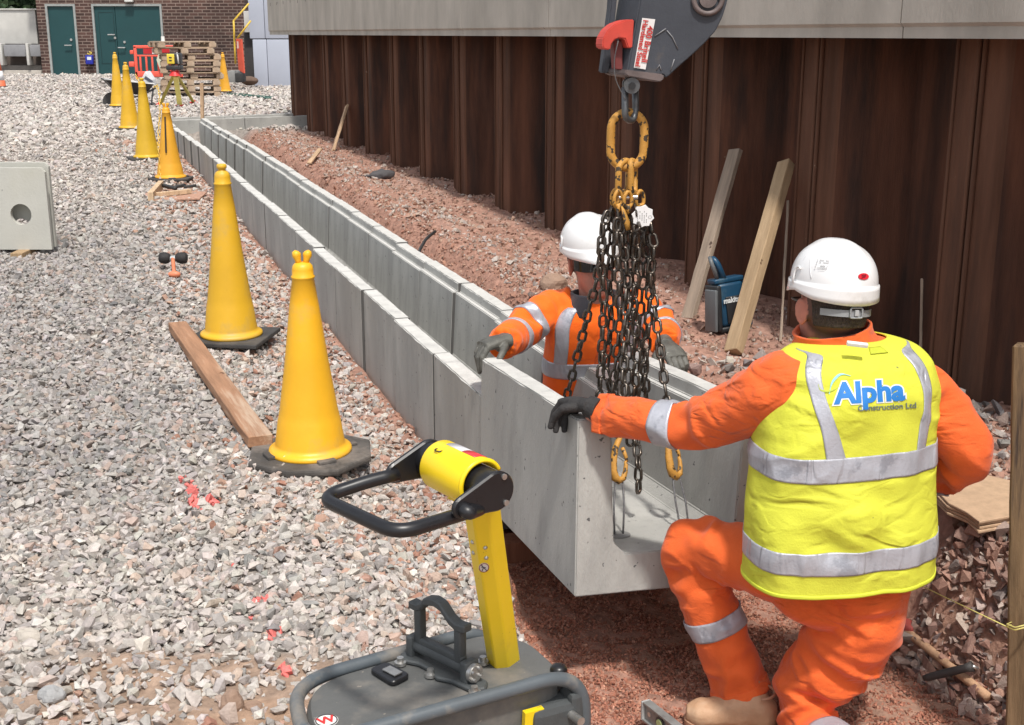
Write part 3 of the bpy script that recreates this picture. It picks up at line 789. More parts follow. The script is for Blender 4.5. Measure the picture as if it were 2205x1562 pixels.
# trees behind
LEAF = mat('leaves', (.05, .085, .035), rough=.6, var=.4, vs=1.2, attr='Col')
BARK = mat('bark', (.09, .07, .055), rough=.9, var=.3, bump=.5)
def tree(x, y, h, r, seed, label):
    rg = np.random.default_rng(seed); t = empty('broadleaf_tree', (x, y, .2), label, 'tree', 'trees behind the concrete wall')
    mb = MB(); tr = [Vector((x, y, .1)), Vector((x + .1, y, h * .3)), Vector((x - .1, y + .1, h * .6)), Vector((x, y, h * .85))]
    mb.tube(tr, [.24, .19, .12, .05], 10)
    for k in range(9):
        a = rg.uniform(0, 6.28); z = h * rg.uniform(.22, .6); mb.tube([Vector((x, y, z)), Vector((x + math.cos(a) * r * .4, y + math.sin(a) * r * .4, z + r * .2)), Vector((x + math.cos(a) * r * .8, y + math.sin(a) * r * .8, z + r * .5))], [.08, .05, .02], 6)
    mb.build('trunk', BARK, t)
    N = 9000; cl = rg.normal(size=(60, 3)) * np.array([r * .5, r * .5, h * .22]) + np.array([x, y, h * .5]); ci = rg.integers(0, 60, N)
    p = cl[ci] + rg.normal(size=(N, 3)) * r * .17; sz = rg.uniform(.06, .13, N)
    V = np.empty((N, 4, 3)); a = rg.normal(size=(N, 3)); a /= np.linalg.norm(a, axis=1)[:, None]; b = np.cross(a, rg.normal(size=(N, 3))); b /= np.linalg.norm(b, axis=1)[:, None]
    for i, (s1, s2) in enumerate(((-1, -.6), (1, -.6), (1, .6), (-1, .6))): V[:, i] = p + (a * s1 + b * s2) * sz[:, None]
    me = mesh_np('crown', V.reshape(-1, 3), np.arange(4 * N).reshape(N, 4))
    c = np.repeat(np.array([.045, .085, .035]) * (.45 + .9 * rg.random((60, 1))[ci]), 4, axis=0); at = me.color_attributes.new('Col', 'FLOAT_COLOR', 'POINT'); at.data.foreach_set('color', np.concatenate([c, np.ones((len(c), 1))], 1).astype(np.float32).ravel())
    link_mesh('crown', me, LEAF, t)
tree(P(15, 10, 50).x, 50, 6.5, 2.6, 1, 'dark green tree behind the pale wall, the one nearer the picture edge')
tree(P(75, 10, 54).x, 54, 6.5, 2.6, 2, 'dark green tree behind the pale wall, the one next to the brick building')

# clad column and the things beside it
col_ = empty('clad_column', (P(600, 180, 31.5).x, 31.5, .1), 'tall pale blue grey column clad in smooth panels beside the steel wall', 'column')
PANEL = mat('column_panel', (.40, .43, .50), rough=.5, var=.04, vs=1.5, spec=.4)
YK = 31.5
for (u0, u1, v0, v1) in ((538, 570.7, -90, 83.5), (571.6, 720, -90, 83.5), (543.5, 573, 85.5, 200), (574, 720, 85.5, 200)):
    a = P(u0, 85, YK); b = P(u1, 85, YK); zt_, zb_ = P(600, v0, YK).z, P(600, v1, YK).z
    mb = MB(); mb.box(((a.x + b.x) / 2, YK + .8, (zt_ + zb_) / 2), (b.x - a.x, 1.6, zt_ - zb_), bev=.012); mb.build('cladding_panel', PANEL, col_)
mb = MB(); a = P(545, 85, YK); b = P(720, 85, YK); mb.box(((a.x + b.x) / 2, YK + .82, 2.2), (b.x - a.x, 1.5, 4.4)); mb.build('column_core', mat('seam_dark', (.05, .05, .055)), col_)
o = cbox(524, 24, 545, 70, 34.2, .4, CONC_L, 'concrete_block', None); tag(o, 'pale concrete upstand between the brick building and the clad column', 'concrete wall')
o = cbox(524, 70, 552, 182, 34.4, .3, mat('dark_block', (.045, .042, .042), rough=.95), 'dark_block_wall', None); tag(o, 'dark blockwork wall in the gap beside the brick building', 'wall')
YEL = mat('yellow_paint', (.62, .42, .05), rough=.5)
gt = empty('yellow_handrail', P(505, 140, 30.5), 'yellow tubular handrail standing in front of the brick building corner', 'handrail')
for q in ([(507, 138), (503, 45), (536, 8)], [(511, 83), (540, 45)], [(503, 45), (505, 90)]):
    mb = MB(); mb.tube(resample([P(u, v, 30.5) for u, v in q], .3), .022, 8); mb.build('rail', YEL, gt)
rp = empty('barrier_panel', P(515, 160, 30.2), 'narrow orange red plastic barrier seen end-on under the yellow handrail', 'barrier')
q = [P(508, 84, 30.2), P(519, 85, 30.0), P(525, 158, 30.0), P(514, 151, 30.2)]
mb = MB(); mb.add(q + [p + Vector((.02, .06, 0)) for p in q], [(3, 2, 1, 0), (4, 5, 6, 7), (0, 1, 5, 4), (1, 2, 6, 5), (2, 3, 7, 6), (3, 0, 4, 7)]); mb.build('panel', mat('orange_red', (.75, .10, .045), rough=.45), rp, fix=True)
mb = MB(); mb.box(P(518, 167, 30.1), (.16, .5, .22), bev=.03); mb.build('foot', mat('rubber', (.035, .035, .035), rough=.85), rp)
mb = MB()
for k in range(3): mb.box(P(511.5 + 2.6 * k, 97, 30.12), (.018, .02, .16))
mb.build('grille', mat('grille_white', (.6, .5, .45)), rp)
o = cbox(490, 153, 511, 178, 30.8, .4, mat('grey_crate', (.25, .25, .24)), 'grey_crate', None); tag(o, 'grey plastic crate on the gravel left of the orange panel', 'crate')
sk = MB(); p = P(535, 174, 31.0)
bm = bmesh.new(); bmesh.ops.create_icosphere(bm, subdivisions=3, radius=.17)
for v in bm.verts: v.co *= 1 + .25 * float(vn(v.co.x * 6, v.co.y * 6, v.co.z * 6, 3)); v.co.z *= .6; v.co.x *= 1.3
sk.bm(bm, Matrix.Translation(p), False); tag(sk.build('tarpaulin', mat('tarp_brown', (.11, .07, .05), rough=.9)), 'crumpled brown tarpaulin heaped against the clad column', 'tarpaulin')
# ------------------------------------------------------------------ cones
RUB = mat('rubber_base', (.075, .068, .062), rough=.85, var=.3, vs=8, bump=.3, bs=60, c3=(.22, .19, .165), c3_s=5, c3_t=.5, c3_w=.2)
RUBB = mat('rubber_black', (.045, .043, .042), rough=.8, var=.25, vs=6, bump=.2, c3=(.12, .105, .09), c3_s=4, c3_t=.52, c3_w=.2)
YC1 = mat('cone_yellow', (.80, .42, .018), rough=.42, var=.07, vs=4, spots=(.75, .7, .6), spot_s=30, spot_t=.735, c3=(.60, .36, .07), c3_s=4, c3_t=.54, c3_w=.16, bump=.08, bs=60, spec=.45)
YC2 = mat('cone_mustard', (.66, .38, .022), rough=.45, var=.07, vs=4, c3=(.50, .33, .08), c3_s=4, c3_t=.52, c3_w=.16, spots=(.3, .22, .1), spot_s=28, spot_t=.75, spec=.4)
YC3 = mat('cone_lemon', (.60, .37, .025), rough=.45, var=.07, vs=4, spec=.4)
YC4 = mat('cone_amber', (.70, .35, .03), rough=.45, var=.07, vs=4, spec=.4)
def cone(h, m, top='knob', base='plate', bs=.42, label='', bm_=RUBB, slit=False, rb=.158):
    k = h / .88
    t = empty('traffic_cone', (0, 0, 0), label, 'cone', 'yellow cones along the channel')
    R = rb
    prof = [(R, .0), (R + .003, .008), (R, .018), (R * .93, .024), (R * .86, .03), (R * .845, .04), (R * .76, .15 * k), (R * .75, .155 * k), (R * .70, .20 * k), (R * .52, .42 * k), (R * .35, .66 * k), (.041, .775 * k), (.0445, .78 * k), (.0445, .786 * k), (.040, .79 * k), (.040, .815 * k), (.037, .83 * k)]
    if top == 'knob': prof += [(.030, .841 * k), (.019, .848 * k), (.018, .855 * k), (.024, .859 * k), (.0255, .866 * k), (.025, .875 * k), (.020, .88 * k), (.004, .882 * k)]
    else: prof += [(.028, .842 * k), (.012, .846 * k)]
    mb = MB(); mb.lathe(prof, 48, Matrix.Translation((0, 0, .022)))
    body = mb.build('cone_body', m, t)
    if top != 'knob':
        for sx in (-1, 1):
            q = MB(); z = .835 * k + .022
            q.tube([Vector((sx * .012, 0, z)), Vector((sx * .016, 0, z + .018)), Vector((sx * .020, 0, z + .034)), Vector((sx * .020, 0, z + .046)), Vector((sx * .018, 0, z + .052))], [.012, .012, .017, .016, .008], 12); q.build('chain_clip', m, t)
    q = MB()
    if base == 'plate': q.box((0, 0, .0105), (bs, bs, .023), bev=.006)
    else:
        pl = []
        for i in range(8):
            a = math.radians(22.5 + 45 * i); rr = bs * .56 * (1.0 if i % 2 else 1.04)
            pl.append((rr * math.cos(a), rr * math.sin(a)))
        q.prism(pl, -.004, .024, bev=.009)
        for i in range(4):
            a = math.radians(90 * i + 20); q.box((R * math.cos(a), R * math.sin(a), .03), (.05, .07, .014), Matrix.Rotation(a, 4, 'Z'), .004)
    q.build('rubber_base', bm_, t)
    if slit:
        q = MB(); V = [(-.006, -R * .80 - .001, .16), (.006, -R * .80 - .001, .16)]
        q.box((0, -R * .47, .55 * k), (.014, .02, .36), Matrix.Rotation(math.radians(-9.5), 4, 'X')); q.build('slit', mat('slit_dark', (.02, .015, .01)), t)
    return t
def seat(t, u, v, rz=0, dz=.0, tilt=(0, 0)):
    p = G(u, v); t.location = (p.x, p.y, p.z + .018 + dz); t.rotation_euler = (tilt[0], tilt[1], rz); FR[t.name] = Matrix.Translation(t.location) @ t.rotation_euler.to_matrix().to_4x4(); return p
c_ = cone(.775, YC1, 'clip', 'oct', .44, 'bright yellow cone with two clip horns, nearest, beside the yellow machine handle', RUB); p1_ = seat(c_, 670, 1000, math.radians(10), .01)
c_ = cone(.885, YC2, 'knob', 'plate', .40, 'tall yellow cone with round knob on a square black plate by the plank'); seat(c_, 500, 742, math.radians(-8), .012)
c_ = cone(.74, YC4, 'clip', 'oct', .40, 'amber cone with a dark slit and a chain hanging down its front', RUBB, True); seat(c_, 368, 391, 0)
c_ = cone(.90, YC3, 'knob', 'plate', .42, 'lemon yellow cone on a tilted plate left of the amber slit cone'); seat(c_, 318, 346, math.radians(25))
c_ = cone(.90, YC2, 'knob', 'plate', .42, 'yellow cone between the lemon one and the wheelbarrow cone'); seat(c_, 281, 282, math.radians(5))
c_ = cone(.93, YC2, 'knob', 'plate', .42, 'yellow cone in front of the wheelbarrow and teal doors'); seat(c_, 256, 233, math.radians(12))
c_ = cone(.84, YC4, 'knob', 'plate', .40, 'small far yellow cone standing right of the pallet stack'); seat(c_, 484, 201, math.radians(12))
# red and white traffic cone at the left edge
t = empty('traffic_cone', (0, 0, 0), 'orange and white striped traffic cone cut by the left picture edge', 'cone')
mb = MB(); mb.lathe([(.15, .0), (.135, .03), (.118, .15)], 28); mb.build('cone_body', mat('cone_orange', (.62, .14, .06), rough=.5), t)
mb = MB(); mb.lathe([(.118, .152), (.085, .36)], 28); mb.build('reflective_sleeve', mat('cone_white', (.75, .75, .75), rough=.4), t)
mb = MB(); mb.lathe([(.085, .362), (.035, .7), (.02, .71)], 28); mb.build('cone_top', MATS['cone_orange'], t)
mb = MB(); mb.box((0, 0, .01), (.36, .36, .03), bev=.008); mb.build('rubber_base', RUBB, t); t.location = P(-1, 181, 29) + Vector((0, 0, .02)); t.location.z = gz1(t.location.x, t.location.y) + .02

# plastic chain
def link_v(p, d, side, L, W, r, n=16, m=6):
    """one oval chain link: centre p, long axis d, flat axis side"""
    d = Vector(d).normalized(); side = (Vector(side) - d * Vector(side).dot(d)).normalized(); nn = d.cross(side)
    pts = []
    hl = L / 2 - W / 2; R = W / 2 - r
    for i in range(n):
        a = 2 * math.pi * i / n; c, s_ = math.cos(a), math.sin(a)
        pts.append(p + d * (s_ * R + (hl if s_ >= 0 else -hl)) + side * (c * R))
    return pts, nn
def chain_mb(path, L, W, r, mb=None, n=14, m=6, tw=0.0):
    """links strung along a polyline; L outer length, W outer width, r wire radius"""
    mb = mb or MB(); pitch = L - 2 * r
    pts = [Vector(p) for p in path]; seg = [(b - a).length for a, b in zip(pts, pts[1:])]; T = sum(seg); N = max(1, int(round(T / pitch)))
    def at(x):
        for a, b, l in zip(pts, pts[1:], seg):
            if x <= l: return a.lerp(b, x / l if l else 0), (b - a).normalized()
            x -= l
        return pts[-1], (pts[-1] - pts[-2]).normalized()
    for i in range(N):
        p, d = at((i + .5) * T / N); ref = Vector((1, 0, 0)) if abs(d.x) < .9 else Vector((0, 0, 1))
        s0 = (ref - d * ref.dot(d)).normalized(); s1 = d.cross(s0)
        a = (0 if i % 2 else math.pi / 2) + tw + random.uniform(-.25, .25)
        side = s0 * math.cos(a) + s1 * math.sin(a)
        q, nn = link_v(p, d + Vector((random.uniform(-.05, .05), random.uniform(-.05, .05), 0)), side, L * (T / N / pitch * .5 + .5), W, r, n)
        mb.tube(q, r, m, closed=True)
    return mb
PCH = mat('plastic_chain', (.68, .45, .08), rough=.5)
q = [P(359, 330, 12.0), P(361, 355, 12.1), P(362, 375, 12.25), P(364, 392, 12.3), P(368, 402, 12.2)]
g0 = G(362, 388); q = [Vector((g0.x + dx, g0.y - .24 + dy, z)) for dx, dy, z in ((-.04, .1, .45), (-.03, .07, .33), (-.02, .05, .2), (0, .0, .08), (.02, -.05, .05))]
tag(chain_mb(q, .05, .028, .004).build('plastic_chain', PCH), 'yellow plastic chain hanging down the amber slit cone', 'chain')
a = P(331, 188, 14.7); q = [a]
for (u, v, Y) in ((338, 185, 14.6), (343, 200, 14.5), (345, 240, 14.4), (341, 290, 14.3), (344, 320, 14.1), (350, 340, 13.6)): q.append(P(u, v, Y))
tag(chain_mb(q, .055, .03, .0045).build('plastic_chain', PCH), 'yellow plastic chain hanging from the lemon yellow cone', 'chain')
q = [P(292, 160, 18.3), P(300, 180, 18.2), P(308, 225, 17.6), P(314, 240, 17)]
tag(chain_mb(q, .06, .034, .005).build('plastic_chain', PCH), 'pale chain slung behind the lemon yellow cone from its farther neighbour', 'chain')

# ------------------------------------------------------------------ timber
WOOD = mat('wood_weathered', (.33, .205, .125), rough=.8, var=.25, vs=2.5, stretch=(1, 1, 12), bump=.35, bs=25, c3=(.20, .14, .1), c3_s=2.5, c3_t=.52, c3_w=.15, spec=.25)
def plank(a, b, w, th, name, m, label, cat='plank', group=None, ref=None, twist=0, bev=.003, wav=.0):
    """board from a to b (world), grain along its own z"""
    a = Vector(a); b = Vector(b); L = (b - a).length; d = (b - a).normalized()
    ref = Vector(ref) if ref is not None else Vector((0, 0, 1))
    y = (ref - d * ref.dot(d)).normalized(); x = y.cross(d)
    me_m = basis(x, y, d, a.lerp(b, .5)) @ Matrix.Rotation(twist, 4, 'Z')
    bm = bmesh.new(); bmesh.ops.create_cube(bm, size=1.0); bmesh.ops.scale(bm, vec=(w, th, L), verts=bm.verts)
    bmesh.ops.subdivide_edges(bm, edges=[e for e in bm.edges if abs((e.verts[0].co - e.verts[1].co).z) > L * .9], cuts=10)
    rr = random.Random(int(L * 1e5))
    for v in bm.verts: v.co.x += rr.gauss(0, .0012) ; v.co.y += rr.gauss(0, .0008)
    bmesh.ops.bevel(bm, geom=list(bm.edges), offset=bev, segments=1, affect='EDGES')
    mb = MB(); mb.bm(bm, None); me = mesh_np(name, mb.V, mb.F)
    o = bpy.data.objects.new(name, me); COL.objects.link(o); me.materials.append(m); o.matrix_world = me_m
    return tag(o, label, cat, group)
def WD_(name, c, c2=None, v=.22, c3=None, knots=True, bs=25): return mat(name, c, rough=.8, var=v, vs=2.5, stretch=(14, 14, 1.2), bump=.35, bs=bs, col2=c2, c3=c3, c3_s=1.2, c3_t=.55, c3_w=.12, spec=.2, spots=(c[0] * .35, c[1] * .3, c[2] * .3) if knots else None, spot_s=13, spot_t=.735)
W_PLANK = WD_('wood_plank', (.34, .19, .115), c3=(.46, .34, .25)); W_PALE = WD_('wood_pale', (.34, .235, .135), (.38, .27, .165), .12); W_POST = WD_('wood_post', (.17, .11, .06), None, .4, (.055, .038, .03)); W_BUFF = WD_('wood_buff', (.48, .33, .21)); W_GREY = WD_('wood_grey', (.30, .235, .18)); W_DK = WD_('wood_brown', (.2, .12, .07))
pa, pb = G(384, 722), G(562, 975)
pa.z += .05; pb.z += .045
plank(pb, pa, .098, .045, 'timber_plank', W_PLANK, 'long brown timber plank lying on the gravel beside the two nearest cones')
plank(G(1481, 684) + Vector((0, 0, -.01)), P(1584, 323, 6.93), .082, .03, 'timber_board', W_GREY, 'rough grey brown board leaning on the steel wall left of the blue lamp', ref=(WN.x * .9 - .2, WN.y * .9 - .5, .1))
plank(G(1578, 766) + Vector((0, 0, .01)), P(1693, 352, 6.45), .078, .055, 'timber_post', W_PALE, 'pale squared timber leaning on the steel wall right of the blue lamp', ref=(-.75, -.65, .2))
plank(G(717, 327), P(747, 228, 15.6), .07, .025, 'timber_lath', W_BUFF, 'narrow pale board leaning on the far part of the steel wall', ref=(-.8, -.5, .2))
plank(G(666, 360) + Vector((0, 0, .03)), G(690, 341) + Vector((0, 0, .10)), .05, .02, 'timber_offcut', W_BUFF, 'short pale stick poking out of the red bank', ref=(0, -.5, 1))
plank(G(1681, 737), P(1697, 432, 6.42), .014, .010, 'thin_lath', W_GREY, 'thin lath standing against the steel pile behind the pale squared timber', ref=(-.7, -.6, 0))
plank(P(1982, 778, 5.40), P(1985, 600, 5.40), .014, .008, 'thin_lath', W_GREY, 'thin lath stuck on the steel pile right of the kneeling man\'s helmet', ref=(-.7, -.6, 0))
plank(P(436, 257, 17.75), P(434.5, 180, 17.75), .045, .045, 'timber_stake', W_BUFF, 'slim timber stake standing on the cross channel left of the pallets', 'stake')
pst = plank(P(2203, 1640, 2.93), P(2221, 741, 3.1), .082, .082, 'timber_post', W_POST, 'dark stained upright timber post cut by the right picture edge', 'post', ref=(-.45, -.85, 0), bev=.005)
# string line tied to the post
STR = mat('string', (.62, .55, .18), rough=.7)
mb = MB(); e0 = P(2168, 1350, 2.93); mb.tube([e0, P(2015, 1277, 3.35), P(1800, 1170, 4.1)], .0016, 6)
ring = [P(u, v, Y) for u, v, Y in ((2168, 1350, 2.92), (2186, 1357, 2.88), (2206, 1352, 2.87), (2225, 1346, 2.9), (2222, 1342, 3.02), (2190, 1340, 3.03))]
mb.tube(ring, .002, 6, closed=True); mb.tube([p + Vector((0, 0, .007)) for p in ring], .002, 6, closed=True)
tag(mb.build('string_line', STR), 'thin yellow string tied round the post and stretched along the trench', 'string')
# plywood sheets on the bank
PLY = WD_('plywood', (.48, .33, .215), None, .12, None, False)
base = [(1998, 1040), (2062, 1008), (2240, 1050), (2240, 1100), (2108, 1122), (2080, 1100), (2040, 1082)]
zz = .14
for k, lab in enumerate(['lowest plywood sheet of the stack on the right bank', 'second plywood sheet up in the stack on the right bank', 'third plywood sheet up in the stack on the right bank', 'top plywood sheet of the stack on the right bank']):
    z = zz + k * .0105; pts = []
    for (u, v) in base:
        p = PZ(u + random.uniform(-4, 4) + (3 - k) * 1.5, v + random.uniform(-1.5, 1.5), zz + .04); pts.append((p.x, p.y))
    mb = MB(); mb.prism(pts, z, z + .009, bev=.002); o = mb.build('plywood_sheet', PLY); tag(o, lab, 'plywood', 'plywood sheets on the right bank')
# pick with wooden shaft, loose handle grip
a = G(1945, 1392) + Vector((0, 0, .05)); b = G(2122, 1556) + Vector((0, 0, .06)); 
tk = empty('sledgehammer', a, 'long wooden tool shaft lying against the trench side behind the kneeling man', 'tool')
mb = MB(); mb.tube(resample([a, b], .05), .0135, 12); mb.build('shaft', WD_('shaft_wood', (.5, .31, .19), knots=False), tk)
mb = MB(); mb.box(a + (a - b).normalized() * .03, (.05, .13, .05), Matrix.Rotation(.6, 4, 'Z'), .01); mb.build('hammer_head', mat('red_steel', (.3, .05, .04), rough=.6), tk)
a = G(1985, 1502) + Vector((0, 0, .06)); b = G(2086, 1514) + Vector((0, 0, .09))
tk = empty('trowel', a, 'dark handled trowel lying across the wooden shaft', 'tool')
mb = MB(); mb.tube([a, a.lerp(b, .1), a.lerp(b, .5), a.lerp(b, .85), b], [.008, .011, .0125, .012, .016], 14); mb.build('grip', mat('grip_dark', (.045, .04, .038), rough=.6), tk)
mb = MB(); mb.tube([b, b + Vector((.03, .02, -.02)), b + Vector((.05, .05, -.05))], [.006, .005, .005], 8); mb.build('tang', STEEL, tk)

# spirit level at the bottom edge
LV = mat('level_alloy', (.33, .34, .33), rough=.45, metal=.5, var=.15, c3=(.2, .19, .18), c3_s=6)
a = PZ(1392, 1530, -.27); b = PZ(1480, 1600, -.27); d = (b - a).normalized(); b = a + d * .6
lv = empty('spirit_level', a, 'grey alloy spirit level lying by the toe of the kneeling man\'s boot', 'spirit level')
y = Vector((0, 0, 1)); x = y.cross(d).normalized(); LM = basis(x, y, d, a)
mb = MB()
mb.box((0, .027, .3), (.026, .006, .6), bev=.001); mb.box((0, -.027, .3), (.026, .006, .6), bev=.001); mb.box((0, 0, .3), (.010, .049, .6)); 
V = MB(); V.add([LM @ Vector(v) for v in mb.V], mb.F); V.build('body', LV, lv)
mb = MB(); mb.cyl(LM @ Vector((-.009, 0, .075)), LM @ Vector((.009, 0, .075)), .019, n=24); mb.build('vial_ring', mat('vial_dark', (.05, .05, .05), rough=.4), lv)
mb = MB(); mb.cyl(LM @ Vector((-.012, 0, .075)), LM @ Vector((.012, 0, .075)), .012, n=24); mb.build('vial', mat('vial_green', (.35, .42, .2), rough=.15), lv)
mb = MB(); mb.cyl(LM @ Vector((-.007, 0, .022)), LM @ Vector((.007, 0, .022)), .007, n=16); mb.build('hang_hole', STEEL, lv)
mb = MB(); mb.box((0, 0, -.004), (.028, .058, .008), bev=.002); V = MB(); V.add([LM @ Vector(v) for v in mb.V], mb.F); V.build('end_cap', mat('cap_grey', (.4, .41, .4), rough=.6), lv)

# concrete slabs with a hole, left edge
SLB = mat('slab_concrete', (.47, .465, .42), rough=.85, var=.08, vs=2, bump=.2, bs=50, c3=(.42, .41, .33), c3_s=1.2, c3_t=.5, c3_w=.3, spots=(.3, .3, .28), spot_s=30, spot_t=.74)
def slab(uR, vt, Y, lab, x0off, rz, hole_dz=0.0):
    pr = P(uR, vt, Y); zb = P(uR, 533, Y).z if Y < 9 else .05; H_ = pr.z - .055; Wd = .72
    t = empty('concrete_slab', (pr.x - Wd / 2, Y, .055), lab, 'concrete slab')
    ring_o = [(-Wd / 2, 0), (Wd / 2, 0), (Wd / 2, H_ - .03), (Wd / 2 - .03, H_), (-Wd / 2 + .03, H_), (-Wd / 2, H_ - .03)]
    hc = (P(45, 462, Y).x - (pr.x - Wd / 2), P(45, 462, Y).z - .055 + hole_dz); hr = .074
    bm = bmesh.new(); n = 36
    # outer rectangle sampled by angle, joined to the hole ring
    def outer(a):
        c, s_ = math.cos(a), math.sin(a); best = 9e9
        for (px, py, qx, qy) in [(ring_o[i][0], ring_o[i][1], ring_o[(i + 1) % 6][0], ring_o[(i + 1) % 6][1]) for i in range(6)]:
            dx, dy = qx - px, qy - py; den = c * dy - s_ * dx
            if abs(den) < 1e-9: continue
            tt_ = ((px - hc[0]) * dy - (py - hc[1]) * dx) / den; ss = ((px - hc[0]) * s_ - (py - hc[1]) * c) / den
            if tt_ > 0 and -1e-6 <= ss <= 1 + 1e-6: best = min(best, tt_)
        return hc[0] + c * best, hc[1] + s_ * best
    angs = [2 * math.pi * i / n for i in range(n)] + [math.atan2(y_ - hc[1], x_ - hc[0]) % (2 * math.pi) for x_, y_ in ring_o]
    angs = sorted(set(round(a, 5) for a in angs)); K = len(angs); th = .035
    V = []; 
    for yy in (0, th):
        for a in angs: ox, oz = outer(a); V.append((ox, yy, oz))
        for a in angs: V.append((hc[0] + hr * math.cos(a), yy, hc[1] + hr * math.sin(a)))
    F = []
    for i in range(K):
        j = (i + 1) % K
        F += [(i, j, K + j, K + i), (2 * K + j, 2 * K + i, 3 * K + i, 3 * K + j), (j, i, 2 * K + i, 2 * K + j), (K + i, K + j, 3 * K + j, 3 * K + i)]
    mb = MB(); mb.add(V, F, False, 0, Matrix.Translation(t.location)); o = mb.build('slab_body', SLB, t, fix=True)
    t.rotation_euler = (0, 0, rz); return t
slab(95, 362, 8.85, 'pale concrete slab with a round hole standing at the left picture edge', 0, 0)
slab(103, 350, 8.97, 'rear concrete slab standing close behind the holed one at the left edge', 0, 0, -.105)
pb_ = P(52, 540, 8.85); mb = MB(); mb.box((pb_.x, 8.95, .02), (.085, .5, .07), bev=.004); tag(mb.build('timber_bearer', W_PALE), 'pale timber bearer under the holed concrete slab', 'timber')
mb = MB(); mb.tube(round_path([P(34, 473, 8.98), P(46, 466, 8.99), P(60, 467, 8.97)], .05, 3), .016, 8); 

# rubber mallet lying on the gravel
g = G(375, 592) + Vector((0, 0, .02)); ml = empty('rubber_mallet', g, 'orange handled mallet with two black rubber heads on the gravel', 'mallet')
MBK = mat('mallet_rubber', (.022, .02, .02), rough=.75, bump=.3, bs=40); MOR = mat('mallet_orange', (.62, .2, .1), rough=.5, var=.1)
Yh = g.y + .12
hc = P(373, 557, Yh)
for sx in (-1, 1):
    mb = MB(); q = [hc + Vector((sx * .018, 0, 0)), hc + Vector((sx * .03, 0, .002)), hc + Vector((sx * .055, 0, .003)), hc + Vector((sx * .085, 0, .003)), hc + Vector((sx * .092, 0, .003))]
    mb.tube(q, [.022, .034, .040, .036, .028], 8); mb.build('mallet_head', MBK, ml)
mb = MB(); mb.cyl(hc - Vector((.03, 0, 0)), hc + Vector((.03, 0, 0)), .02, n=16); mb.build('collar', mat('collar_grey', (.4, .42, .42), rough=.4, metal=.5), ml)
ht = P(376, 601, g.y - .13) + Vector((0, 0, .03)); hc_ = hc + Vector((0, 0, .01)); 
mb = MB(); mb.tube(resample([hc + Vector((0, -.01, 0)), P(374, 578, g.y + .01), ht], .03), .013, 12); mb.build('handle', MOR, ml)
mb = MB(); mb.ball(ht, 1, 20, sc=(.042, .022, .022)); mb.build('pommel', MOR, ml)

# small wooden tray of tools under the amber cone
g = G(385, 424); tr = empty('wooden_tray', g, 'small pale wooden frame with a backing board in front of the amber cone', 'wooden frame')
W_T = WD_('tray_wood', (.55, .4, .26), knots=False); Yt = g.y
def bar(a, b, w, h_, nm, m=W_T): 
    a = Vector(a); b = Vector(b); d = (b - a); L = d.length; mb = MB(); mb.box(a.lerp(b, .5), (L, w, h_), Matrix.Rotation(math.atan2(d.y, d.x), 4, 'Z'), .003); return mb.build(nm, m, tr)
gz0 = g.z + .03
def TQ(u, v, z=0): return PZ(u, v, gz0 + z)
qq = [TQ(322, 430), TQ(430, 426), TQ(446, 412), TQ(330, 405)]
mb = MB(); mb.prism([(p.x, p.y) for p in qq], gz0 - .02, gz0 - .005, bev=.002); mb.build('backing_board', WD_('tray_board', (.42, .25, .18), knots=False), tr)
bar(TQ(334, 420, .02), TQ(410, 412, .02), .045, .04, 'rail'); bar(TQ(324, 424, .03), TQ(347, 398, .03), .05, .08, 'end_rail')
tl = empty('hand_tools', TQ(385, 404, .03), 'few small black hand tools lying in the pale wooden frame', 'tools')
for (u0, v0, u1, v1, r) in ((352, 400, 378, 406, .02), (372, 404, 398, 399, .016), (396, 403, 422, 400, .014)):
    mb = MB(); mb.tube(resample([TQ(u0, v0, .04), TQ(u1, v1, .045)], .05), r, 8); mb.build('tool_handle', mat('tool_black', (.03, .03, .03), rough=.6), tl)

# dark crumpled glove, hose, green hose, boulders
g = G(822, 386); gv = MB(); bm = bmesh.new(); bmesh.ops.create_icosphere(bm, subdivisions=3, radius=.075)
for v in bm.verts: v.co.x *= 1.7; v.co.z *= .75; v.co *= 1 + .3 * float(vn(v.co.x * 25, v.co.y * 25, v.co.z * 25, 4))
gv.bm(bm, Matrix.Translation(g + Vector((0, 0, .04))), True); gv.tube([g + Vector((-.22, -.02, .03)), g + Vector((-.12, 0, .03)), g + Vector((-.05, 0, .045))], [.012, .016, .02], 8)
tag(gv.build('dropped_glove', mat('glove_old', (.08, .075, .078), rough=.85, bump=.4)), 'dark crumpled work glove dropped at the foot of the steel wall', 'glove')
mb = MB(); mb.tube(round_path([P(899, 552, 7.4), P(905, 536, 7.5), P(918, 514, 7.7), P(937, 499, 7.85)], .05, 4), .010, 8)
tag(mb.build('cable_end', mat('cable_black', (.03, .03, .03), rough=.5)), 'short black cable sticking out of the red bank', 'cable')
mb = MB(); q = [G(u, v) + Vector((0, 0, .04)) for u, v in ((488, 208), (515, 207), (545, 211), (575, 217), (600, 216), (560, 212), (520, 211), (497, 206))]
mb.tube(round_path(q, .3, 4), .022, 8); tag(mb.build('garden_hose', mat('hose_green', (.05, .11, .09), rough=.5)), 'dark green hose lying on the gravel by the farthest yellow cone', 'hose')
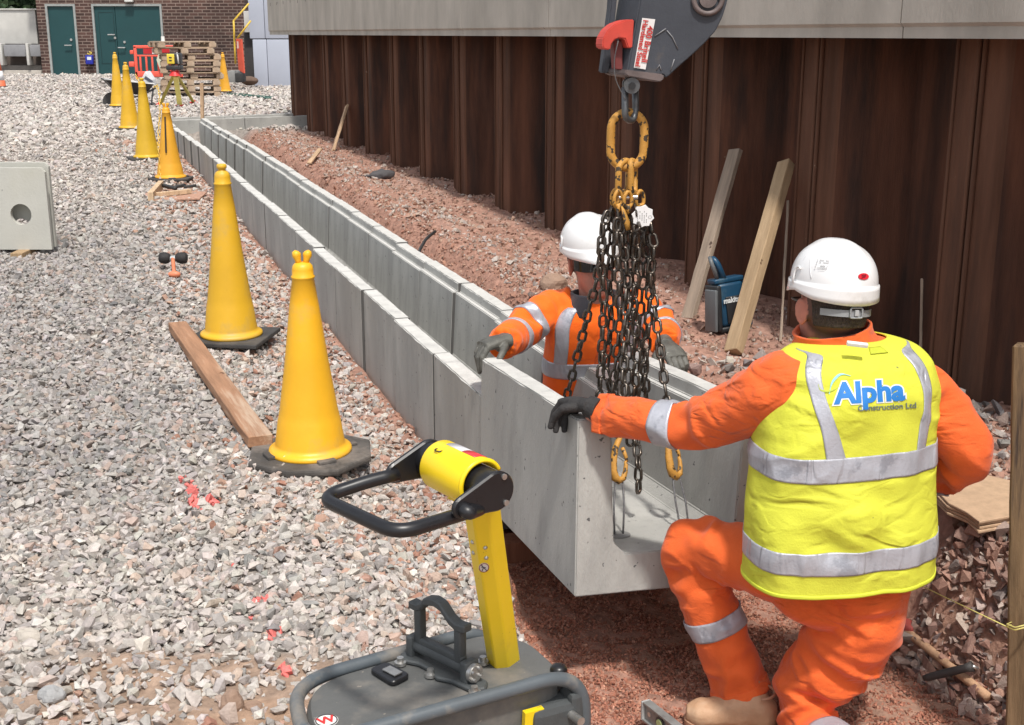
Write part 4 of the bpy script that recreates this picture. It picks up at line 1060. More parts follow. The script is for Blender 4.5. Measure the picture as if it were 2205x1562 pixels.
def boulder(p, r, m, lab, seed, sc=(1, .8, .75)):
    bm = bmesh.new(); bmesh.ops.create_icosphere(bm, subdivisions=3, radius=r)
    for v in bm.verts:
        n_ = v.co.normalized(); v.co *= 1 + .22 * float(vn(n_.x * 1.6 + seed, n_.y * 1.6, n_.z * 1.6, seed)) + .05 * float(vn(n_.x * 6, n_.y * 6, n_.z * 6, seed)); v.co.x *= sc[0]; v.co.y *= sc[1]; v.co.z *= sc[2]
    mb = MB(); mb.bm(bm, Matrix.Translation(p), False); tag(mb.build('boulder', m), lab, 'rock')
BR = mat('boulder_tan', (.30, .20, .145), rough=.9, bump=.5, bs=60); BR2 = mat('boulder_pale', (.42, .38, .33), rough=.9, bump=.5, bs=60)
g = G(1195, 640); boulder(g + Vector((.0, .2, .03)), .075, BR, 'tan boulder on the bank behind the shoulder of the man holding the far end', 3)
g = G(502, 1530); boulder(g + Vector((0, 0, .012)), .036, BR, 'smooth tan stone in the bare earth at the bottom of the picture', 5, (.85, .8, 1))
g = G(545, 1535); boulder(g + Vector((0, 0, .005)), .022, BR, 'angular tan stone just right of the smooth tan one', 6, (1.1, .7, .8))
g = G(62, 1385); boulder(g + Vector((0, 0, .01)), .034, BR2, 'large pale stone near the lower left picture edge', 8)
g = G(112, 1515); boulder(g + Vector((0, 0, .01)), .034, mat('boulder_grey', (.33, .33, .33), rough=.9, bump=.5, bs=60), 'large grey stone in the bottom left corner', 9)

# ------------------------------------------------------------------ blue work lamp
BLU = mat('blue_plastic', (.010, .055, .11), rough=.4, var=.15, c3=(.05, .1, .13), c3_s=8); BLKP = mat('black_plastic', (.022, .023, .025), rough=.45, var=.2); GRYP = mat('grey_plastic', (.12, .13, .135), rough=.45)
g = G(1583, 716); lamp = empty('work_lamp', g, 'blue and black site lamp with a carrying handle between the two leaning timbers', 'lamp')
LF = basis(Vector((.93, .36, 0)), Vector((-.36, .93, 0)), Vector((0, 0, 1)), g + Vector((-.02, .02, .0))) @ Matrix.Rotation(math.radians(-8), 4, 'X') @ Matrix.Rotation(math.radians(-5), 4, 'Y') @ Matrix.Diagonal((.84, .84, .92, 1))
def lbox(c, s_, nm, m, bev=.01, rx=0, ry=0):
    mb = MB(); mb.box((0, 0, 0), s_, None, bev); M_ = LF @ Matrix.Translation(Vector(c)) @ Matrix.Rotation(rx, 4, 'X') @ Matrix.Rotation(ry, 4, 'Y')
    V = MB(); V.add([M_ @ Vector(v) for v in mb.V], mb.F, True); return V.build(nm, m, lamp)
lbox((.0, 0, .15), (.17, .12, .24), 'housing', BLU, .02); lbox((-.105, -.01, .14), (.03, .15, .25), 'led_panel', BLKP, .008, 0, .08); lbox((-.135, -.03, .13), (.018, .13, .23), 'led_panel', GRYP, .006, 0, .12)
lbox((.01, -.066, .12), (.12, .012, .15), 'battery_cover', BLKP, .005); lbox((.105, .0, .14), (.03, .14, .25), 'side_panel', BLU, .01); lbox((.0, 0, .283), (.20, .10, .03), 'top_rim', BLU, .01); lbox((0, 0, .015), (.22, .14, .03), 'foot', BLKP, .01)
mb = MB(); q = [LF @ Vector(p) for p in ((-.02, -.03, .27), (-.06, -.03, .38), (-.075, -.01, .41), (-.06, .03, .40), (-.02, .04, .28))]; mb.tube(round_path(q, .03, 4), .016, 10); mb.build('carrying_handle', BLU, lamp)
mb = MB(); q = [LF @ Vector(p) for p in ((-.075, -.035, .30), (-.10, -.03, .39), (-.09, 0, .42))]; mb.tube(round_path(q, .03, 4), .011, 10); mb.build('stay', GRYP, lamp)
TM = LF @ Matrix.Translation((-.015, -.075, .175)) @ Matrix.Rotation(math.radians(90), 4, 'X')
text_mb('makita', .042, TM, .001, .0012).build('lettering', mat('white_ink', (.65, .68, .68)), lamp)

# ------------------------------------------------------------------ far working group: barrier, barrow, pallets, laser level
PB = mat('barrier_red', (.78, .11, .07), rough=.45, var=.08); DKG = mat('dark_grey', (.05, .05, .055), rough=.7)
YR = 30.3; ba = P(287, 98, YR); bb2 = P(287, 172, YR); zt_, zb_ = ba.z, bb2.z; xl = ba.x; xr = P(392, 130, YR).x
br = empty('plastic_barrier', (xl + .5, YR, zb_), 'red plastic pedestrian barrier with a white board behind the wheelbarrow', 'barrier')
mb = MB(); Hb = zt_ - zb_; Wb = xr - xl
mb.box((xl + Wb / 2, YR, zt_ - Hb * .045), (Wb, .06, Hb * .09), bev=.015); mb.box((xl + Wb / 2, YR, zt_ - Hb * .30), (Wb, .05, Hb * .05), bev=.01); mb.box((xl + Wb / 2, YR, zb_ + Hb * .16), (Wb, .06, Hb * .17), bev=.015)
mb.box((xl + .035, YR, (zt_ + zb_) / 2), (.07, .06, Hb * .96), bev=.015)
nb = 8
for k in range(1, nb): mb.box((xl + Wb * k / nb, YR, zt_ - Hb * .52), (.045, .045, Hb * .46), bev=.01)
mb.box((xl - .05, YR, zt_ - Hb * .2), (.08, .05, .09), bev=.015); mb.box((xl - .07, YR, zb_ + Hb * .45), (.13, .05, .12), bev=.02)
mb.build('barrier_frame', PB, br)
for k, (m, w) in enumerate(((mat('board_red', (.45, .015, .02), rough=.4), .2), (mat('board_white', (.75, .75, .72), rough=.4), .2), (MATS['board_red'], .2))):
    mb = MB(); mb.box((xl + .33 + k * .205, YR - .005, zt_ - Hb * .17), (w, .03, Hb * .15)); mb.build('reflective_board', m, br)
mb = MB(); mb.box((xl + .55, YR, zb_ - .03), (.5, .3, .07), bev=.02); mb.build('foot', RUBB, br)
p = P(344, 132, YR - .1); mb = MB(); mb.prism([(0, -.2), (.055, -.02), (0, .2), (-.07, .03)], 0, .02, Matrix.Translation(p) @ Matrix.Rotation(math.radians(90), 4, 'X')); tag(mb.build('hanging_bag', mat('bag_cream', (.55, .55, .42))), 'cream coloured kite shaped bag hanging on the red barrier', 'bag')

YW = 23.4; wbp = G(300, 232); whb = empty('wheelbarrow', (P(280, 200, YW).x, YW, wbp.z), 'dark steel wheelbarrow half hidden behind the far yellow cones', 'wheelbarrow')
TRY = mat('barrow_steel', (.045, .042, .045), rough=.6, var=.3)
def WBp(u, v, dy=0): return P(u, v, YW + dy)
top = [WBp(218, 170, .3), WBp(326, 180, .3), WBp(332, 180, -.3), WBp(226, 171, -.3)]; bot = [WBp(250, 200, .15), WBp(312, 206, .15), WBp(314, 206, -.15), WBp(252, 200, -.15)]
mb = MB(); inn = [p.lerp((top[0] + top[2]) / 2, .04) for p in top]; inb = [p + Vector((0, 0, .02)) for p in bot]
mb.add(top + bot + inn + inb, [(0, 1, 5, 4), (1, 2, 6, 5), (2, 3, 7, 6), (3, 0, 4, 7), (4, 5, 6, 7), (9, 8, 12, 13), (10, 9, 13, 14), (11, 10, 14, 15), (8, 11, 15, 12), (15, 14, 13, 12), (0, 8, 9, 1), (1, 9, 10, 2), (2, 10, 11, 3), (3, 11, 8, 0)]); mb.build('tray', TRY, whb, fix=True)
mb = MB(); mb.tube(top, .016, 8, closed=True); mb.build('rim', mat('rim_grey', (.45, .45, .45), rough=.5, metal=.3), whb)
for dy in (-.22, .22):
    mb = MB(); mb.tube(round_path([WBp(335, 190, dy), WBp(300, 208, dy), WBp(240, 214, dy * .4)], .1, 3), .017, 8); mb.build('handle', DKG, whb)
    mb = MB(); mb.tube(round_path([WBp(330, 192, dy), WBp(327, 214, dy), WBp(326, 232, dy)], .05, 3), .015, 8); mb.build('leg', DKG, whb)
c = WBp(243, 219); mb = MB(); mb.cyl(c + Vector((0, -.05, 0)), c + Vector((0, .05, 0)), .17, n=24); mb.build('wheel', RUBB, whb)
q = [(300, 181), (306, 174), (312, 165), (318, 153), (323, 160), (330, 172), (331, 183)]
mb = MB(); mb.prism([((WBp(u, v)).x - WBp(315, 170).x, WBp(u, v).z - WBp(315, 170).z) for u, v in q], -.16, .16, Matrix.Translation(WBp(315, 170)) @ Matrix.Rotation(math.radians(90), 4, 'X'), bev=.01)
bg_ = mb.build('paper_sack', mat('sack_white', (.68, .69, .7), rough=.6)); tag(bg_, 'white paper sack standing in the wheelbarrow', 'sack')
mb = MB(); mb.box(WBp(320, 172, -.165), (.16, .006, .05), Matrix.Rotation(.6, 4, 'Y')); mb.build('printed_label', mat('print_grey', (.08, .09, .12)), bg_)

# pallets
PW = [WD_('pallet_a', (.40, .29, .20), knots=False), WD_('pallet_b', (.33, .235, .16), knots=False), WD_('pallet_c', (.45, .34, .24), knots=False)]
for m_ in PW: pass
W_PLT = mat('pallet_wood', (.36, .265, .185), rough=.85, var=.25, vs=5, bump=.2, c3=(.46, .37, .27), c3_s=2)
def pallet():
    t = empty('pallet', (0, 0, 0), '', 'pallet', 'stacked wooden pallets')
    mb = MB()
    for k in range(7): mb.box((0, -.42 + k * .14, .119), (1.16, .1, .018))
    mb.build('top_deck', W_PLT, t)
    mb = MB()
    for x in (-.53, 0, .53):
        for y in (-.42, 0, .42): mb.box((x, y, .0595), (.15, .12, .085))
        mb.box((x, 0, .106), (.1, .94, .0075))
    mb.build('block', W_PLT, t)
    mb = MB()
    for y in (-.42, 0, .42): mb.box((0, y, .008), (1.16, .1, .016))
    mb.build('bottom_deck', W_PLT, t); return t
gp = G(415, 210); pc = P(415, 210, gp.y + .5); zb_ = gz1(pc.x, pc.y) - .02
pl0 = pallet(); names = ['top', 'second from top', 'third from top', 'fourth from top', 'fifth from top', 'sixth from top', 'seventh from top', 'eighth from top', 'bottom']
for k in range(9):
    o = pl0 if k == 0 else copy_tree(pl0)
    o.location = (pc.x + random.uniform(-.04, .04) - (.14 if k >= 7 else 0), pc.y + random.uniform(-.05, .05), zb_ + k * .1285)
    o.rotation_euler = (0, 0, .28 + random.uniform(-.04, .04) + (.25 if k == 8 else 0))
    o['label'] = '%s weathered wooden pallet in the stack by the laser level' % names[8 - k]
cp = MB(); cp.cyl((pc.x - .55, pc.y, zb_ + 9 * .1285), (pc.x - .55, pc.y, zb_ + 9 * .1285 + .1), .04, .036, 16); tag(cp.build('paper_cup', mat('cup_white', (.7, .7, .68))), 'white cup standing on top of the pallet stack', 'cup')
# low bricks beside the pallets
bk = MB(); g = G(347, 200)
o_ = None
for k, (u, v) in enumerate(((341, 176), (343, 186), (342, 196))):
    p = P(u, v, g.y); mb = MB(); mb.box(p, (.22, .11, .085), Matrix.Rotation(.1 * k, 4, 'Z'), .006); tag(mb.build('concrete_block', mat('block_pale', (.45, .43, .4), rough=.9)), '%s pale concrete block piled behind the tripod leg' % ['top', 'middle', 'bottom'][k], 'block', 'blocks behind the tripod')

# tripod and rotating laser
YT = 22.6
apex = P(377, 156, YT); feet = [G(388, 232), G(420, 226), G(335, 212)]
feet[2] = Vector((P(341, 205, YT + .7).x, YT + .7, 0)); feet[2].z = gz1(feet[2].x, feet[2].y)
tp = empty('survey_tripod', Vector((apex.x, apex.y, feet[0].z)), 'yellow survey tripod with red fittings carrying the laser level', 'tripod')
YLP = mat('tripod_yellow', (.85, .74, .22), rough=.5); OLV = mat('tripod_olive', (.42, .35, .06), rough=.5); RDP = mat('tripod_red', (.62, .03, .03), rough=.4)
for i, f in enumerate(feet):
    a = apex + (f - apex).normalized() * .08; d = (f - a); L = d.length; x, y, z = frame_z(d)
    y2 = Vector((0, -1, 0)); y2 = (y2 - z * y2.dot(z)).normalized(); x2 = y2.cross(z)
    mb = MB(); w = .085 if i == 0 else .05; m1 = basis(x2, y2, z, a.lerp(f, .46)); T = MB(); T.box((0, 0, 0), (w, .035, L * .9), bev=.004); mb.add([m1 @ Vector(v) for v in T.V], T.F); mb.build('tripod_leg', YLP if i == 0 else OLV, tp)
    mb = MB(); mb.tube([a.lerp(f, .9), a.lerp(f, .95), f], [.045, .05, .012], 8); mb.box(a.lerp(f, .93), (.15, .05, .03), bev=.01); mb.build('tripod_foot', RDP, tp)
mb = MB(); mb.cyl(apex + Vector((0, 0, -.06)), apex + Vector((0, 0, .03)), .11, .07, 18); mb.build('tripod_head', RDP, tp)
ls = empty('laser_level', apex + Vector((0, 0, .03)), 'black and yellow rotating laser level on the survey tripod', 'laser level')
LB = mat('laser_black', (.03, .03, .032), rough=.5); b0_ = apex + Vector((0, 0, .03))
mb = MB(); mb.box(b0_ + Vector((0, 0, .05)), (.26, .2, .08), bev=.02); mb.box(b0_ + Vector((.02, 0, .20)), (.22, .19, .2), bev=.03); mb.build('body', LB, ls)
mb = MB(); mb.box(b0_ + Vector((-.035, -.1, .20)), (.13, .03, .17), bev=.012); mb.build('front_panel', mat('laser_yellow', (.8, .6, .06), rough=.4), ls)
mb = MB(); mb.box(b0_ + Vector((-.035, -.118, .225)), (.05, .006, .02)); mb.box(b0_ + Vector((-.035, -.118, .175)), (.05, .006, .02)); mb.build('keypad', LB, ls)
mb = MB(); mb.tube(round_path([b0_ + Vector((.07, -.06, .3)), b0_ + Vector((.09, -.1, .25)), b0_ + Vector((.1, -.11, .12))], .03, 3), .014, 8); mb.build('handle', mat('laser_white', (.6, .6, .58)), ls)
# ------------------------------------------------------------------ lifting gear
YH = 3.86
def H(u, v, dy=0.0): return P(u, v, YH + dy)
HITCH = mat('hitch_paint', (.045, .05, .062), rough=.55, var=.18, vs=5, bump=.12, bs=40, c3=(.09, .08, .075), c3_s=7, c3_t=.62, c3_w=.1, spec=.45)
HEDGE = mat('hitch_worn', (.13, .10, .095), rough=.6, var=.3, vs=12, bump=.2)
HRED = mat('catch_red', (.55, .055, .035), rough=.5, var=.15, vs=9, c3=(.35, .06, .05), c3_s=8)
hitch = empty('quick_hitch', H(1440, 80), 'dark grey machine hitch with red catch hanging in at the top of the picture', 'crane hitch')
EXT = Vector((-.055, .13, 0))
def pl_ext(poly, name, m, off=(0, 0, 0), ext=EXT, par=hitch, smooth=False, bev=.004):
    """plate: outline in the plane of the hitch side, given real thickness"""
    bm = bmesh.new(); vs = [bm.verts.new(H(u, v) + Vector(off)) for u, v in poly]; f = bm.faces.new(vs)
    r = bmesh.ops.extrude_face_region(bm, geom=[f]); bmesh.ops.translate(bm, vec=ext, verts=[g for g in r['geom'] if isinstance(g, bmesh.types.BMVert)])
    bmesh.ops.recalc_face_normals(bm, faces=bm.faces)
    if bev: bmesh.ops.bevel(bm, geom=list(bm.edges), offset=bev, segments=2, affect='EDGES')
    mb = MB(); mb.bm(bm, None, smooth); return mb.build(name, m, par)
def arc(pts, n=6):
    out = []
    for i in range(len(pts)): out.append(pts[i])
    return out
pl_ext([(1350, 158), (1366, 70), (1382, -20), (1400, -230), (1560, -260), (1600, -150), (1575, -50), (1567, 5), (1558, 35), (1543, 66), (1520, 92), (1490, 120), (1460, 146), (1440, 165), (1434, 168), (1428, 162)], 'side_plate', HITCH)
pl_ext([(1348, 150), (1428, 160), (1431, 166), (1427, 174), (1420, 177), (1352, 165), (1346, 160)], 'lower_lip', HEDGE, (0, -.004, 0), EXT + Vector((0, .006, 0)), bev=.003)
pl_ext([(1333, 160), (1352, 20), (1362, -120), (1380, -125), (1362, 60), (1350, 160)], 'inner_plate', HITCH, (-.045, .10, 0), Vector((-.01, .03, 0)))
mb = MB(); c = H(1524, -2); mb.tube([c + Vector((math.cos(a) * .042, -.006, math.sin(a) * .042)) for a in np.linspace(0, 2 * math.pi, 32)[:-1]], .008, 8, closed=True); mb.cyl(c + Vector((0, .0, 0)), c + Vector((0, -.012, 0)), .026, n=24); mb.build('pivot_boss', HEDGE, hitch)
cat_ = [(1366, 40), (1346, 40), (1322, 46), (1302, 58), (1288, 72), (1280, 88), (1281, 98), (1290, 104), (1298, 94), (1310, 84), (1324, 78), (1336, 80), (1342, 92), (1346, 120), (1350, 150), (1356, 150)]
cat2 = [(1366, 42), (1346, 44), (1324, 52), (1308, 66), (1299, 82), (1297, 98), (1300, 106), (1314, 108), (1317, 96), (1324, 86), (1334, 82), (1346, 84), (1350, 96), (1352, 104), (1362, 104)]
pl_ext(cat2, 'red_catch', HRED, (0, -.0, 0), Vector((-.018, .05, 0)), bev=.003)
pl_ext([(1330, 84), (1350, 90), (1350, 152), (1334, 150)], 'catch_arm', mat('catch_dark_red', (.16, .03, .028), rough=.6), (-.01, .03, 0), Vector((-.01, .03, 0)), bev=.002)
mb = MB(); mb.tube(round_path([H(1332, 84, .01), H(1322, 130, .01), H(1324, 170, .01), H(1342, 206, .01), H(1347, 216, .01)], .03, 5), .0042, 8, sq=(1, .35)); mb.build('safety_lever', mat('lever_grey', (.16, .16, .165), rough=.4, metal=.6), hitch)
# scratches and chipped paint standing slightly proud
mb = MB()
for q in ([(1436, 66), (1448, 80), (1460, 106)], [(1414, 150), (1420, 140), (1424, 152)], [(1444, 152), (1452, 128)], [(1410, 78), (1434, 62)]):
    mb.tube([H(u, v, -.002) for u, v in q], .0016, 5)
mb.build('scratches', mat('scratch', (.22, .22, .23), rough=.5), hitch)
# sticker with its lettering
SQ = [H(1383, 39, -.0035), H(1411, 42, -.0035), H(1390, 150, -.0035), H(1365, 146, -.0035)]
mb = MB(); mb.add(SQ + [p + Vector((0, .003, 0)) for p in SQ], [(0, 1, 2, 3), (7, 6, 5, 4), (1, 0, 4, 5), (2, 1, 5, 6), (3, 2, 6, 7), (0, 3, 7, 4)]); stk = mb.build('sticker', mat('sticker_white', (.72, .70, .68), rough=.5, var=.05), hitch, fix=True)
xd = ((SQ[3] - SQ[0]) + (SQ[2] - SQ[1])).normalized(); yd = (SQ[1] - SQ[0]); yd = (yd - xd * yd.dot(xd)).normalized(); zd = xd.cross(yd)
mid = (SQ[0] + SQ[1] + SQ[2] + SQ[3]) / 4
for txt, k, sz, in (('400 Brinell', .0085, .0245), ('Hardened Steel', -.0085, .0218)):
    text_mb(txt, sz, basis(xd, yd, zd, mid + yd * k + zd * .0022), .0004, .0005).build('lettering', mat('red_ink', (.5, .03, .025)), stk)
# shackle
SHK = mat('shackle_steel', (.12, .125, .13), rough=.4, metal=.7, var=.2)
shk = empty('shackle', H(1362, 187, .03), 'galvanised grey shackle between the hitch and the yellow ring', 'shackle')
dyk = .05
mb = MB(); mb.tube(round_path([H(1368, 188, dyk + .02), H(1369, 240, dyk + .02), H(1362, 262, dyk - .0), H(1346, 255, dyk - .02), H(1346, 188, dyk - .02)], .03, 6), .0105, 12); mb.build('bow', SHK, shk)
mb = MB(); c = H(1361, 185, dyk - .045); mb.cyl(c, c + Vector((.0, .03, 0)), .024, n=20); mb.cyl(c + Vector((0, .08, 0)), c + Vector((.0, .10, 0)), .022, n=20); mb.build('eye', SHK, shk)
mb = MB(); mb.cyl(c + Vector((0, -.012, 0)), c + Vector((0, .11, 0)), .0105, n=14); mb.build('pin', mat('pin_dark', (.04, .04, .042), rough=.4, metal=.6), shk)

# chain sling
YS = 3.93
def Q(u, v, dy=0.0): return P(u, v, YS + dy)
sling = empty('chain_sling', Q(1351, 300), 'black steel chain sling with speckled yellow top ring holding the hoisted unit', 'chain sling')
YCH = mat('sling_yellow', (.50, .25, .045), rough=.6, var=.2, vs=15, spots=(.05, .035, .02), spot_s=55, spot_t=.575, bump=.2, bs=120)
BCH = mat('chain_black', (.10, .085, .072), rough=.3, metal=.75, var=.35, vs=30, c3=(.12, .07, .045), c3_s=14, c3_t=.55, c3_w=.15)
ZN = mat('zinc', (.5, .5, .5), rough=.3, metal=.8)
def oval(c, hw, hh, rad, r, ax, ay, n=40):
    pts = []
    for i in range(n):
        a = 2 * math.pi * i / n; pts.append(c + ax * (math.cos(a) * hw) + ay * (math.copysign(abs(math.sin(a)) ** .8, math.sin(a)) * hh))
    return pts
ax = Vector((1, .12, 0)).normalized(); ay = Vector((0, 0, 1))
rc = Q(1351, 302)
mb = MB()
hw, hh = .0525, .084; pts = []
for i in range(48):
    a = 2 * math.pi * i / 48; c_, s_ = math.cos(a), math.sin(a)
    pts.append(rc + ax * (c_ * hw) + ay * (s_ * hw + math.copysign(hh - hw, s_) if abs(s_) > 1e-6 else 0))
mb.tube(pts, .0135, 14, closed=True); mb.build('master_ring', YCH, sling)
for (u, dx) in ((1343, -.012), (1362, .012)):
    c = Q(u, 382); pts = []
    a1 = Vector((.25 if dx < 0 else -.25, 1, 0)).normalized()
    for i in range(32):
        a = 2 * math.pi * i / 32; c_, s_ = math.cos(a), math.sin(a); pts.append(c + a1 * (c_ * .020) + ax * (c_ * .013) + ay * (s_ * .02 + math.copysign(.030, s_)) + ax * (s_ * -dx * .3))
    mb = MB(); mb.tube(pts, .0105, 12, closed=True); mb.build('sub_link', YCH, sling)
conn = [(1325, 425, .03), (1331, 428, -.03), (1352, 430, -.035), (1378, 428, .01)]
for (u, v, dy) in conn:
    mb = MB(); c = Q(u, v, dy); pts = []
    for i in range(20):
        a = 2 * math.pi * i / 20; c_, s_ = math.cos(a), math.sin(a); pts.append(c + ax * (c_ * .012 * (1 - .3 * s_)) + ay * (s_ * .018 + math.copysign(.006, s_)) + Vector((0, c_ * .006, 0)))
    mb.tube(pts, .0062, 8, closed=True)
    mb.tube([c + Vector((0, 0, -.016)), c + Vector((.003, 0, -.035)), c + Vector((.0, 0, -.045))], [.009, .008, .004], 8); mb.build('connector', YCH, sling)
mb = MB(); mb.cyl(Q(1333, 426, -.02), Q(1373, 425, -.02), .0075, n=12); mb.build('pin', ZN, sling)
mb = MB(); mb.tube([Q(1338, 440, -.04), Q(1345, 462, -.05), Q(1350, 480, -.05), Q(1353, 496, -.05)], [.004, .009, .0125, .009], 8, sq=(1, .6)); mb.build('shortening_hook', YCH, sling)
# legs
topc = [Q(1320, 445, .05), Q(1330, 445, -.02), Q(1352, 448, .04), Q(1380, 446, .0)]
def hook_at(tp, up, k):
    """clevis hook whose throat holds the wire loop at tp"""
    up = up.normalized(); sd = Vector((.9, .3, 0)) if k % 2 == 0 else Vector((.8, .55, 0)); sd = (sd - up * sd.dot(up)).normalized()
    pts = []; rr = []
    c = tp + up * .012; R = .021
    path = [(0, .135, .007), (-.004, .118, .010), (-.012, .10, .0095), (-.021, .08, .010), (-.026, .045, .0115), (-.025, .012, .013), (-.017, -.010, .0145), (0, -.018, .0145), (.017, -.010, .012), (.024, .012, .0095), (.025, .032, .008), (.022, .044, .005)]
    for a, b, r in path: pts.append(c + sd * a * .82 + up * b); rr.append(r)
    mb = MB(); mb.tube(pts, rr, 10, sq=(1, .8)); mb.tube([c + up * .125 + sd * .012, c + up * .125 - sd * .018], .012, 10)
    mb.tube([c + up * .13 + sd * .010, c + up * .152 + sd * .007, c + up * .152 - sd * .007, c + up * .13 - sd * .012], .006, 8)
    h = mb.build('hook', YCH, sling)
    mb = MB(); mb.tube([c + sd * .006 + up * .085, c + sd * .02 + up * .055, c + sd * .023 + up * .04], [.007, .006, .004], 8); mb.build('safety_latch', YCH, h)
    return c + up * .155
order = [1, 3, 0, 2]   # which connector each loop uses: near left, near right, far left, far right
knee = {0: Q(1352, 600, -.05), 1: Q(1402, 600, -.0), 2: Q(1285, 602, .05), 3: Q(1370, 600, .05)}
CL, CW, CR = .0525, .034, .0053
for i, tp in enumerate(tops):
    st = topc[order[i]]; up = (knee[i] - tp).normalized(); e = hook_at(tp, up, i)
    path = [st, knee[i], e] if i != 2 else [st, Q(1304, 480, .03), knee[i], e]
    chain_mb(path, CL, CW, CR, tw=.35).build('chain', BCH, sling)
# slack falls of the shortened legs
falls = [[(1312, 455, 0), (1297, 490, -.02), (1294, 560, -.03), (1300, 650, -.02), (1296, 740, 0), (1290, 868, .0)],
         [(1318, 450, .0), (1318, 500, .03), (1312, 600, .04), (1316, 700, .03), (1304, 800, .02), (1322, 868, .02)],
         [(1330, 470, -.06), (1326, 520, -.06), (1332, 600, -.06), (1334, 700, -.05), (1318, 850, -.06)],
         [(1337, 470, .02), (1341, 540, .0), (1348, 640, -.03), (1340, 760, -.05), (1352, 900, -.05), (1358, 960, -.05)],
         [(1366, 470, .0), (1371, 490, -.06), (1370, 560, -.06), (1366, 660, -.05), (1372, 760, -.06), (1366, 880, -.05), (1374, 1000, -.2), (1375, 1062, -.2)],
         [(1374, 455, .02), (1382, 520, .02), (1386, 600, .03), (1376, 700, .03), (1390, 800, .02), (1392, 900, .0)],
         [(1380, 455, .0), (1400, 482, .0), (1407, 520, -.02), (1400, 600, -.03), (1396, 700, -.03), (1382, 860, -.02)],
         [(1355, 470, .04), (1356, 560, .05), (1362, 700, .06), (1358, 850, .07)]]
for q in falls: chain_mb([Q(*p) for p in q], CL, CW, CR, tw=random.uniform(0, 1.5)).build('chain', BCH, sling)
# identity tag
c = Q(1384, 466, -.04); mb = MB(); n = 16; pts = []
for i in range(n):
    a = 2 * math.pi * i / n + .2; r = .037 if i % 2 else .031; pts.append((r * math.cos(a), r * math.sin(a)))
TGM = basis(Vector((1, .15, 0)).normalized(), Vector((0, 0, 1)), Vector((.15, -1, 0)).normalized(), c)
mb.prism(pts, 0, .003, TGM, bev=.0008); tg = mb.build('identity_tag', mat('tag_white', (.78, .78, .78), rough=.4, var=.04), sling)
mb = MB(); rr = random.Random(3)
for k in range(5):
    y0 = -.018
    for j in range(6):
        if rr.random() < .75: mb.box(TGM @ Vector((-.017 + k * .007, y0 + j * .0065, .0034)), (.0016, .0006, .0045))
for a in np.linspace(0, 6.28, 14): mb.box(TGM @ Vector((.0225 + .005 * math.cos(a), -.003 + .005 * math.sin(a), .0034)), (.0013, .0006, .0013))
mb.build('stamped_marks', mat('tag_marks', (.12, .12, .12)), tg)
mb = MB(); mb.tube([c + Vector((-.02, -.006, .0)), c + Vector((-.022, -.006, .018)), Q(1366, 438, -.03)], .0032, 6); mb.build('tag_link', BCH, sling)
# ------------------------------------------------------------------ plate compactor
CA = Vector((.891, .454, 0)); CB = Vector((-.454, .891, 0)); CZ = Vector((0, 0, 1)); C0 = Vector((.0743, 2.136, 0))
def CK(a, b, z): return C0 + CA * a + CB * b + CZ * z
CM = basis(CA, CB, CZ, C0)
comp = empty('plate_compactor', CK(-.25, .1, gz1(-.2, 2.2)), 'grey plate compactor with yellow pole and black handle in the foreground', 'plate compactor')
COVER = mat('compactor_cover', (.105, .107, .104), rough=.55, var=.12, vs=6, bump=.15, bs=90, c3=(.21, .19, .165), c3_s=5.5, c3_t=.50, c3_w=.2, spots=(.25, .22, .19), spot_s=60, spot_t=.72, spec=.4)
GUARD = mat('guard_paint', (.085, .10, .112), rough=.45, var=.15, vs=8, c3=(.19, .175, .155), c3_s=8, c3_t=.54, c3_w=.12, spots=(.16, .09, .06), spot_s=50, spot_t=.74, spec=.5)
CAST = mat('cast_grey', (.062, .068, .07), rough=.55, var=.12, vs=20, bump=.15, bs=150, spec=.45)
CYEL = mat('compactor_yellow', (.84, .60, .012), rough=.38, var=.05, vs=4, spots=(.12, .07, .02), spot_s=75, spot_t=.735, c3=(.62, .42, .03), c3_s=5, c3_t=.62, c3_w=.2, spec=.5)
CBLK = mat('compactor_black', (.012, .012, .014), rough=.32, var=.2, vs=10, spec=.5)
BOLT = mat('bolt_steel', (.5, .49, .47), rough=.35, metal=.85, var=.15, vs=60)
ZD = .40
# cover
out = round_path([Vector((.045, -.0, 0)), Vector((-.475, -.005, 0)), Vector((-.425, .200, 0)), Vector((-.02, .235, 0)), Vector((.045, .17, 0))], .09, 7, closed=True)
mb = MB(); bm = bmesh.new(); lay = []
for z, k in ((.29, 1.0), (.375, 1.0), (.392, .985), (.40, .955)):
    cx = Vector((-.23, .10, 0)); lay.append([bm.verts.new(((p - cx) * k + cx) + Vector((0, 0, z))) for p in out])
n = len(out)
for A_, B_ in zip(lay, lay[1:]):
    for i in range(n): bm.faces.new((A_[i], A_[(i + 1) % n], B_[(i + 1) % n], B_[i]))
bm.faces.new(lay[-1]); bm.faces.new(lay[0][::-1]); bmesh.ops.recalc_face_normals(bm, faces=bm.faces)
mb.bm(bm, CM, False); cov = mb.build('engine_cover', COVER, comp)
# guard tube
gp_ = [(.066, -.012, .16), (.066, -.012, .415), (-.490, -.02, .41), (-.440, .212, .402), (-.0, .250, .402), (.05, .262, .2)]
mb = MB(); mb.tube(round_path([CK(*p) for p in gp_], .095, 9), .0135, 16); mb.build('guard_frame', GUARD, comp)
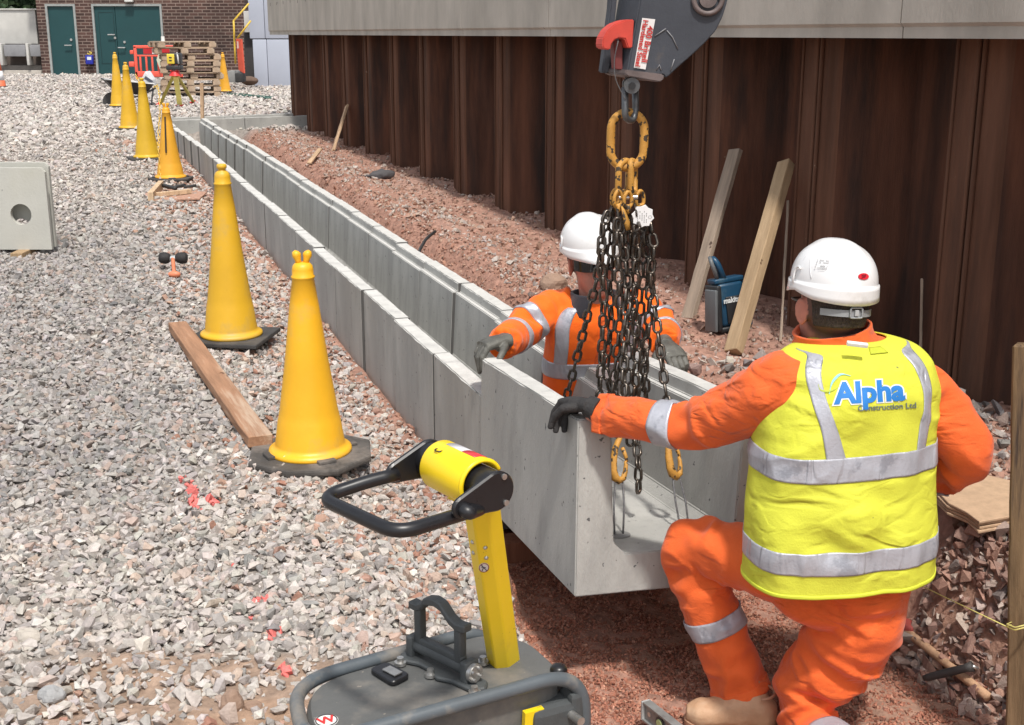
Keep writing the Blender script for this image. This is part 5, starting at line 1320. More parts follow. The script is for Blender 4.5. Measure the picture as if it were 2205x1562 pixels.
# parts under the guard at the right
mb = MB(); mb.box((.0, .03, .30), (.10, .11, .12), bev=.015); mb.box((.045, .0, .33), (.03, .05, .09), bev=.01); q = MB(); q.add([CM @ Vector(v) for v in mb.V], mb.F); q.build('exciter_bracket', CAST, comp)
mb = MB(); mb.box((-.27, .10, .26), (.46, .19, .14), bev=.02); q = MB(); q.add([CM @ Vector(v) for v in mb.V], mb.F); q.build('engine_block', mat('engine_dark', (.04, .038, .036), rough=.6, var=.3, vs=15), comp)
gzc = gz1(-.2, 2.15)
mb = MB(); mb.box((-.25, .10, .03 + gzc), (.56, .34, .022), bev=.008); mb.box((-.25, .10, .10 + gzc), (.4, .22, .12), bev=.02); q = MB(); q.add([CM @ Vector(v) for v in mb.V], mb.F); q.build('base_plate', mat('plate_iron', (.06, .055, .05), rough=.6, var=.3, vs=10), comp)
for (a, b) in ((-.42, .02), (-.42, .2), (-.08, .02), (-.08, .2)):
    mb = MB(); mb.cyl(CK(a, b, .15 + gzc), CK(a, b, .21), .028, n=16); mb.build('rubber_mount', CBLK, comp)
mb = MB(); a = CK(.02, .01, .385); mb.box((.0, .0, 0), (.04, .012, .2), Matrix.Rotation(.08, 4, 'X')); q = MB(); q.add([CM @ (Vector(v) + Vector((-.045, -.005, .26))) for v in mb.V], mb.F); q.build('lower_pole_bracket', CYEL, comp)
c = CK(.03, -.02, .335); MB().cyl(c, c + Vector((.02, -.03, 0)), .009, n=12).build('bolt', BOLT, comp); c = CK(.05, -.015, .275); MB().cyl(c, c + Vector((.015, -.025, 0)), .012, n=6, smooth=False).build('bolt', BOLT, comp); c = CK(-.005, -.012, .352); MB().cyl(c - CA * .02, c + CA * .03, .007, n=10).build('bolt', BOLT, comp)
# yellow pole
pb0 = PZ(1090, 1432, .39); pt0 = P(1036, 1050, 2.0)
d = (pt0 - pb0).normalized(); yb = Vector((.52, -.85, 0)); yb = (yb - d * yb.dot(d)).normalized(); xb = yb.cross(d)
bm = bmesh.new(); L = (pt0 - pb0).length
w, t_ = .040, .050
ring = [(-w / 2, -t_ / 2), (w / 2, -t_ / 2), (w / 2, t_ / 2), (-w / 2, t_ / 2)]
ring = [(-.031, -.012), (.004, -.027), (.028, -.006), (.016, .025), (-.02, .025)]
mb = MB(); PM = basis(xb, -yb, d, pb0)
bmp = [(x, y) for x, y in ((-.0295, .020), (-.0275, -.010), (.0060, -.0215), (.0300, -.0100), (.0290, .022))]
mb.prism(bmp, 0, L + .02, PM, bev=.0025); pole = mb.build('pole', CYEL, comp)
_bv = BVHTree.FromPolygons([FR[pole.name] @ q_.co for q_ in pole.data.vertices], [list(p_.vertices) for p_ in pole.data.polygons])
def onpole(u, v):
    h_ = _bv.ray_cast(Vector((0, 0, CAM_H)), ray(u, v).normalized(), 10)
    return (h_[0], h_[1]) if h_[0] is not None else (P(u, v, 2.1), Vector((0, -1, 0)))
for (u, v) in ((1018, 1167), (1045, 1179), (1020, 1190), (1047, 1201)):
    r0 = onpole(u, v)[0]; MB().ball(r0, .0042, 10, sc=(1, 1.2, 1)).build('rivet', BOLT, pole)
# warning sticker with a small figure struck through
k = (1220 - 1432) / (1050 - 1432.); c = pb0.lerp(pt0, k); e1 = (Vector((.0335, -.0115, 0))).normalized(); fa = (PM.to_3x3() @ Vector((.0335, -.0115, 0))).normalized(); fn = fa.cross(d).normalized()
if fn.y > 0: fn = -fn
mid = PM @ Vector((-.0115, -.0160, (c - pb0).length)) + fn * .0008
xs = fa; ys = fn.cross(xs).normalized()
if ys.z < 0: ys = -ys
mid, fn = onpole(1042, 1222); fn = fn if fn.y < 0 else -fn; ys = (d - fn * d.dot(fn)).normalized(); xs = ys.cross(fn); mid = mid + fn * .0006
SM = basis(xs, ys, xs.cross(ys), mid)
mb = MB(); mb.prism([(.0095 * math.cos(a), .0125 * math.sin(a)) for a in np.linspace(0, 2 * math.pi, 25)[:-1]], -.0003, .0006, SM); sk_ = mb.build('warning_sticker', mat('label_paper', (.72, .70, .68), rough=.4), pole)
mb = MB(); mb.tube([SM @ Vector((.0085 * math.cos(a), .0115 * math.sin(a), .0006)) for a in np.linspace(0, 2 * math.pi, 25)[:-1]], .0008, 5, closed=True); mb.build('sticker_ring', mat('ring_red', (.25, .02, .02)), sk_)
mb = MB(); 
for q in ([(-.003, .007), (-.001, .002), (.001, -.002), (.004, -.008)], [(-.001, .002), (-.004, -.007)], [(-.005, .004), (.003, .000)]): mb.tube([SM @ Vector((x, y, .001)) for x, y in q], .0008, 5)
mb.ball(SM @ Vector((-.0035, .0088, .001)), .0013, 8); mb.build('pictogram', mat('ink_dark', (.05, .05, .07)), sk_)
# head: yellow half shell over a black drum, side plates, handle loop
h = Vector((.60, -.80, 0)).normalized(); hc = P(990, 1020, 2.0); hz = Vector((0, 0, 1)); hp = h.cross(hz); hp = -hp if hp.x > 0 else hp   # hp points to the left of the picture
mb = MB(); mb.cyl(hc - h * .092, hc + h * .098, .031, n=32); mb.build('drum', CBLK, comp)
def shell(r0, r1, a0, a1, l0, l1, n=28):
    V = []; F = []
    for i in range(n + 1):
        a = a0 + (a1 - a0) * i / n
        for r in (r0, r1):
            for l in (l0, l1): V.append(hc + h * l + (hp * math.cos(a) + hz * math.sin(a)) * r)
    for i in range(n):
        b = i * 4; F += [(b, b + 4, b + 5, b + 1), (b + 3, b + 7, b + 6, b + 2), (b + 1, b + 5, b + 7, b + 3), (b + 4, b, b + 2, b + 6)]
    F += [(0, 1, 3, 2), (n * 4 + 1, n * 4, n * 4 + 2, n * 4 + 3)]
    mb = MB(); mb.add(V, F, True); return mb
sh = shell(.0365, .0435, math.radians(-75), math.radians(155), -.060, .066).build('head_cover', CYEL, comp, fix=True)
md = sh.modifiers.new('b', 'BEVEL'); md.width = .003; md.segments = 2; md.limit_method = 'ANGLE'
mb = MB(); mb.tube([hc + h * .062 + (hp * math.cos(a) + hz * math.sin(a)) * .0412 for a in np.linspace(math.radians(-75), math.radians(155), 24)], .0036, 8); mb.build('cover_lip', CYEL, sh)
# neck between head and pole
mb = MB(); mb.tube([hc - hz * .01, hc.lerp(pt0, .5) + Vector((.004, -.002, -.012)), pt0 + d * -.03], [.040, .036, .026], 14); mb.build('neck', CYEL, comp)
# label on the cover
mb = MB(); a0, a1 = math.radians(78), math.radians(112)
for nm, l0, l1, m_ in (('label', -.035, .012, mat('label_mid', (.5, .5, .52), rough=.35)), ('warning_label', .013, .05, mat('label_red', (.6, .04, .05), rough=.35))):
    shell(.0434, .0441, a0 + .12, a1 + .12, l0, l1, 8).build(nm, m_, sh, fix=True)
mb = MB(); c = hc - h * .03 + (hp * math.cos(1.05) + hz * math.sin(1.05)) * .0438; mb.tube([c + h * (.0075 * math.cos(a)) + hp * (.0065 * math.sin(a)) for a in np.linspace(0, 2 * math.pi, 17)[:-1]], .0012, 6, closed=True); mb.build('keyhole', CBLK, sh)
def teardrop(l0, l1, nm, bolts=True):
    T = hc; tip = (hp * .062 + hz * -.012)
    pts = [(.0345 * math.cos(a), .0345 * math.sin(a)) for a in np.linspace(math.radians(-105), math.radians(105), 18)]
    c2 = Vector((-.068, -.012)); pts += [(c2.x + .019 * math.cos(a), c2.y + .019 * math.sin(a)) for a in np.linspace(math.radians(110), math.radians(250), 9)]
    M_ = basis(-hp, hz, (-hp).cross(hz), T + h * l0)
    sgn = 1 if (-hp).cross(hz).dot(h) > 0 else -1
    mb = MB(); mb.prism(pts, 0, sgn * (l1 - l0), M_, bev=.003); p = mb.build(nm, CBLK, comp)
    if bolts:
        for x, y in ((.012, .024), (.016, -.022)):
            c = T + h * l1 + (-hp) * x + hz * y; MB().cyl(c, c + h * .003, .005, n=14).build('bolt', BOLT, p)
teardrop(.099, .109, 'side_plate'); teardrop(-.103, -.092, 'side_plate', False)
R0 = hc + h * .105 + hp * .068 - hz * .012; L0 = hc - h * .098 + hp * .068 - hz * .012
zl = R0.z - .02
def LZ(u, v): return PZ(u, v, zl)
lp_ = [L0, L0 + hp * .04, LZ(690, 1075) + Vector((0, 0, .0)), LZ(862, 1150), LZ(1046, 1090), R0 + h * .012 + hp * .004, R0]
lp_ = [L0 + h * .01, L0 + hp * .05 + hz * -.004, LZ(688, 1072), LZ(856, 1150), LZ(1043, 1092), R0 + h * .018 - hz * .004, R0 - h * .004]
mb = MB(); mb.tube(round_path(lp_, .042, 9), .0118, 16); mb.build('handle_loop', CBLK, comp)
# lifting bracket on the cover
bd = Vector((.765, -.644, 0)); bp_ = Vector((-.644, -.765, 0)); a = PZ(903, 1402, ZD + .02); b = PZ(1001, 1450, ZD + .02); bd = (b - a).normalized(); bp_ = Vector((-bd.y, bd.x, 0))
BM = basis(bd, Vector((0, 0, 1)), bd.cross(Vector((0, 0, 1))), a - Vector((0, 0, .02))); BL = (b - a).length
def bk_box(c, s_, nm, m, bev=.004, rot=None):
    mb = MB(); mb.box((0, 0, 0), s_, None, bev); M_ = BM @ Matrix.Translation(Vector(c)) @ (rot if rot is not None else Matrix.Identity(4)); q = MB(); q.add([M_ @ Vector(v) for v in mb.V], mb.F, bev > .003); return q
q = MB(); pl = [(-.035, -.02), (-.01, -.034), (.02, -.022), (.06, -.022), (.085, -.036), (.115, -.024), (BL + .04, -.022), (BL + .055, .0), (BL + .04, .022), (.08, .024), (.05, .036), (.02, .024), (-.03, .022)]
q.prism(pl, 0, .010, basis(bd, bp_, Vector((0, 0, 1)), a - Vector((0, 0, .019))), bev=.003); br_ = q.build('lifting_bracket', CAST, comp)
q = bk_box((-.012, .028, 0), (.016, .05, .036), '', CAST); q.build('bracket_post', CAST, br_)
q = bk_box((BL + .012, .026, 0), (.018, .052, .034), '', CAST); q.build('bracket_post', CAST, br_)
mb = MB(); mb.cyl(BM @ Vector((-.02, .032, 0)), BM @ Vector((BL + .02, .032, 0)), .0135, n=20); mb.build('hinge_shaft', CAST, br_)
mb = MB(); c = BM @ Vector((BL + .021, .03, 0)); mb.cyl(c, c + bd * .008, .0185, n=28); mb.cyl(c + bd * .008, c + bd * .010, .0165, n=28)
for i in range(4):
    aa = i * math.pi / 2 + .6; e = c + bd * .008 + (Vector((0, 0, 1)) * math.cos(aa) + bp_ * math.sin(aa)) * .012; mb.cyl(e, e + bd * .007, .0038, n=10)
mb.build('shaft_cap', BOLT, br_)
hb = MB()
x0_, x1_ = .004, BL - .012
for x in (x0_, x1_): hb.box((0, 0, 0), (.017, .082, .019), Matrix.Translation(Vector((x, .078, 0))), .004)
q = MB(); V2 = [BM @ Vector(v) for v in hb.V]; q.add(V2, hb.F, True); hb = q
arch = [(x0_ - .022, .118), (x0_ - .002, .117), (x0_ + .012, .124), (x0_ + .022, .138), (.5 * (x0_ + x1_) - .008, .145), (.5 * (x0_ + x1_) + .012, .141), (x1_ - .020, .121), (x1_ - .002, .114), (x1_ + .022, .117)]
prof = [Vector((x, z)) for x, z in arch]; poly = [(p.x, p.y + .007) for p in prof] + [(p.x, p.y - .009) for p in prof[::-1]]
hb.prism(poly, -.012, .012, BM, bev=.003); hb.build('lifting_handle', CAST, br_)
mb = MB(); mb.box((0, 0, 0), ((x1_ - x0_) + .02, .016, .018), Matrix.Translation(Vector(((x0_ + x1_) / 2, .046, 0))), .004); q = MB(); q.add([BM @ Vector(v) for v in mb.V], mb.F, True); q.build('cross_bar', CAST, br_)
for (u, v) in ((927, 1450), (1022, 1488), (1040, 1423), (862, 1425)):
    c = PZ(u, v, ZD + .009); mb = MB(); mb.cyl(c - Vector((0, 0, .006)), c, .0115, n=18); mb.cyl(c, c + Vector((0, 0, .009)), .0068, n=12); mb.cyl(c + Vector((0, 0, .009)), c + Vector((0, 0, .0092)), .0035, n=6); mb.build('bolt', BOLT, cov)
# latch strap
mb = MB(); c = PZ(845, 1454, ZD + .006); LM2 = basis(bd, bp_, Vector((0, 0, 1)), c); mb.prism([(p.x, p.y) for p in round_path([Vector((-.045, -.02, 0)), Vector((.03, -.026, 0)), Vector((.03, .02, 0)), Vector((-.04, .022, 0))], .012, 4, closed=True)], -.004, .006, LM2, bev=.002)
lt = mb.build('latch', CBLK, cov); mb = MB(); mb.box((0, 0, 0), (.036, .02, .003), LM2.to_3x3().to_4x4(), .0008); q = MB(); q.add([Vector(v) + c + Vector((0, 0, .0085)) for v in mb.V], mb.F); q.build('latch_plate', BOLT, lt)
# slots, knob, corner flaps
mb = MB(); c = PZ(1203, 1445, ZD + .0); mb.cyl(c - Vector((0, 0, .03)), c + Vector((0, 0, .004)), .017, n=16); mb.ball(c + Vector((0, 0, .004)), .017, 14, sc=(1, 1, .6)); mb.build('filler_knob', CBLK, cov)
mb = MB(); mb.prism([(p.x, p.y) for p in (PZ(1125, 1420, ZD), PZ(1163, 1416, ZD), PZ(1163, 1432, ZD), PZ(1135, 1432, ZD))], ZD - .03, ZD - .004, bev=.002); mb.build('rear_flap', CAST, cov)
c = PZ(1070, 1402, ZD - .004); mb = MB(); mb.box(c, (.05, .02, .002), Matrix.Rotation(.3, 4, 'Z')); mb.build('white_label', MATS['label_paper'], cov)
# maker's badge with its red letter
c = PZ(703, 1553, ZD + .0005); mb = MB(); mb.cyl(c, c + Vector((0, 0, .0015)), .021, n=28); bd_ = mb.build('badge', MATS['label_paper'], cov)
mb = MB(); mb.tube([c + Vector((.019 * math.cos(t), .019 * math.sin(t), .0015)) for t in np.linspace(0, 6.283, 25)[:-1]], .0012, 6, closed=True); mb.build('badge_ring', mat('badge_black', (.03, .03, .03)), bd_)
text_mb('W', .030, basis(CA, CB, CZ, c + Vector((0, 0, .002))), .0004, .001).build('badge_letter', mat('badge_red', (.55, .03, .03)), bd_)
# ------------------------------------------------------------------ people
def catmull(keys, t):
    """keys: list of (t, vector np) -> interpolated at array t"""
    T = np.array([k[0] for k in keys], float); Vv = np.array([k[1] for k in keys], float)
    t = np.clip(t, T[0], T[-1]); i = np.clip(np.searchsorted(T, t, side='right') - 1, 0, len(T) - 2)
    m = np.gradient(Vv, T, axis=0) if len(T) > 2 else np.repeat((Vv[1:] - Vv[:1]) / (T[1] - T[0]), 2, 0)
    h = (T[i + 1] - T[i])[:, None]; x = ((t - T[i])[:, None]) / h
    return ((2 * x ** 3 - 3 * x ** 2 + 1) * Vv[i] + (x ** 3 - 2 * x ** 2 + x) * h * m[i] + (-2 * x ** 3 + 3 * x ** 2) * Vv[i + 1] + (x ** 3 - x ** 2) * h * m[i + 1])
class Loft:
    """closed surface through elliptical sections; sections: (t, centre, half a, half b, x axis, y axis, power)"""
    def __init__(s, secs, wr=None):
        s.keys = [(q[0], np.concatenate([np.array(q[1], float), [q[2], q[3]], np.array(q[4], float), np.array(q[5], float), [q[6]]])) for q in secs]; s.wr = wr
    def pts(s, t, th, off=0.0, wr=True):
        t = np.asarray(t, float); th = np.asarray(th, float); K = catmull(s.keys, t)
        c = K[:, :3]; a = K[:, 3:4]; b = K[:, 4:5]; ax = K[:, 5:8]; ay = K[:, 8:11]; e = K[:, 11:12]
        ax = ax / np.linalg.norm(ax, axis=1)[:, None]; ay = ay / np.linalg.norm(ay, axis=1)[:, None]
        cs = np.cos(th)[:, None]; sn = np.sin(th)[:, None]; p = 2 / e
        x = np.sign(cs) * np.abs(cs) ** p; y = np.sign(sn) * np.abs(sn) ** p
        n = ax * cs / np.maximum(a, 1e-4) + ay * sn / np.maximum(b, 1e-4); n /= np.linalg.norm(n, axis=1)[:, None]
        P_ = c + ax * a * x + ay * b * y
        d = off if s.wr is None or not wr else off + s.wr(t, th, P_)
        return P_ + n * (d[:, None] if isinstance(d, np.ndarray) else d)
    def grid(s, t0, t1, a0, a1, nt, na, off=0.0, closed=True, wr=True):
        t = np.linspace(t0, t1, nt); a = np.linspace(a0, a1, na, endpoint=not closed)
        T, A = np.meshgrid(t, a, indexing='ij'); return s.pts(T.ravel(), A.ravel(), off, wr).reshape(nt, na, 3)
    def solid(s, nt=40, na=32, off=0.0, t0=None, t1=None):
        t0 = s.keys[0][0] if t0 is None else t0; t1 = s.keys[-1][0] if t1 is None else t1
        g_ = s.grid(t0, t1, 0, 2 * math.pi, nt, na, off); V = g_.reshape(-1, 3); F = []
        for i in range(nt - 1):
            for j in range(na): k = (j + 1) % na; F.append((i * na + j, i * na + k, (i + 1) * na + k, (i + 1) * na + j))
        F.append(tuple(range(na))[::-1]); F.append(tuple((nt - 1) * na + j for j in range(na))); return V, F
    def band(s, t0, t1, a0=0, a1=2 * math.pi, off=.005, th=.004, nt=6, na=64, closed=True):
        """strip lying on the surface, with thickness"""
        o = s.grid(t0, t1, a0, a1, nt, na, off, closed); i_ = s.grid(t0, t1, a0, a1, nt, na, off - th, closed)
        V = np.concatenate([o.reshape(-1, 3), i_.reshape(-1, 3)]); F = []; N = nt * na; m = na if closed else na - 1
        for i in range(nt - 1):
            for j in range(m):
                k = (j + 1) % na; F += [(i * na + j, i * na + k, (i + 1) * na + k, (i + 1) * na + j), (N + i * na + k, N + i * na + j, N + (i + 1) * na + j, N + (i + 1) * na + k)]
        for j in range(m):
            k = (j + 1) % na; F += [(k, j, N + j, N + k), ((nt - 1) * na + j, (nt - 1) * na + k, N + (nt - 1) * na + k, N + (nt - 1) * na + j)]
        if not closed:
            for i in range(nt - 1):
                F += [(i * na, (i + 1) * na, N + (i + 1) * na, N + i * na), ((i + 1) * na + na - 1, i * na + na - 1, N + i * na + na - 1, N + (i + 1) * na + na - 1)]
        return V, F
def limb(path, radii, wr=None, flat=1.0, ref=None, power=2.0, smooth=6):
    """loft along a bent path with parallel frames; path rounded at the joints"""
    pts = [Vector(p) for p in path]; L = [0]
    for a, b in zip(pts, pts[1:]): L.append(L[-1] + (b - a).length)
    T = [l / L[-1] for l in L]; keys = [(t, np.array(p[:])) for t, p in zip(T, pts)]
    rk = [(t, np.array([r])) for t, r in zip(T, radii)] if len(radii) == len(pts) else [(t, np.array([r])) for t, r in zip(np.linspace(0, 1, len(radii)), radii)]
    n = 25; tt = np.linspace(0, 1, n); C_ = catmull(keys, tt); R_ = catmull(rk, tt)[:, 0]
    secs = []; x = Vector(ref) if ref is not None else None
    for i in range(n):
        d = Vector(C_[min(i + 1, n - 1)] - C_[max(i - 1, 0)]).normalized()
        if x is None: x, _, _ = frame_z(d)
        x = (x - d * x.dot(d)).normalized(); y = d.cross(x)
        secs.append((tt[i], C_[i], R_[i], R_[i] * flat, x[:], y[:], power))
    l = Loft(secs, wr); l.L = L[-1]; return l
def remesh(name, VF, vox, m, parent, smooth_it=3, attr=None):
    me = bpy.data.meshes.new(name); V = []; F = []
    for v, f in VF:
        o = len(V); V += [tuple(map(float, q)) for q in v]; F += [tuple(int(i) + o for i in g_) for g_ in f]
    me.from_pydata(V, [], F)
    bm = bmesh.new(); bm.from_mesh(me); bmesh.ops.triangulate(bm, faces=[f for f in bm.faces if len(f.verts) > 4]); bmesh.ops.recalc_face_normals(bm, faces=bm.faces); bm.to_mesh(me); bm.free()
    o = bpy.data.objects.new('tmp', me); COL.objects.link(o)
    r = o.modifiers.new('r', 'REMESH'); r.mode = 'VOXEL'; r.voxel_size = vox; r.use_smooth_shade = True
    if smooth_it: s_ = o.modifiers.new('s', 'SMOOTH'); s_.factor = .5; s_.iterations = smooth_it
    dg = bpy.context.evaluated_depsgraph_get(); dg.update(); m2 = bpy.data.meshes.new_from_object(o.evaluated_get(dg))
    bpy.data.objects.remove(o); bpy.data.meshes.remove(me); m2.name = name
    m2.polygons.foreach_set('use_smooth', np.ones(len(m2.polygons), bool))
    if attr is not None:
        co = np.empty(len(m2.vertices) * 3, np.float32); m2.vertices.foreach_get('co', co); co = co.reshape(-1, 3).astype(float)
        c = attr(co); at = m2.color_attributes.new('Col', 'FLOAT_COLOR', 'POINT'); at.data.foreach_set('color', np.concatenate([c, np.ones((len(c), 1))], 1).astype(np.float32).ravel())
    return link_mesh(name, m2, m, parent)
def vf_obj(name, VF, m, parent, smooth=True, label=None):
    mb = MB(); [mb.add([Vector(q) for q in v], f, smooth) for v, f in (VF if isinstance(VF, list) else [VF])]; return mb.build(name, m, parent, label, fix=True)
def folds(amp, L, R, peaks, base=.0016, seed=0, freq=1.0, spiral=1.0):
    """cloth creases: soft drape plus sharper folds bunching at given places along the limb"""
    def f(t, th, P_):
        w = base * 2.0
        for (p, wd, a) in peaks: w = w + 2.4 * a * np.exp(-((t - p) / wd) ** 2)
        z = t * L
        ridge = 1 - np.abs(vn(np.cos(th) * 1.0 + z * 1.5 * spiral, np.sin(th) * 1.1 - z * 2.0 * spiral, z * 22 * freq, seed)) * 2
        drape = fbm(P_[:, 0] * 9, P_[:, 1] * 9, P_[:, 2] * 9, seed + 5, 3)
        return amp * (w * (ridge - .5) + .008 * drape)
    return f
ORG = mat('hivis_orange', crease=[(7, .0050, (0, .5, .6), (1, 1, 1.9)), (14, .0018, (0, -.7, .2), (1, 1, 2.2))], col=(.72, .122, .026), rough=.75, var=.07, vs=14, bump=.25, bs=220, c3=(.62, .085, .015), c3_s=6, c3_t=.6, c3_w=.2, spec=.2, sheen=.15)
ORGF = mat('hivis_orange_bright', crease=[(7, .0045, (0, .5, .6), (1, 1, 1.6))], col=(.95, .15, .012), rough=.75, var=.05, vs=14, bump=.2, bs=220, spec=.2, sheen=.15)
YLV = mat('hivis_yellow', crease=[(4.5, .0050, (0, .75, 0), (1, 1, 2.2)), (11, .0014, (0, -.5, .2), (1, 1, 1.8))], col=(.60, .615, .06), rough=.7, var=.05, vs=10, bump=.22, bs=200, c3=(.54, .56, .04), c3_s=5, c3_t=.6, c3_w=.15, spec=.2, spots=(.22, .22, .07), spot_s=30, spot_t=.735)
YLD = mat('hivis_binding', (.62, .68, .05), rough=.7)
TAPE = mat('reflective_tape', crease=[(9, .0035, (0, 0, 0), (2.2, 2.2, .5))], col=(.42, .43, .475), rough=.42, metal=.25, var=.08, vs=20, bump=.2, bs=130, c3=(.30, .31, .35), c3_s=11, c3_t=.58, c3_w=.06)
SKIN = mat('skin', (.5, .2, .14), rough=.55, attr='Col', var=.08, vs=40, bump=.12, bs=180, spec=.4)
GLV = mat('glove_dark', (.032, .030, .030), rough=.7, var=.3, vs=30, bump=.4, bs=160, spec=.35)
GLVG = mat('glove_worn', (.10, .098, .085), rough=.5, var=.4, vs=25, bump=.4, bs=160, c3=(.30, .29, .26), c3_s=30, c3_t=.66, c3_w=.03, spec=.5)
HELM = mat('helmet_white', (.74, .74, .74), rough=.3, var=.02, vs=3, c3=(.66, .655, .64), c3_s=7, c3_t=.58, c3_w=.08, spec=.55, coat=.3)
HAIRM = mat('hair_dark', (.06, .042, .036), rough=.85, var=.5, vs=260, bump=.9, bs=500, stretch=(1, 1, .4))
BOOTM = mat('boot_leather', (.46, .28, .165), rough=.7, var=.12, vs=10, bump=.3, bs=60, c3=(.56, .39, .26), c3_s=6); SOLE = mat('boot_sole', (.42, .24, .15), rough=.8, var=.1)

def mv(M, V): return [M @ Vector(v) for v in V]
def M_loft(M, secs, nt=24, na=24):
    l = Loft(secs); V, F = l.solid(nt, na); return (mv(M, V), F)
X_, Y_, Z_ = (1, 0, 0), (0, 1, 0), (0, 0, 1)
def head_parts(M, face=True):
    """closed shapes of a head: x right, y forward, z up, origin between the ears"""
    out = []
    cran = [(0, (0, -.005, -.075), .030, .050, X_, Y_, 2.1), (.2, (0, -.008, -.045), .060, .082, X_, Y_, 2.1), (.45, (0, -.008, .0), .073, .096, X_, Y_, 2.1), (.7, (0, -.010, .050), .073, .094, X_, Y_, 2.0), (.88, (0, -.010, .088), .055, .070, X_, Y_, 2.0), (1, (0, -.010, .108), .012, .016, X_, Y_, 2.0)]
    out.append(M_loft(M, cran))
    jaw = [(0, (0, .070, -.128), .012, .012, X_, Y_, 2.2), (.12, (0, .060, -.120), .032, .034, X_, Y_, 2.3), (.35, (0, .040, -.095), .050, .055, X_, Y_, 2.3), (.6, (0, .030, -.06), .059, .066, X_, Y_, 2.3), (.8, (0, .022, -.02), .064, .072, X_, Y_, 2.2), (1, (0, .018, .035), .062, .070, X_, Y_, 2.2)]
    out.append(M_loft(M, jaw))
    if face:
        nose = [(0, (0, .092, .020), .006, .008, X_, Y_, 2), (.5, (0, .103, -.012), .009, .014, X_, Y_, 2), (.85, (0, .108, -.034), .016, .018, X_, Y_, 2), (1, (0, .100, -.044), .012, .010, X_, Y_, 2)]
        out.append(M_loft(M, nose, 12, 14))
        out.append(M_loft(M, [(0, (-.045, .086, .030), .006, .008, Y_, Z_, 2), (.5, (0, .094, .033), .009, .009, Y_, Z_, 2), (1, (.045, .086, .030), .006, .008, Y_, Z_, 2)], 12, 12))
        for z, a in ((-.066, .0075), (-.0775, .009)):
            out.append(M_loft(M, [(0, (-.026, .086, z), .003, .004, Y_, Z_, 2), (.5, (0, .0965, z), a, .0055, Y_, Z_, 2), (1, (.026, .086, z), .003, .004, Y_, Z_, 2)], 12, 12))
        out.append(M_loft(M, [(0, (-.016, .084, -.108), .006, .010, Y_, Z_, 2), (.5, (0, .094, -.110), .010, .013, Y_, Z_, 2), (1, (.016, .084, -.108), .006, .010, Y_, Z_, 2)], 10, 12))
    for sx in (-1, 1):
        b = MB(); T = Matrix.Translation((sx * .078, .004, -.012)) @ Matrix.Rotation(sx * -.38, 4, 'Z') @ Matrix.Rotation(-.12, 4, 'X')
        b.ball((0, 0, 0), 1, 18, sc=(.0085, .019, .033), M=None)
        b2 = MB(); b2.tube([Vector((sx * .004, math.sin(a) * .017 + .001, math.cos(a) * .030)) for a in np.linspace(-2.6, 2.9, 18)], .0045, 8)
        b2.ball((sx * .003, .003, -.028), 1, 10, sc=(.006, .009, .010))
        for q in (b, b2): out.append((mv(M @ T, q.V), q.F))
    return out
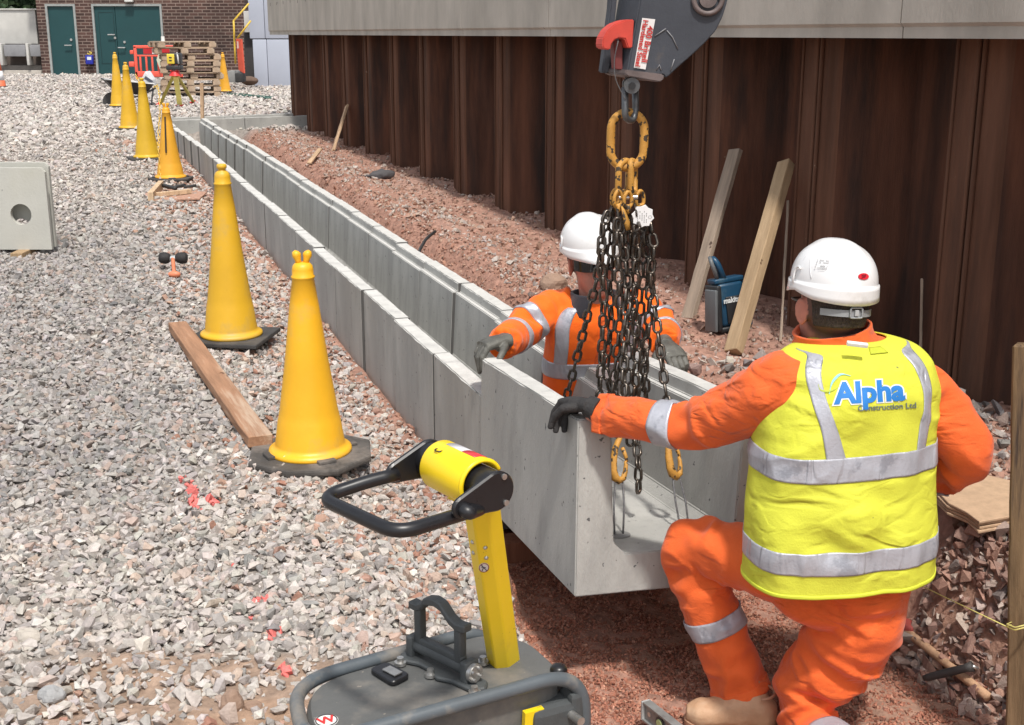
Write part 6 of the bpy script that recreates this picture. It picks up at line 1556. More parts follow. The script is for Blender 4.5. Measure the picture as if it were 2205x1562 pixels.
def helmet(M, root, prefix=''):
    """safety helmet; x right, y forward, z up, origin at rim height"""
    nt, na = 30, 72; V = []; F = []
    def ring(a):
        c, s_ = math.cos(a), math.sin(a)   # a=90deg is the front
        return c, s_
    A_, B_, Hh = .104, .128, .106
    for i in range(nt + 1):
        k = i / nt * math.pi / 2
        r = math.cos(k) ** .82; z = math.sin(k) ** .95 * Hh
        for j in range(na):
            c, s_ = ring(2 * math.pi * j / na)
            x, y = A_ * r * c, B_ * r * s_
            # raised crown ridge from front to back
            zz = z + .006 * math.exp(-(x / .034) ** 4) * sst(.03, .09, z)
            V.append((x, y, float(zz)))
    for i in range(nt):
        for j in range(na): k = (j + 1) % na; F.append((i * na + j, i * na + k, (i + 1) * na + k, (i + 1) * na + j))
    # skirt and brim: from the step down to the wavy rim
    sk = []
    prof = [(0.0, 1.0), (.0015, 1.035), (-.006, 1.042), (-.018, 1.05), (-.028, 1.06)]
    for (dz, k) in prof:
        for j in range(na):
            a = 2 * math.pi * j / na; c, s_ = ring(a)
            t = dz / -.028 if dz < 0 else 0
            low = -.026 - .010 * max(0, s_) - .012 * max(0, -s_) ** 2 * 0 + .012 * math.cos(2 * a + math.pi) * 0
            rim = -.030 + (.012 * math.exp(-((c * c + (s_ - .0) ** 2 * 6))) if True else 0)
            rim = -.030 - .008 * (s_ * s_) + (.010 if abs(s_) < .5 else 0) * (1 - abs(s_) * 2) - (.006 * max(0, -s_))
            peak = max(0, s_) ** 6 * .034 * max(0, t) + (max(0, -s_) ** 4 * .006) * max(0, t)
            z = dz if dz > 0 else t * rim - max(0, s_) ** 5 * .006 * t
            kk = k
            sk.append((A_ * kk * c, B_ * kk * s_ + peak, z))
    o = len(V); V += sk
    # dome starts at ring 0 -> replace by connecting skirt ring 0 to dome ring 0
    for i in range(len(prof) - 1):
        for j in range(na): k = (j + 1) % na; F.append((o + i * na + k, o + i * na + j, o + (i + 1) * na + j, o + (i + 1) * na + k))
    for j in range(na): k = (j + 1) % na; F.append((k, j, o + j, o + k))
    me = mesh_np('helmet_shell', mv(M, V), F, True)
    bm = bmesh.new(); bm.from_mesh(me); bmesh.ops.remove_doubles(bm, verts=bm.verts, dist=.0004); bmesh.ops.recalc_face_normals(bm, faces=bm.faces); bm.to_mesh(me); bm.free()
    me.polygons.foreach_set('use_smooth', np.ones(len(me.polygons), bool))
    h = link_mesh('helmet', me, HELM, root); s_ = h.modifiers.new('s', 'SOLIDIFY'); s_.thickness = .0035; s_.offset = -1
    # panel seams and raised side slots
    for sx in (-1, 1):
        q = []; mb = MB()
        for k in np.linspace(.12, 1.35, 16):
            r = math.cos(k) ** .82; z = math.sin(k) ** .95 * Hh; a = math.radians(90 - sx * (118 - 22 * k)); q.append(M @ Vector((A_ * r * math.cos(a) * 1.004, B_ * r * math.sin(a) * 1.004, z + .0006)))
        mb.tube(q, .0011, 5)
        mb.build('seam', mat('seam_grey', (.62, .62, .63), rough=.5), h)
    for sx in (-1, 1):
        mb = MB(); q = [M @ Vector((sx * (A_ + dx), yy, z)) for dx, yy, z in ((.0055, .010, -.004), (.003, .012, .022), (.0, .006, .036), (-.001, -.006, .040), (.0, -.014, .034))]; mb.tube(round_path(q, .01, 3), .0028, 6); mb.build('side_slot', HELM, h)
    # dark lining under the rim
    mb = MB(); q = []
    for j in range(40): a = 2 * math.pi * j / 40; q.append(M @ Vector((A_ * .93 * math.cos(a), B_ * .93 * math.sin(a), -.004)))
    mb.tube(q, .006, 8, closed=True, sq=(1, 1.6)); mb.build('headband', mat('lining_dark', (.05, .045, .045), rough=.8), h)
    return h
def on_surface(o_list, M, mb, off=.0015, far=.5):
    """drop a flat mesh onto the surface of the given objects along -z of M"""
    bvs = []
    for o in o_list:
        F_ = FR[o.name]; me = o.data; bvs.append(BVHTree.FromPolygons([F_ @ v.co for v in me.vertices], [list(p.vertices) for p in me.polygons]))
    dn = -(M.to_3x3() @ Vector((0, 0, 1))).normalized(); V = []
    for v in mb.V:
        v = Vector(v); best = None
        for b in bvs:
            h = b.ray_cast(v - dn * far * .5, dn, far)
            if h[0] is not None and (best is None or (h[0] - v).dot(dn) < (best - v).dot(dn)): best = h[0]
        hz_ = (M.inverted() @ v).z
        V.append((best - dn * (off + hz_)) if best is not None else v)
    mb.V = [tuple(v) for v in V]; return mb
def hand_glove(name, wrist, d, g, s_, m, root, thumb=1, size=1.0, curl=(.2, .95, 1.15), extra=None, spread=.0, back=None, cuff=None):
    """gloved hand: wrist point, d along the palm, g the way the fingers bend, s_ sideways (index side)"""
    d = Vector(d).normalized(); g_ = Vector(g); g_ = (g_ - d * g_.dot(d)).normalized(); sv = Vector(s_); sv = (sv - d * sv.dot(d) - g_ * sv.dot(g_)).normalized()
    w = Vector(wrist); parts = []; k = size
    pal = Loft([(0, (w - d * .01 * k)[:], .030 * k, .023 * k, sv[:], g_[:], 2.2), (.3, (w + d * .025 * k)[:], .036 * k, .021 * k, sv[:], g_[:], 2.4), (.7, (w + d * .062 * k + g_ * .003)[:], .044 * k, .019 * k, sv[:], g_[:], 2.6), (1, (w + d * .092 * k + g_ * .008)[:], .042 * k, .014 * k, sv[:], g_[:], 2.6)])
    parts.append(pal.solid(20, 24))
    ln = [(.040, .026, .020), (.045, .029, .021), (.042, .027, .020), (.033, .021, .018)]
    for i in range(4):
        x = (.031 - .0205 * i) * k; p = w + d * (.088 - .004 * abs(i - 1.2)) * k + sv * x + g_ * .006 * k
        a = 0; pts = [p - d * .018 * k, p]; r = [.0105 * k, .0110 * k]
        cu = [c + .08 * (i - 1.5) * (1 if j else .4) for j, c in enumerate(curl)]
        for j, l in enumerate(ln[i]):
            a += cu[j]; dd = d * math.cos(a) + g_ * math.sin(a) + sv * (spread * (1.5 - i) * .3)
            p = p + dd.normalized() * l * k; pts.append(p); r.append((.0105 - .0010 * j) * k)
        pts.append(p + (pts[-1] - pts[-2]).normalized() * .004 * k); r.append(.005 * k)
        V = MB(); pp = []; rr = []
        for j in range(len(pts) - 1):
            for q in (0, .5): pp.append(pts[j].lerp(pts[j + 1], q)); rr.append(r[j] + (r[j + 1] - r[j]) * q)
        pp.append(pts[-1]); rr.append(r[-1]); V.tube(pp, rr, 12); parts.append((V.V, V.F))
    tb = w + d * .022 * k + sv * .028 * k + g_ * .006 * k; t1 = tb + (sv * .75 + d * .55 + g_ * .35).normalized() * .038 * k; t2 = t1 + (d * .6 + g_ * .8 + sv * .15).normalized() * .030 * k; t3 = t2 + (g_ * .9 + d * .35).normalized() * .022 * k
    V = MB(); V.tube([tb - sv * .01, tb.lerp(t1, .5), t1, t1.lerp(t2, .5), t2, t3], [.016 * k, .0145 * k, .0125 * k, .0115 * k, .011 * k, .006 * k], 12); parts.append((V.V, V.F))
    if cuff is not None:
        c = Vector(cuff); V = MB(); q = resample([w + d * .01, c], .02); n = len(q); V.tube(q, [.031 + .004 * i / (n - 1) + (.0012 if i % 2 else 0) for i in range(n)], 24); parts.append((V.V, V.F))
    return remesh(name, parts, .0028, m, root, 2), parts

def skin_color(M, hair_line=True, beard=.25):
    Mi = M.inverted(); A = np.array(Mi)
    def f(co):
        L = co @ A[:3, :3].T + A[:3, 3]; x, y, z = L.T
        c = np.tile(np.array([.46, .20, .145]), (len(co), 1)); n = fbm(co[:, 0] * 60, co[:, 1] * 60, co[:, 2] * 60, 3)[:, None]
        c = c * (1 + .10 * n)
        red = np.clip(np.exp(-((np.abs(x) - .078) / .014) ** 2) + np.exp(-((y - .108) / .02) ** 2) * (np.abs(x) < .03), 0, 1)[:, None]
        c = c * (1 - .35 * red) + np.array([.52, .15, .105]) * .35 * red
        bd = (sst(-.045, -.075, z) * sst(.0, .03, y) * (z > -.15))[:, None] * beard; c = c * (1 - bd) + np.array([.14, .10, .09]) * bd
        lip = (np.exp(-((z + .0715) / .009) ** 2) * (np.abs(x) < .026) * (y > .085))[:, None] * .6; c = c * (1 - lip) + np.array([.38, .11, .09]) * lip
        if hair_line:
            h = (sst(.035, .005, y + .5 * np.maximum(-z - .03, 0)) * sst(-.085, -.06, z + .02 * vn(x * 60, z * 60, 0, 2)) * (z > -.2))
            h = h * (np.abs(x) < .0755); c = c * (1 - .85 * h[:, None]) + np.array([.05, .035, .03]) * .85 * h[:, None]
        return np.clip(c, .01, .8)
    return f
def eyes(M, root):
    for sx in (-1, 1):
        mb = MB(); mb.ball((0, 0, 0), .0125, 16); mb = MB().add(mv(M @ Matrix.Translation((sx * .032, .079, .014)), mb.V), mb.F, True); e = mb.build('eye', mat('eye_white', (.7, .68, .65), rough=.2), root)
        mb = MB(); p = M @ Vector((sx * .032, .0905, .014)); q = M @ Vector((sx * .032, .0921, .014)); mb.cyl(p, q, .0055, n=14); mb.build('iris', mat('iris', (.05, .04, .03), rough=.2), e)
# ================= kneeling man in the yellow vest =================
F2 = Vector((-.29, .957, 0)).normalized(); R2 = Vector((.957, .29, 0)).normalized(); UPV = Vector((0, 0, 1))
TC = 3.08                                   # distance of the torso axis
man2 = empty('person', Vector((.80, 3.05, -.34)), 'kneeling man seen from behind in white helmet, yellow vest and orange clothes', 'person')
def tsec(t, u, v, a, b, pw=2.5, yc=TC, lean=0):
    """torso section whose BACK is seen at (u, v)"""
    back = P(u, v, yc - b); c = Vector((P(u, v, yc).x, yc, back.z)); return (t, c[:], a, b, R2[:], F2[:], pw)
k = .00122
T2 = [tsec(0, 1797, 1287, .262, .165, 2.4, 3.06), tsec(.12, 1800, 1215, .258, .163, 2.4, 3.06), tsec(.30, 1806, 1110, .250, .155, 2.4, 3.07), tsec(.46, 1816, 1010, .240, .148, 2.5, 3.08),
      tsec(.60, 1824, 925, .232, .143, 2.6, 3.09), tsec(.74, 1830, 850, .225, .133, 2.7, 3.10), tsec(.84, 1832, 800, .210, .118, 2.6, 3.11), tsec(.91, 1832, 768, .175, .100, 2.3, 3.12), tsec(.96, 1834, 749, .125, .082, 2.1, 3.13), tsec(1.0, 1836, 738, .088, .068, 2.0, 3.14)]
def vest_wr(t, th, P_):
    """folds of the vest: hanging drape at the hem, diagonal drag lines from the waist"""
    back = np.clip(-np.sin(th), 0, 1)
    x = P_[:, 0]; z = P_[:, 2]
    d = .014 * fbm(x * 6, P_[:, 1] * 7, z * 7, 91, 3)
    dv = np.cos(th)
    d = d + .022 * (1 - sst(.10, .5, t)) * vn(x * 15, 0, z * 2.5, 92)
    dg = 1 - 2 * np.abs(vn((x * 8 + z * 14), (x * 3 - z * 1.5), 0, 93)); w = np.exp(-((t - .26) / .11) ** 2) * np.exp(-((dv + .25) / .45) ** 2)
    d = d + .036 * w * dg
    dg2 = 1 - 2 * np.abs(vn((x * 10 - z * 16), (z * 2), 0, 94)); w2 = np.exp(-((t - .52) / .12) ** 2) * np.exp(-((dv + .8) / .3) ** 2)
    d = d + .030 * w2 * dg2
    d = d + .016 * np.exp(-((t - .70) / .15) ** 2) * (1 - 2 * np.abs(vn(x * 9 + z * 5, z * 12, 0, 95)))
    d = d + .006 * (1 - 2 * np.abs(vn(x * 22, z * 5, 2, 96))) * np.exp(-((t - .46) / .06) ** 2) + .007 * (1 - 2 * np.abs(vn(x * 20, z * 4, 5, 97))) * np.exp(-((t - .12) / .06) ** 2)
    return d * .7
vest = Loft(T2, vest_wr)
V, F = vest.solid(150, 160)
F = F[:-2]                                        # open at hem and neck
ves = vf_obj('safety_vest', (V, F), YLV, man2); sm = ves.modifiers.new('s', 'SOLIDIFY'); sm.thickness = .004; sm.offset = -1
# theta: 0 = his right, 270 deg = back
def ang(dx): return dx
for (t0, t1) in ((.418, .505), (.083, .165)):
    vf_obj('reflective_band', vest.band(t0, t1, 0, 2 * math.pi, .0022, .0018, 14, 190), TAPE, ves)
def strap(pts, w, nm='shoulder_band'):
    """strip between given (t, theta) points, following the cloth"""
    n = 36; tk = [(i / (len(pts) - 1), np.array(p, float)) for i, p in enumerate(pts)]; x = np.linspace(0, 1, n); K = catmull(tk, x); na = 8
    V = []
    for off in (.0024, .0006):
        for j in range(na):
            wv = np.interp(x, np.linspace(0, 1, len(w)), w); V.append(vest.pts(K[:, 0], K[:, 1] + wv * (j / (na - 1) - .5), off))
    V = np.stack(V, 1)  # n, 2na, 3
    F = []
    for i in range(n - 1):
        for j in range(na - 1):
            a = i * 2 * na + j; F += [(a, a + 1, a + 2 * na + 1, a + 2 * na), (a + na + 1, a + na, a + 3 * na, a + 3 * na + 1)]
        a = i * 2 * na; F += [(a, a + 2 * na, a + 3 * na, a + na), (a + 2 * na + na - 1, a + na - 1, a + 2 * na - 1, a + 4 * na - 1)]
    return vf_obj(nm, (V.reshape(-1, 3), F), TAPE, ves)
D = math.radians
strap([(.505, D(247)), (.62, D(240)), (.74, D(231)), (.84, D(224)), (.915, D(216)), (.93, D(190))], [.23, .20, .22, .26, .32, .36])
strap([(.505, D(299)), (.62, D(300)), (.74, D(301)), (.84, D(301)), (.92, D(308)), (.94, D(340))], [.19, .18, .20, .24, .32, .36])
# bindings along hem
vf_obj('hem_binding', vest.band(0, .013, 0, 2 * math.pi, .002, .005, 4, 170), YLD, ves)
# lettering on the back
BK = [ves]
def back_M(u, v):
    yv = 2.93; c = P(u, v, yv); zv = -ray(u, v).normalized(); xv = Vector((1, 0, .06)); xv = (xv - zv * zv.dot(xv)).normalized(); return basis(xv, zv.cross(xv), zv, c)
BLUEI = mat('ink_blue', (.02, .19, .55), rough=.6, var=.08, vs=30); GRYI = mat('ink_grey', (.13, .17, .16), rough=.6)
M_ = back_M(1873, 846); q = text_mb('Alpha', .071, M_, .0003, .0062, .008); on_surface(BK, M_, q, .0016).build('print_outline', mat('ink_white', (.72, .74, .70), rough=.6), ves); q = text_mb('Alpha', .071, M_, .0006, .0030, .008); on_surface(BK, M_, q, .0022).build('printed_name', BLUEI, ves)
M_ = back_M(1911, 877); q = text_mb('Construction Ltd', .0198, M_, .0005, .0003, .006); on_surface(BK, M_, q, .0022).build('printed_name', GRYI, ves)
def swoosh(u0, v0, pts, wd, m, nm):
    M_ = back_M(u0, v0); mb = MB(); q = round_path([Vector((x, y, 0)) for x, y in pts], .05, 8); n = len(q); V = []
    for i, p in enumerate(q):
        d = (q[min(i + 1, n - 1)] - q[max(i - 1, 0)]).normalized(); nn_ = Vector((-d.y, d.x, 0)); w = wd * math.sin(math.pi * min(.97, max(.06, i / (n - 1)))) ** .7
        V += [p + nn_ * w + Vector((0, 0, .0006)), p - nn_ * w + Vector((0, 0, .0006)), p + nn_ * w, p - nn_ * w]
    F = []
    for i in range(n - 1): b = i * 4; F += [(b, b + 1, b + 5, b + 4), (b + 3, b + 2, b + 6, b + 7), (b + 2, b, b + 4, b + 6), (b + 1, b + 3, b + 7, b + 5)]
    mb.add(mv(M_, V), F); on_surface(BK, M_, mb, .0022).build(nm, m, ves)
swoosh(1790, 835, [(-.006, -.016), (.002, .014), (.024, .034), (.048, .026)], .0030, mat('ink_cyan', (.25, .55, .62)), 'printed_swoosh')
swoosh(1790, 835, [(-.030, .010), (-.028, -.004), (-.012, -.010), (.006, -.006), (.030, .008)], .0022, mat('ink_olive', (.42, .50, .06)), 'printed_swoosh')
# white neck label and darker patch
mb = MB(); p = P(1846, 742, 2.99); mb.box(p, (.052, .012, .010), Matrix.Rotation(.12, 4, 'Y') @ Matrix.Rotation(.3, 4, 'X'), .002); mb.build('neck_label', mat('label_cloth', (.75, .75, .72), rough=.6), ves)
V, F = vest.band(.925, .962, D(268), D(283), .0050, .0050, 8, 8, closed=False); vf_obj('neck_patch', (V, F), mat('patch_olive', (.46, .50, .03), rough=.7), ves)

# arms
SLw = folds(1.0, .6, .07, [(.50, .10, .006), (.05, .12, .004), (.95, .06, .003)], .0022, 11)
SL = P(1700, 838, 3.06); EL = P(1482, 915, 3.22); WL = P(1292, 893, 3.40)
arm_l = limb([SL + Vector((.06, .02, .0)), SL, SL.lerp(EL, .5) + Vector((0, 0, -.004)), EL, EL.lerp(WL, .5), WL], [.090, .094, .080, .066, .060, .054], SLw, 1.0)
SRw = folds(1.0, .6, .07, [(.52, .12, .007), (.05, .12, .004)], .0022, 17)
SR = P(1975, 848, 3.17); ER = P(2080, 968, 3.12); WR = P(1975, 1030, 3.42)
arm_r = limb([SR - Vector((.06, .02, 0)), SR, SR.lerp(ER, .55) + Vector((.01, 0, 0)), ER, ER.lerp(WR, .5) + Vector((.01, -.01, -.01)), WR, P(1895, 1035, 3.58)], [.088, .090, .078, .068, .062, .055, .052], SRw, 1.0)
coat = Loft([(q_[0], q_[1], q_[2] - .026, q_[3] - .026, q_[4], q_[5], q_[6]) for q_ in T2], None)
jacket2 = remesh('jacket', [arm_l.solid(90, 48), arm_r.solid(90, 48), coat.solid(40, 48, -.004)], .0055, ORG, man2, 2)
# collar stands up round the neck
NK = P(1800, 725, 3.14)
hd_c = P(1790, 660, 3.16)
hd_yaw = math.radians(15); tiltF = math.radians(-6)
HM = Matrix.Translation(hd_c) @ Matrix.Rotation(hd_yaw, 4, 'Z') @ Matrix.Rotation(tiltF, 4, 'X') @ Matrix.Rotation(math.radians(3), 4, 'Y')
colr = Loft([(0, P(1815, 782, 3.13)[:], .142, .10, R2[:], F2[:], 2.2), (.35, P(1805, 750, 3.14)[:], .116, .094, R2[:], F2[:], 2.1), (.7, P(1797, 724, 3.15)[:], .100, .088, (R2 + Vector((0, 0, .10)))[:], F2[:], 2.0), (1, P(1790, 706, 3.155)[:], .099, .090, (R2 + Vector((0, 0, .16)))[:], F2[:], 2.0)],
            lambda t, th, P_: .006 * fbm(P_[:, 0] * 16, P_[:, 1] * 16, P_[:, 2] * 30, 44, 3) + .006 * np.exp(-((t - .55) / .12) ** 2))
V, F = colr.band(0, 1, 0, 2 * math.pi, .004, .008, 30, 80); vf_obj('collar', (V, F), ORG, man2)
vf_obj('cuff_band', arm_l.band(.612, .705, 0, 2 * math.pi, .0045, .004, 10, 60), TAPE, jacket2)
vf_obj('cuff_band', arm_r.band(.60, .67, 0, 2 * math.pi, .0045, .004, 10, 60), TAPE, jacket2)
vf_obj('sleeve_cuff', arm_l.band(.955, .999, 0, 2 * math.pi, .003, .006, 6, 60), ORG, jacket2)

# legs and pelvis
LGw = folds(1.0, .95, .09, [(.42, .10, .008), (.58, .05, .005), (.95, .08, .003), (.08, .1, .004)], .0022, 23, spiral=1.4)
HPl = P(1722, 1215, 3.12); KN = P(1484, 1182, 3.30); AN = P(1592, 1478, 3.24)
leg_l = limb([HPl + Vector((.06, 0, .02)), HPl, HPl.lerp(KN, .55), KN, KN.lerp(AN, .22) + Vector((-.004, 0, 0)), KN.lerp(AN, .6), AN + Vector((.0, 0, .0)), AN + (AN - KN).normalized() * .02], [.108, .106, .092, .078, .078, .079, .080, .080], LGw, 1.0)
RGw = folds(1.0, .9, .09, [(.38, .14, .008), (.5, .05, .007), (.1, .1, .004)], .0022, 29, spiral=1.2)
HPr = P(1862, 1275, 3.08); KR = P(1808, 1532, 3.10); KR.z = -.262; AR = Vector((.905, 2.68, -.262))
KR = Vector((.815, 3.12, -.255))
leg_r = limb([HPr + Vector((-.02, 0, .06)), HPr, HPr.lerp(KR, .5) + Vector((.012, 0, 0)), KR + Vector((.004, -.004, .06)), KR + Vector((.005, -.05, .0)), KR.lerp(AR, .45) + Vector((.0, 0, .005)), AR], [.128, .128, .112, .088, .076, .078, .062], RGw, 1.0)
pel = Loft([(0, P(1800, 1330, 3.12)[:], .10, .09, R2[:], F2[:], 2.2), (.3, P(1805, 1295, 3.12)[:], .18, .128, R2[:], F2[:], 2.3), (.7, P(1800, 1215, 3.14)[:], .19, .12, R2[:], F2[:], 2.3), (1, P(1806, 1110, 3.14)[:], .18, .11, R2[:], F2[:], 2.3)])
trou2 = remesh('trousers', [leg_l.solid(110, 56), leg_r.solid(110, 56), pel.solid(24, 48)], .0055, ORG, man2, 2)
vf_obj('knee_band', leg_l.band(.700, .765, 0, 2 * math.pi, .0045, .004, 10, 64), TAPE, trou2)
vf_obj('knee_band', leg_r.band(.665, .735, 0, 2 * math.pi, .0045, .004, 10, 64), TAPE, trou2)
vf_obj('hem', leg_l.band(.965, .999, 0, 2 * math.pi, .0035, .008, 6, 64), ORG, trou2)
# boots
def boot(heel, toe, ank, root):
    h_, t_ = Vector(heel), Vector(toe); d = (t_ - h_); L = d.length; d.normalize(); up = Vector((0, 0, 1)); up = (up - d * up.dot(d)).normalized(); sd = d.cross(up)
    secs = []
    for t, x, hc_, a, b in ((0, -.004, .040, .022, .030), (.08, .02, .045, .036, .042), (.3, .085, .052, .040, .052), (.5, .15, .048, .043, .044), (.72, .21, .038, .049, .036), (.88, .262, .034, .046, .032), (1, .292, .030, .022, .020)):
        secs.append((t, (h_ + d * x * L / .29 + up * hc_)[:], a, b, sd[:], up[:], 2.4))
    foot = Loft(secs, lambda t, th, P_: .002 * vn(P_[:, 0] * 50, P_[:, 1] * 50, P_[:, 2] * 50, 8) + .0035 * np.exp(-((t - .55) / .08) ** 2) * (1 - 2 * np.abs(vn(t * 40, th, 0, 9))))
    a0 = h_ + d * .055 + up * .05; shaft = limb([a0, a0.lerp(Vector(ank), .5), Vector(ank)], [.050, .050, .052], lambda t, th, P_: .003 * vn(P_[:, 0] * 30, P_[:, 1] * 30, P_[:, 2] * 40, 12))
    b = remesh('boot', [foot.solid(50, 36), shaft.solid(20, 32)], .004, BOOTM, root, 2)
    mb = MB(); pl = []
    for s_, x, w in ((1, 0, .028), (1, .04, .038), (1, .12, .036), (1, .20, .047), (1, .265, .044), (1, .298, .02), (-1, .298, .02), (-1, .265, .044), (-1, .20, .047), (-1, .12, .036), (-1, .04, .038), (-1, 0, .028)): pl.append((x * L / .29, s_ * w))
    mb.prism([(p.x, p.y) for p in round_path([Vector((x, y, 0)) for x, y in pl], .02, 3, closed=True)], -.006, .020, basis(d, up.cross(d), up, h_), bev=.004); mb.build('sole', SOLE, b)
    mb = MB(); q = [h_ + d * .055 + up * .11 + (d * math.cos(a) * .050 + sd * math.sin(a) * .046) for a in np.linspace(math.pi * .55, math.pi * 1.45, 12)]; mb.tube(q, .004, 6); mb.build('ankle_seam', SOLE, b)
    return b
hl = PZ(1668, 1566, -.325); to = PZ(1478, 1556, -.325)
boot(hl, to, AN + Vector((.0, .0, .03)), man2)
boot(AR + Vector((.01, -.09, -.045)), AR + Vector((.0, .03, -.30)) if False else AR + Vector((.0, -.15, -.05)) + Vector((0, -.0, 0)) + Vector((.02, -.14, .0)), AR, man2) if False else boot(AR + Vector((.02, -.13, .09)), AR + Vector((.01, -.10, -.19)) + Vector((0, 0, .10)), AR + Vector((0, .02, .01)), man2)

# body beneath the clothes: head, neck, trunk, arms, legs as one surface
hands2 = []
gl, gparts = hand_glove('glove', P(1270, 876, 3.40), Vector((-.50, .72, -.05)), Vector((-.22, -.15, -.96)), Vector((-.5, -.75, .0)), GLV, man2, size=1.05, curl=(1.0, .62, .10), cuff=P(1288, 884, 3.39))
# the knuckle print
M_ = basis(Vector((.6, .1, -.05)).normalized(), Vector((.1, .8, .6)).normalized(), Vector((0, -.5, .8)).normalized(), P(1230, 860, 3.42))
wr_ = P(1895, 1035, 3.58)
gr, _ = hand_glove('glove', wr_ + Vector((-.03, .04, -.005)), Vector((-.6, .7, -.2)), Vector((-.3, .1, -.9)), Vector((.8, .6, 0)), GLV, man2, size=1.0, cuff=wr_)
neck = limb([P(1812, 770, 3.14), P(1802, 720, 3.15), hd_c + Vector((0.0, .0, -.02))], [.068, .060, .060])
def thin(l, k_, n=40, m_=24):
    sec = [(kk[0], kk[1][:3], max(.02, kk[1][3] - k_), max(.02, kk[1][4] - k_), kk[1][5:8], kk[1][8:11], kk[1][11]) for kk in l.keys]; return Loft(sec).solid(n, m_)
wristL = limb([WL + (EL - WL) * .2, WL, P(1270, 882, 3.40)], [.034, .032, .030])
body2 = remesh('body', head_parts(HM) + [neck.solid(20, 28), wristL.solid(12, 24), thin(coat, .03), thin(arm_l, .028), thin(arm_r, .028), thin(leg_l, .028), thin(leg_r, .028), thin(pel, .03)], .0042, SKIN, man2, 2, skin_color(HM, True, .4))
eyes(HM, man2)
# cropped hair
hs = [(0, (0, -.010, -.085), .050, .070, X_, Y_, 2.1), (.2, (0, -.016, -.045), .0690, .086, X_, Y_, 2.1), (.5, (0, -.016, .0), .0775, .0940, X_, Y_, 2.1), (.8, (0, -.013, .055), .077, .096, X_, Y_, 2.0), (1, (0, -.010, .10), .04, .05, X_, Y_, 2.0)]
HLf = Loft(hs, lambda t, th, P_: .0008 * vn(P_[:, 0] * 400, P_[:, 1] * 400, P_[:, 2] * 400, 3)); V, F = HLf.band(.20, .98, D(194), D(346), .0015, .003, 40, 60, closed=False)
vf_obj('hair', (mv(HM, V), F), HAIRM, man2)
hel = helmet(HM @ Matrix.Translation((0, -.004, .064)) @ Matrix.Rotation(math.radians(3), 4, 'X'), man2)
# maker's oval, printed notes, rear strap and glasses
def dome_pt(a, k, off=.0):
    A_, B_, Hh = .104, .128, .106; r = math.cos(k) ** .82; return Vector(((A_ + off) * r * math.cos(a), (B_ + off) * r * math.sin(a), math.sin(k) ** .95 * (Hh + off)))
HM2 = HM @ Matrix.Translation((0, -.004, .064)) @ Matrix.Rotation(math.radians(3), 4, 'X')
def dome_frame(a, k, off=.0):
    c = dome_pt(a, k, off); e = .02; x = (dome_pt(a + e, k, off) - dome_pt(a - e, k, off)).normalized(); y = (dome_pt(a, k + e, off) - dome_pt(a, k - e, off)).normalized(); z = x.cross(y).normalized(); return HM2 @ basis(x, z.cross(x), z, c)
a_o = D(-84)
Mo = dome_frame(a_o, .27, .001); mb = MB(); mb.prism([(.0155 * math.cos(a), .0083 * math.sin(a)) for a in np.linspace(0, 2 * math.pi, 33)[:-1]], -.002, .0008, Mo, bev=.0003); ov = mb.build('oval_badge', mat('oval_red', (.6, .02, .035), rough=.35), hel)
text_mb('JSP', .0112, Mo @ Matrix.Translation((0, 0, .001)), .0003, .0003).build('badge_letters', mat('oval_dark', (.12, .01, .02), rough=.4), ov)
Mn = dome_frame(D(-141), .52, .001); mb = MB(); rr = random.Random(5)
for y0_ in (.009, .003, -.006, -.0115):
    for i in range(8):
        if rr.random() < .85: mb.box((-.012 + i * .0034, y0_, .0006), (.0022, .0032 * rr.uniform(.6, 1), .0006))
for y0_ in (.008, .001, -.006, -.012): mb.box((-.019, y0_, .0006), (.0028, .003, .0006))
mb.box((0, -.016, .0006), (.018, .0007, .0006)); q = MB(); q.add(mv(Mn, mb.V), mb.F); q.build('printed_notes', mat('notes_grey', (.38, .38, .38), rough=.6), hel)
STRP = mat('strap_grey', (.27, .28, .285), rough=.55, var=.1, vs=30)
zs = -.004
def hp_(a, z, off=0): return HM @ Vector(((.082 + off) * math.cos(a), -.012 + (.104 + off) * math.sin(a), z))
mb = MB(); q = [hp_(a, zs - .0035 * math.sin((a - D(200)) * .6), .002) for a in np.linspace(D(214), D(322), 24)]
V = []; n = len(q); up = (HM.to_3x3() @ Vector((0, 0, 1)))
for i, p in enumerate(q):
    o_ = (p - (HM @ Vector((0, -.012, zs)))).normalized()
    V += [p + up * .0085, p - up * .0085, p + up * .0085 + o_ * .003, p - up * .0085 + o_ * .003]
F = []
for i in range(n - 1): b = i * 4; F += [(b + 2, b + 3, b + 7, b + 6), (b + 1, b, b + 4, b + 5), (b, b + 2, b + 6, b + 4), (b + 3, b + 1, b + 5, b + 7)]
F += [(0, 1, 3, 2), (n * 4 - 4, n * 4 - 2, n * 4 - 1, n * 4 - 3)]
mb.add(V, F); st_ = mb.build('rear_strap', STRP, hel, fix=True)
c = hp_(D(271), zs, .007); Mb = basis((hp_(D(275), zs) - hp_(D(267), zs)).normalized(), up, ((hp_(D(275), zs) - hp_(D(267), zs)).normalized()).cross(up), c)
mb = MB(); fr = [Vector(((.0165 if abs(x) else 0) * x, .0125 * y, 0)) for x, y in ((-1, -1), (1, -1), (1, 1), (-1, 1))]; mb.tube(round_path([Mb @ p for p in fr], .005, 4, closed=True), .0024, 8, closed=True); mb.build('buckle', STRP, st_)
mb = MB(); mb.box((0, 0, .001), (.011, .015, .006), bev=.0015); q = MB(); q.add(mv(Mb, mb.V), mb.F); q.build('buckle_roller', mat('buckle_light', (.42, .43, .43), rough=.4), st_)
for a0_, a1_ in ((D(222), D(228)), (D(262), D(250))):
    pass
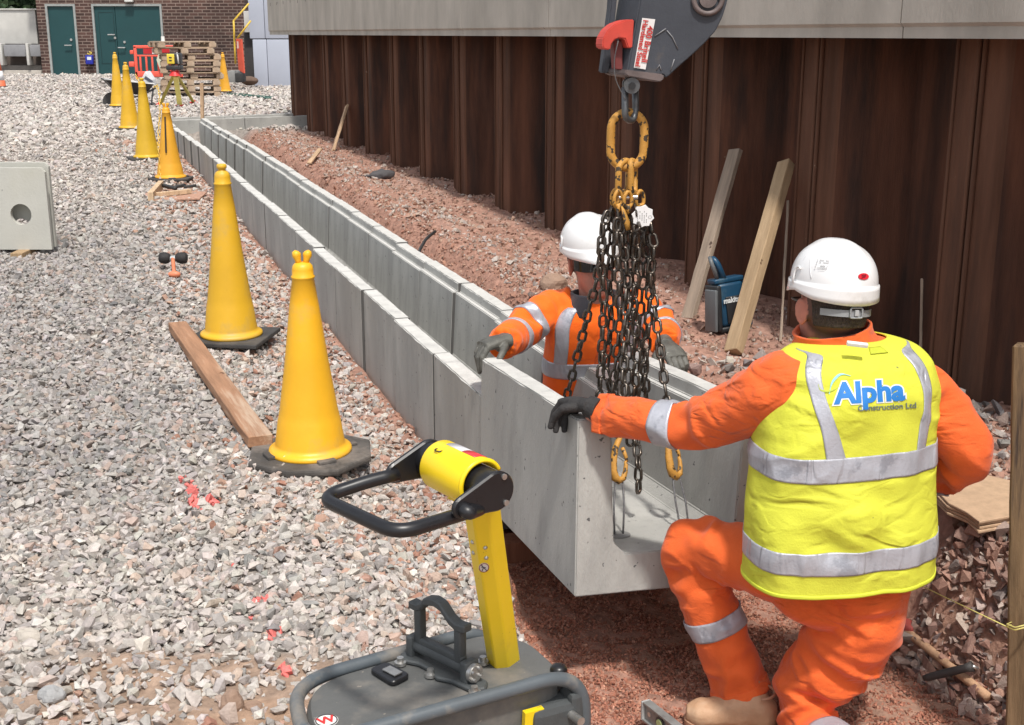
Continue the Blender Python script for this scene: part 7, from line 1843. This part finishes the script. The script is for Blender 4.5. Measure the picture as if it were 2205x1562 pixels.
mb = MB(); mb.tube([hp_(D(246), zs + .006, .002), HM @ Vector((-.055, -.075, -.004)), HM @ Vector((-.058, -.07, .03))], .0045, 8, sq=(1, .4)); mb.build('cradle_strap', STRP, hel)
LENS = mat('lens_clear', (.35, .3, .27), rough=.12, spec=.8); GFR = mat('glasses_frame', (.03, .03, .03), rough=.4)
gl_ = []
mb = MB(); mb.tube(round_path([HM @ Vector((-.079, .0, .012)), HM @ Vector((-.077, .055, .012)), HM @ Vector((-.070, .088, .014)), HM @ Vector((-.03, .112, .012)), HM @ Vector((0, .118, .016)), HM @ Vector((.03, .112, .012)), HM @ Vector((.070, .088, .014)), HM @ Vector((.077, .055, .012)), HM @ Vector((.079, .0, .012))], .02, 3), .0028, 6); gfr = mb.build('glasses', GFR, man2)
for sx in (-1, 1):
    mb = MB(); V = []; 
    for zz in (.012, -.004, -.020):
        for xx, yy in ((.010, .113), (.03, .110), (.052, .100), (.069, .086)): V.append((sx * xx, yy - .004 * (.012 - zz) / .03, zz))
    V2 = [(x, y - .002, z) for x, y, z in V]; F = []
    for i in range(2):
        for j in range(3): b = i * 4 + j; F += [(b, b + 1, b + 5, b + 4), (12 + b + 1, 12 + b, 12 + b + 4, 12 + b + 5)]
    mb.add(mv(HM, V + V2), F, True); mb.build('lens', LENS, gfr)

# ================= man behind the hoisted unit =================
TW = 4.86
F1 = Vector((.22, -.975, 0)).normalized(); R1 = Vector((-.975, -.22, 0)).normalized()     # faces the viewer; his right is at the picture's left
man1 = empty('person', Vector((.18, 4.95, -.12)), 'man facing the camera behind the chains in white helmet and orange jacket with dark collar', 'person')
def fsec(t, u, v, a, b, pw=2.4, yc=TW): c = P(u, v, yc); return (t, c[:], a, b, (-R1)[:], F1[:], pw)
T1 = [fsec(0, 1262, 1010, .185, .135, 2.3, 5.08), fsec(.2, 1258, 930, .180, .130, 2.3, 5.04), fsec(.42, 1258, 850, .172, .125, 2.4, 5.0), fsec(.6, 1264, 785, .178, .125, 2.5, 4.95), fsec(.76, 1276, 728, .192, .125, 2.6, 4.9), fsec(.87, 1284, 684, .200, .112, 2.5, 4.88), fsec(.94, 1286, 658, .165, .09, 2.2, 4.87), fsec(1, 1286, 643, .085, .07, 2.0, 4.86)]
def j1_wr(t, th, P_):
    x, z = P_[:, 0], P_[:, 2]
    return .004 * fbm(x * 8, P_[:, 1] * 8, z * 8, 191, 3) + .005 * np.exp(-((t - .45) / .18) ** 2) * (1 - 2 * np.abs(vn(x * 10 + z * 8, z * 14, 0, 195))) + .006 * np.exp(-((t - .3) / .12) ** 2) * (1 - 2 * np.abs(vn(x * 14 - z * 16, z * 4, 0, 196)))
tor1 = Loft(T1, j1_wr)
A1w = folds(1.0, .55, .07, [(.45, .14, .006), (.92, .08, .004), (.05, .1, .003)], .002, 41)
S1 = P(1196, 668, 4.88); E1_ = P(1122, 712, 4.74); W1_ = P(1080, 742, 4.53)
a1l = limb([S1 + Vector((.07, .0, .01)), S1, S1.lerp(E1_, .5) + Vector((-.01, 0, .008)), E1_, W1_], [.082, .084, .078, .072, .060], A1w)
S1b = P(1378, 672, 4.90); E1b = P(1424, 708, 4.80); W1b = P(1428, 738, 4.62)
a1r = limb([S1b - Vector((.07, 0, -.01)), S1b, S1b.lerp(E1b, .5) + Vector((.01, 0, 0)), E1b, W1b], [.086, .088, .078, .070, .058], A1w)
jack1 = remesh('jacket', [tor1.solid(80, 64), a1l.solid(60, 40), a1r.solid(60, 40)], .007, ORGF, man1, 2)
vf_obj('reflective_band', tor1.band(.560, .650, 0, 2 * math.pi, .0035, .005, 10, 90), TAPE, jack1)
vf_obj('reflective_band', tor1.band(.30, .395, 0, 2 * math.pi, .0035, .005, 10, 90), TAPE, jack1)
for th0, th1 in ((D(126), D(151)), (D(36), D(62))):
    V, F = tor1.band(.645, .955, th0, th1, .0035, .005, 24, 8, closed=False); vf_obj('shoulder_band', (V, F), TAPE, jack1)
for l in (a1l, a1r):
    vf_obj('sleeve_band', l.band(.40, .475, 0, 2 * math.pi, .0045, .005, 8, 40), TAPE, jack1); vf_obj('sleeve_band', l.band(.64, .71, 0, 2 * math.pi, .0045, .005, 8, 40), TAPE, jack1)
# placket of the jacket front
V, F = tor1.band(.46, .985, D(84), D(92), .003, .004, 30, 5, closed=False); vf_obj('zip_flap', (V, F), ORG, jack1)
h1c = P(1272, 560, 4.86); H1 = Matrix.Translation(h1c) @ Matrix.Rotation(math.radians(180 + 14), 4, 'Z') @ Matrix.Rotation(math.radians(-2), 4, 'X') @ Matrix.Rotation(math.radians(5), 4, 'Y') @ Matrix.Scale(1.07, 4)
COLLM = mat('collar_navy', (.018, .018, .026), rough=.9, sheen=.3, bump=.3, bs=200)
nk1 = P(1282, 652, 4.84)
cl1 = Loft([(0, (nk1 + Vector((0, .01, -.045)))[:], .120, .088, (-R1)[:], F1[:], 2.1), (.5, (nk1 + Vector((0, 0, .0)))[:], .098, .082, (-R1)[:], F1[:], 2.0), (1, (nk1 + Vector((0, .01, .040)))[:], .094, .086, (-R1)[:], F1[:], 2.0)], lambda t, th, P_: .004 * fbm(P_[:, 0] * 14, P_[:, 1] * 14, P_[:, 2] * 14, 9))
V, F = cl1.band(0, 1, D(118), D(400), .004, .009, 14, 60, closed=False); vf_obj('collar', (V, F), COLLM, man1)
neck1 = limb([nk1 + Vector((0, .02, -.06)), nk1 + Vector((0, .01, .0)), h1c + Vector((0, .01, -.03))], [.075, .064, .060])
leg1 = []
for sx in (-1, 1):
    hp1 = Vector((.18, 5.1, .02)) + (-R1) * sx * .085; kn1 = Vector((.20, 4.82, -.04)) + (-R1) * sx * .10; ft1 = Vector((.14, 5.22, -.06)) + (-R1) * sx * .09
    leg1.append(limb([hp1, hp1.lerp(kn1, .5), kn1, kn1.lerp(ft1, .15) + Vector((0, 0, -.0)), kn1.lerp(ft1, .6), ft1], [.09, .085, .07, .065, .06, .05]))
remesh('trousers', [l.solid(50, 32) for l in leg1], .008, ORG, man1, 2)
body1 = remesh('body', head_parts(H1) + [neck1.solid(20, 28), thin(tor1, .03), thin(a1l, .028), thin(a1r, .028), thin(leg1[0], .028), thin(leg1[1], .028)], .0042, SKIN, man1, 2, skin_color(H1, True, .15))
eyes(H1, man1)
hel1 = helmet(H1 @ Matrix.Translation((0, -.004, .062)), man1)
HLf = Loft(hs); V, F = HLf.band(.2, .9, D(185), D(355), .0015, .003, 20, 30, closed=False); vf_obj('hair', (mv(H1, V), F), HAIRM, man1)
DKL = mat('dark_lens', (.006, .006, .008), rough=.12, spec=.7)
mb = MB(); V = []; N_ = 24
for zz in (.030, .012, -.006, -.020):
    for i in range(N_ + 1):
        a = D(18 + 144 * i / N_); w_ = 1 if zz > -.015 or True else 1; nb_ = .012 * math.exp(-((i - N_ / 2) / 1.8) ** 2) * (1 if zz < -.0 else 0)
        V.append((.083 * math.cos(a), .018 + .098 * math.sin(a), zz + nb_ * (1 if zz < -.01 else .4)))
V2 = [(x * .97, y - .003, z) for x, y, z in V]; n1 = len(V); F = []
for i in range(3):
    for j in range(N_): b = i * (N_ + 1) + j; F += [(b, b + 1, b + N_ + 2, b + N_ + 1), (n1 + b + 1, n1 + b, n1 + b + N_ + 1, n1 + b + N_ + 2)]
mb.add(mv(H1, V + V2), F, True); mb.build('sunglasses', DKL, man1)
# gloves: his right on the far left corner, his left on the right wall
hand_glove('glove', P(1092, 733, 4.50), Vector((-.78, -.40, -.02)), Vector((-.2, -.15, -.95)), Vector((.35, -.9, 0)), GLVG, man1, size=1.12, curl=(.95, .75, .10), cuff=W1_)
hand_glove('glove', P(1432, 742, 4.60), Vector((.35, -.9, -.25)), Vector((.1, -.3, -.95)), Vector((-.9, -.35, 0)), GLVG, man1, size=1.1, curl=(.45, .95, .35), cuff=W1b)
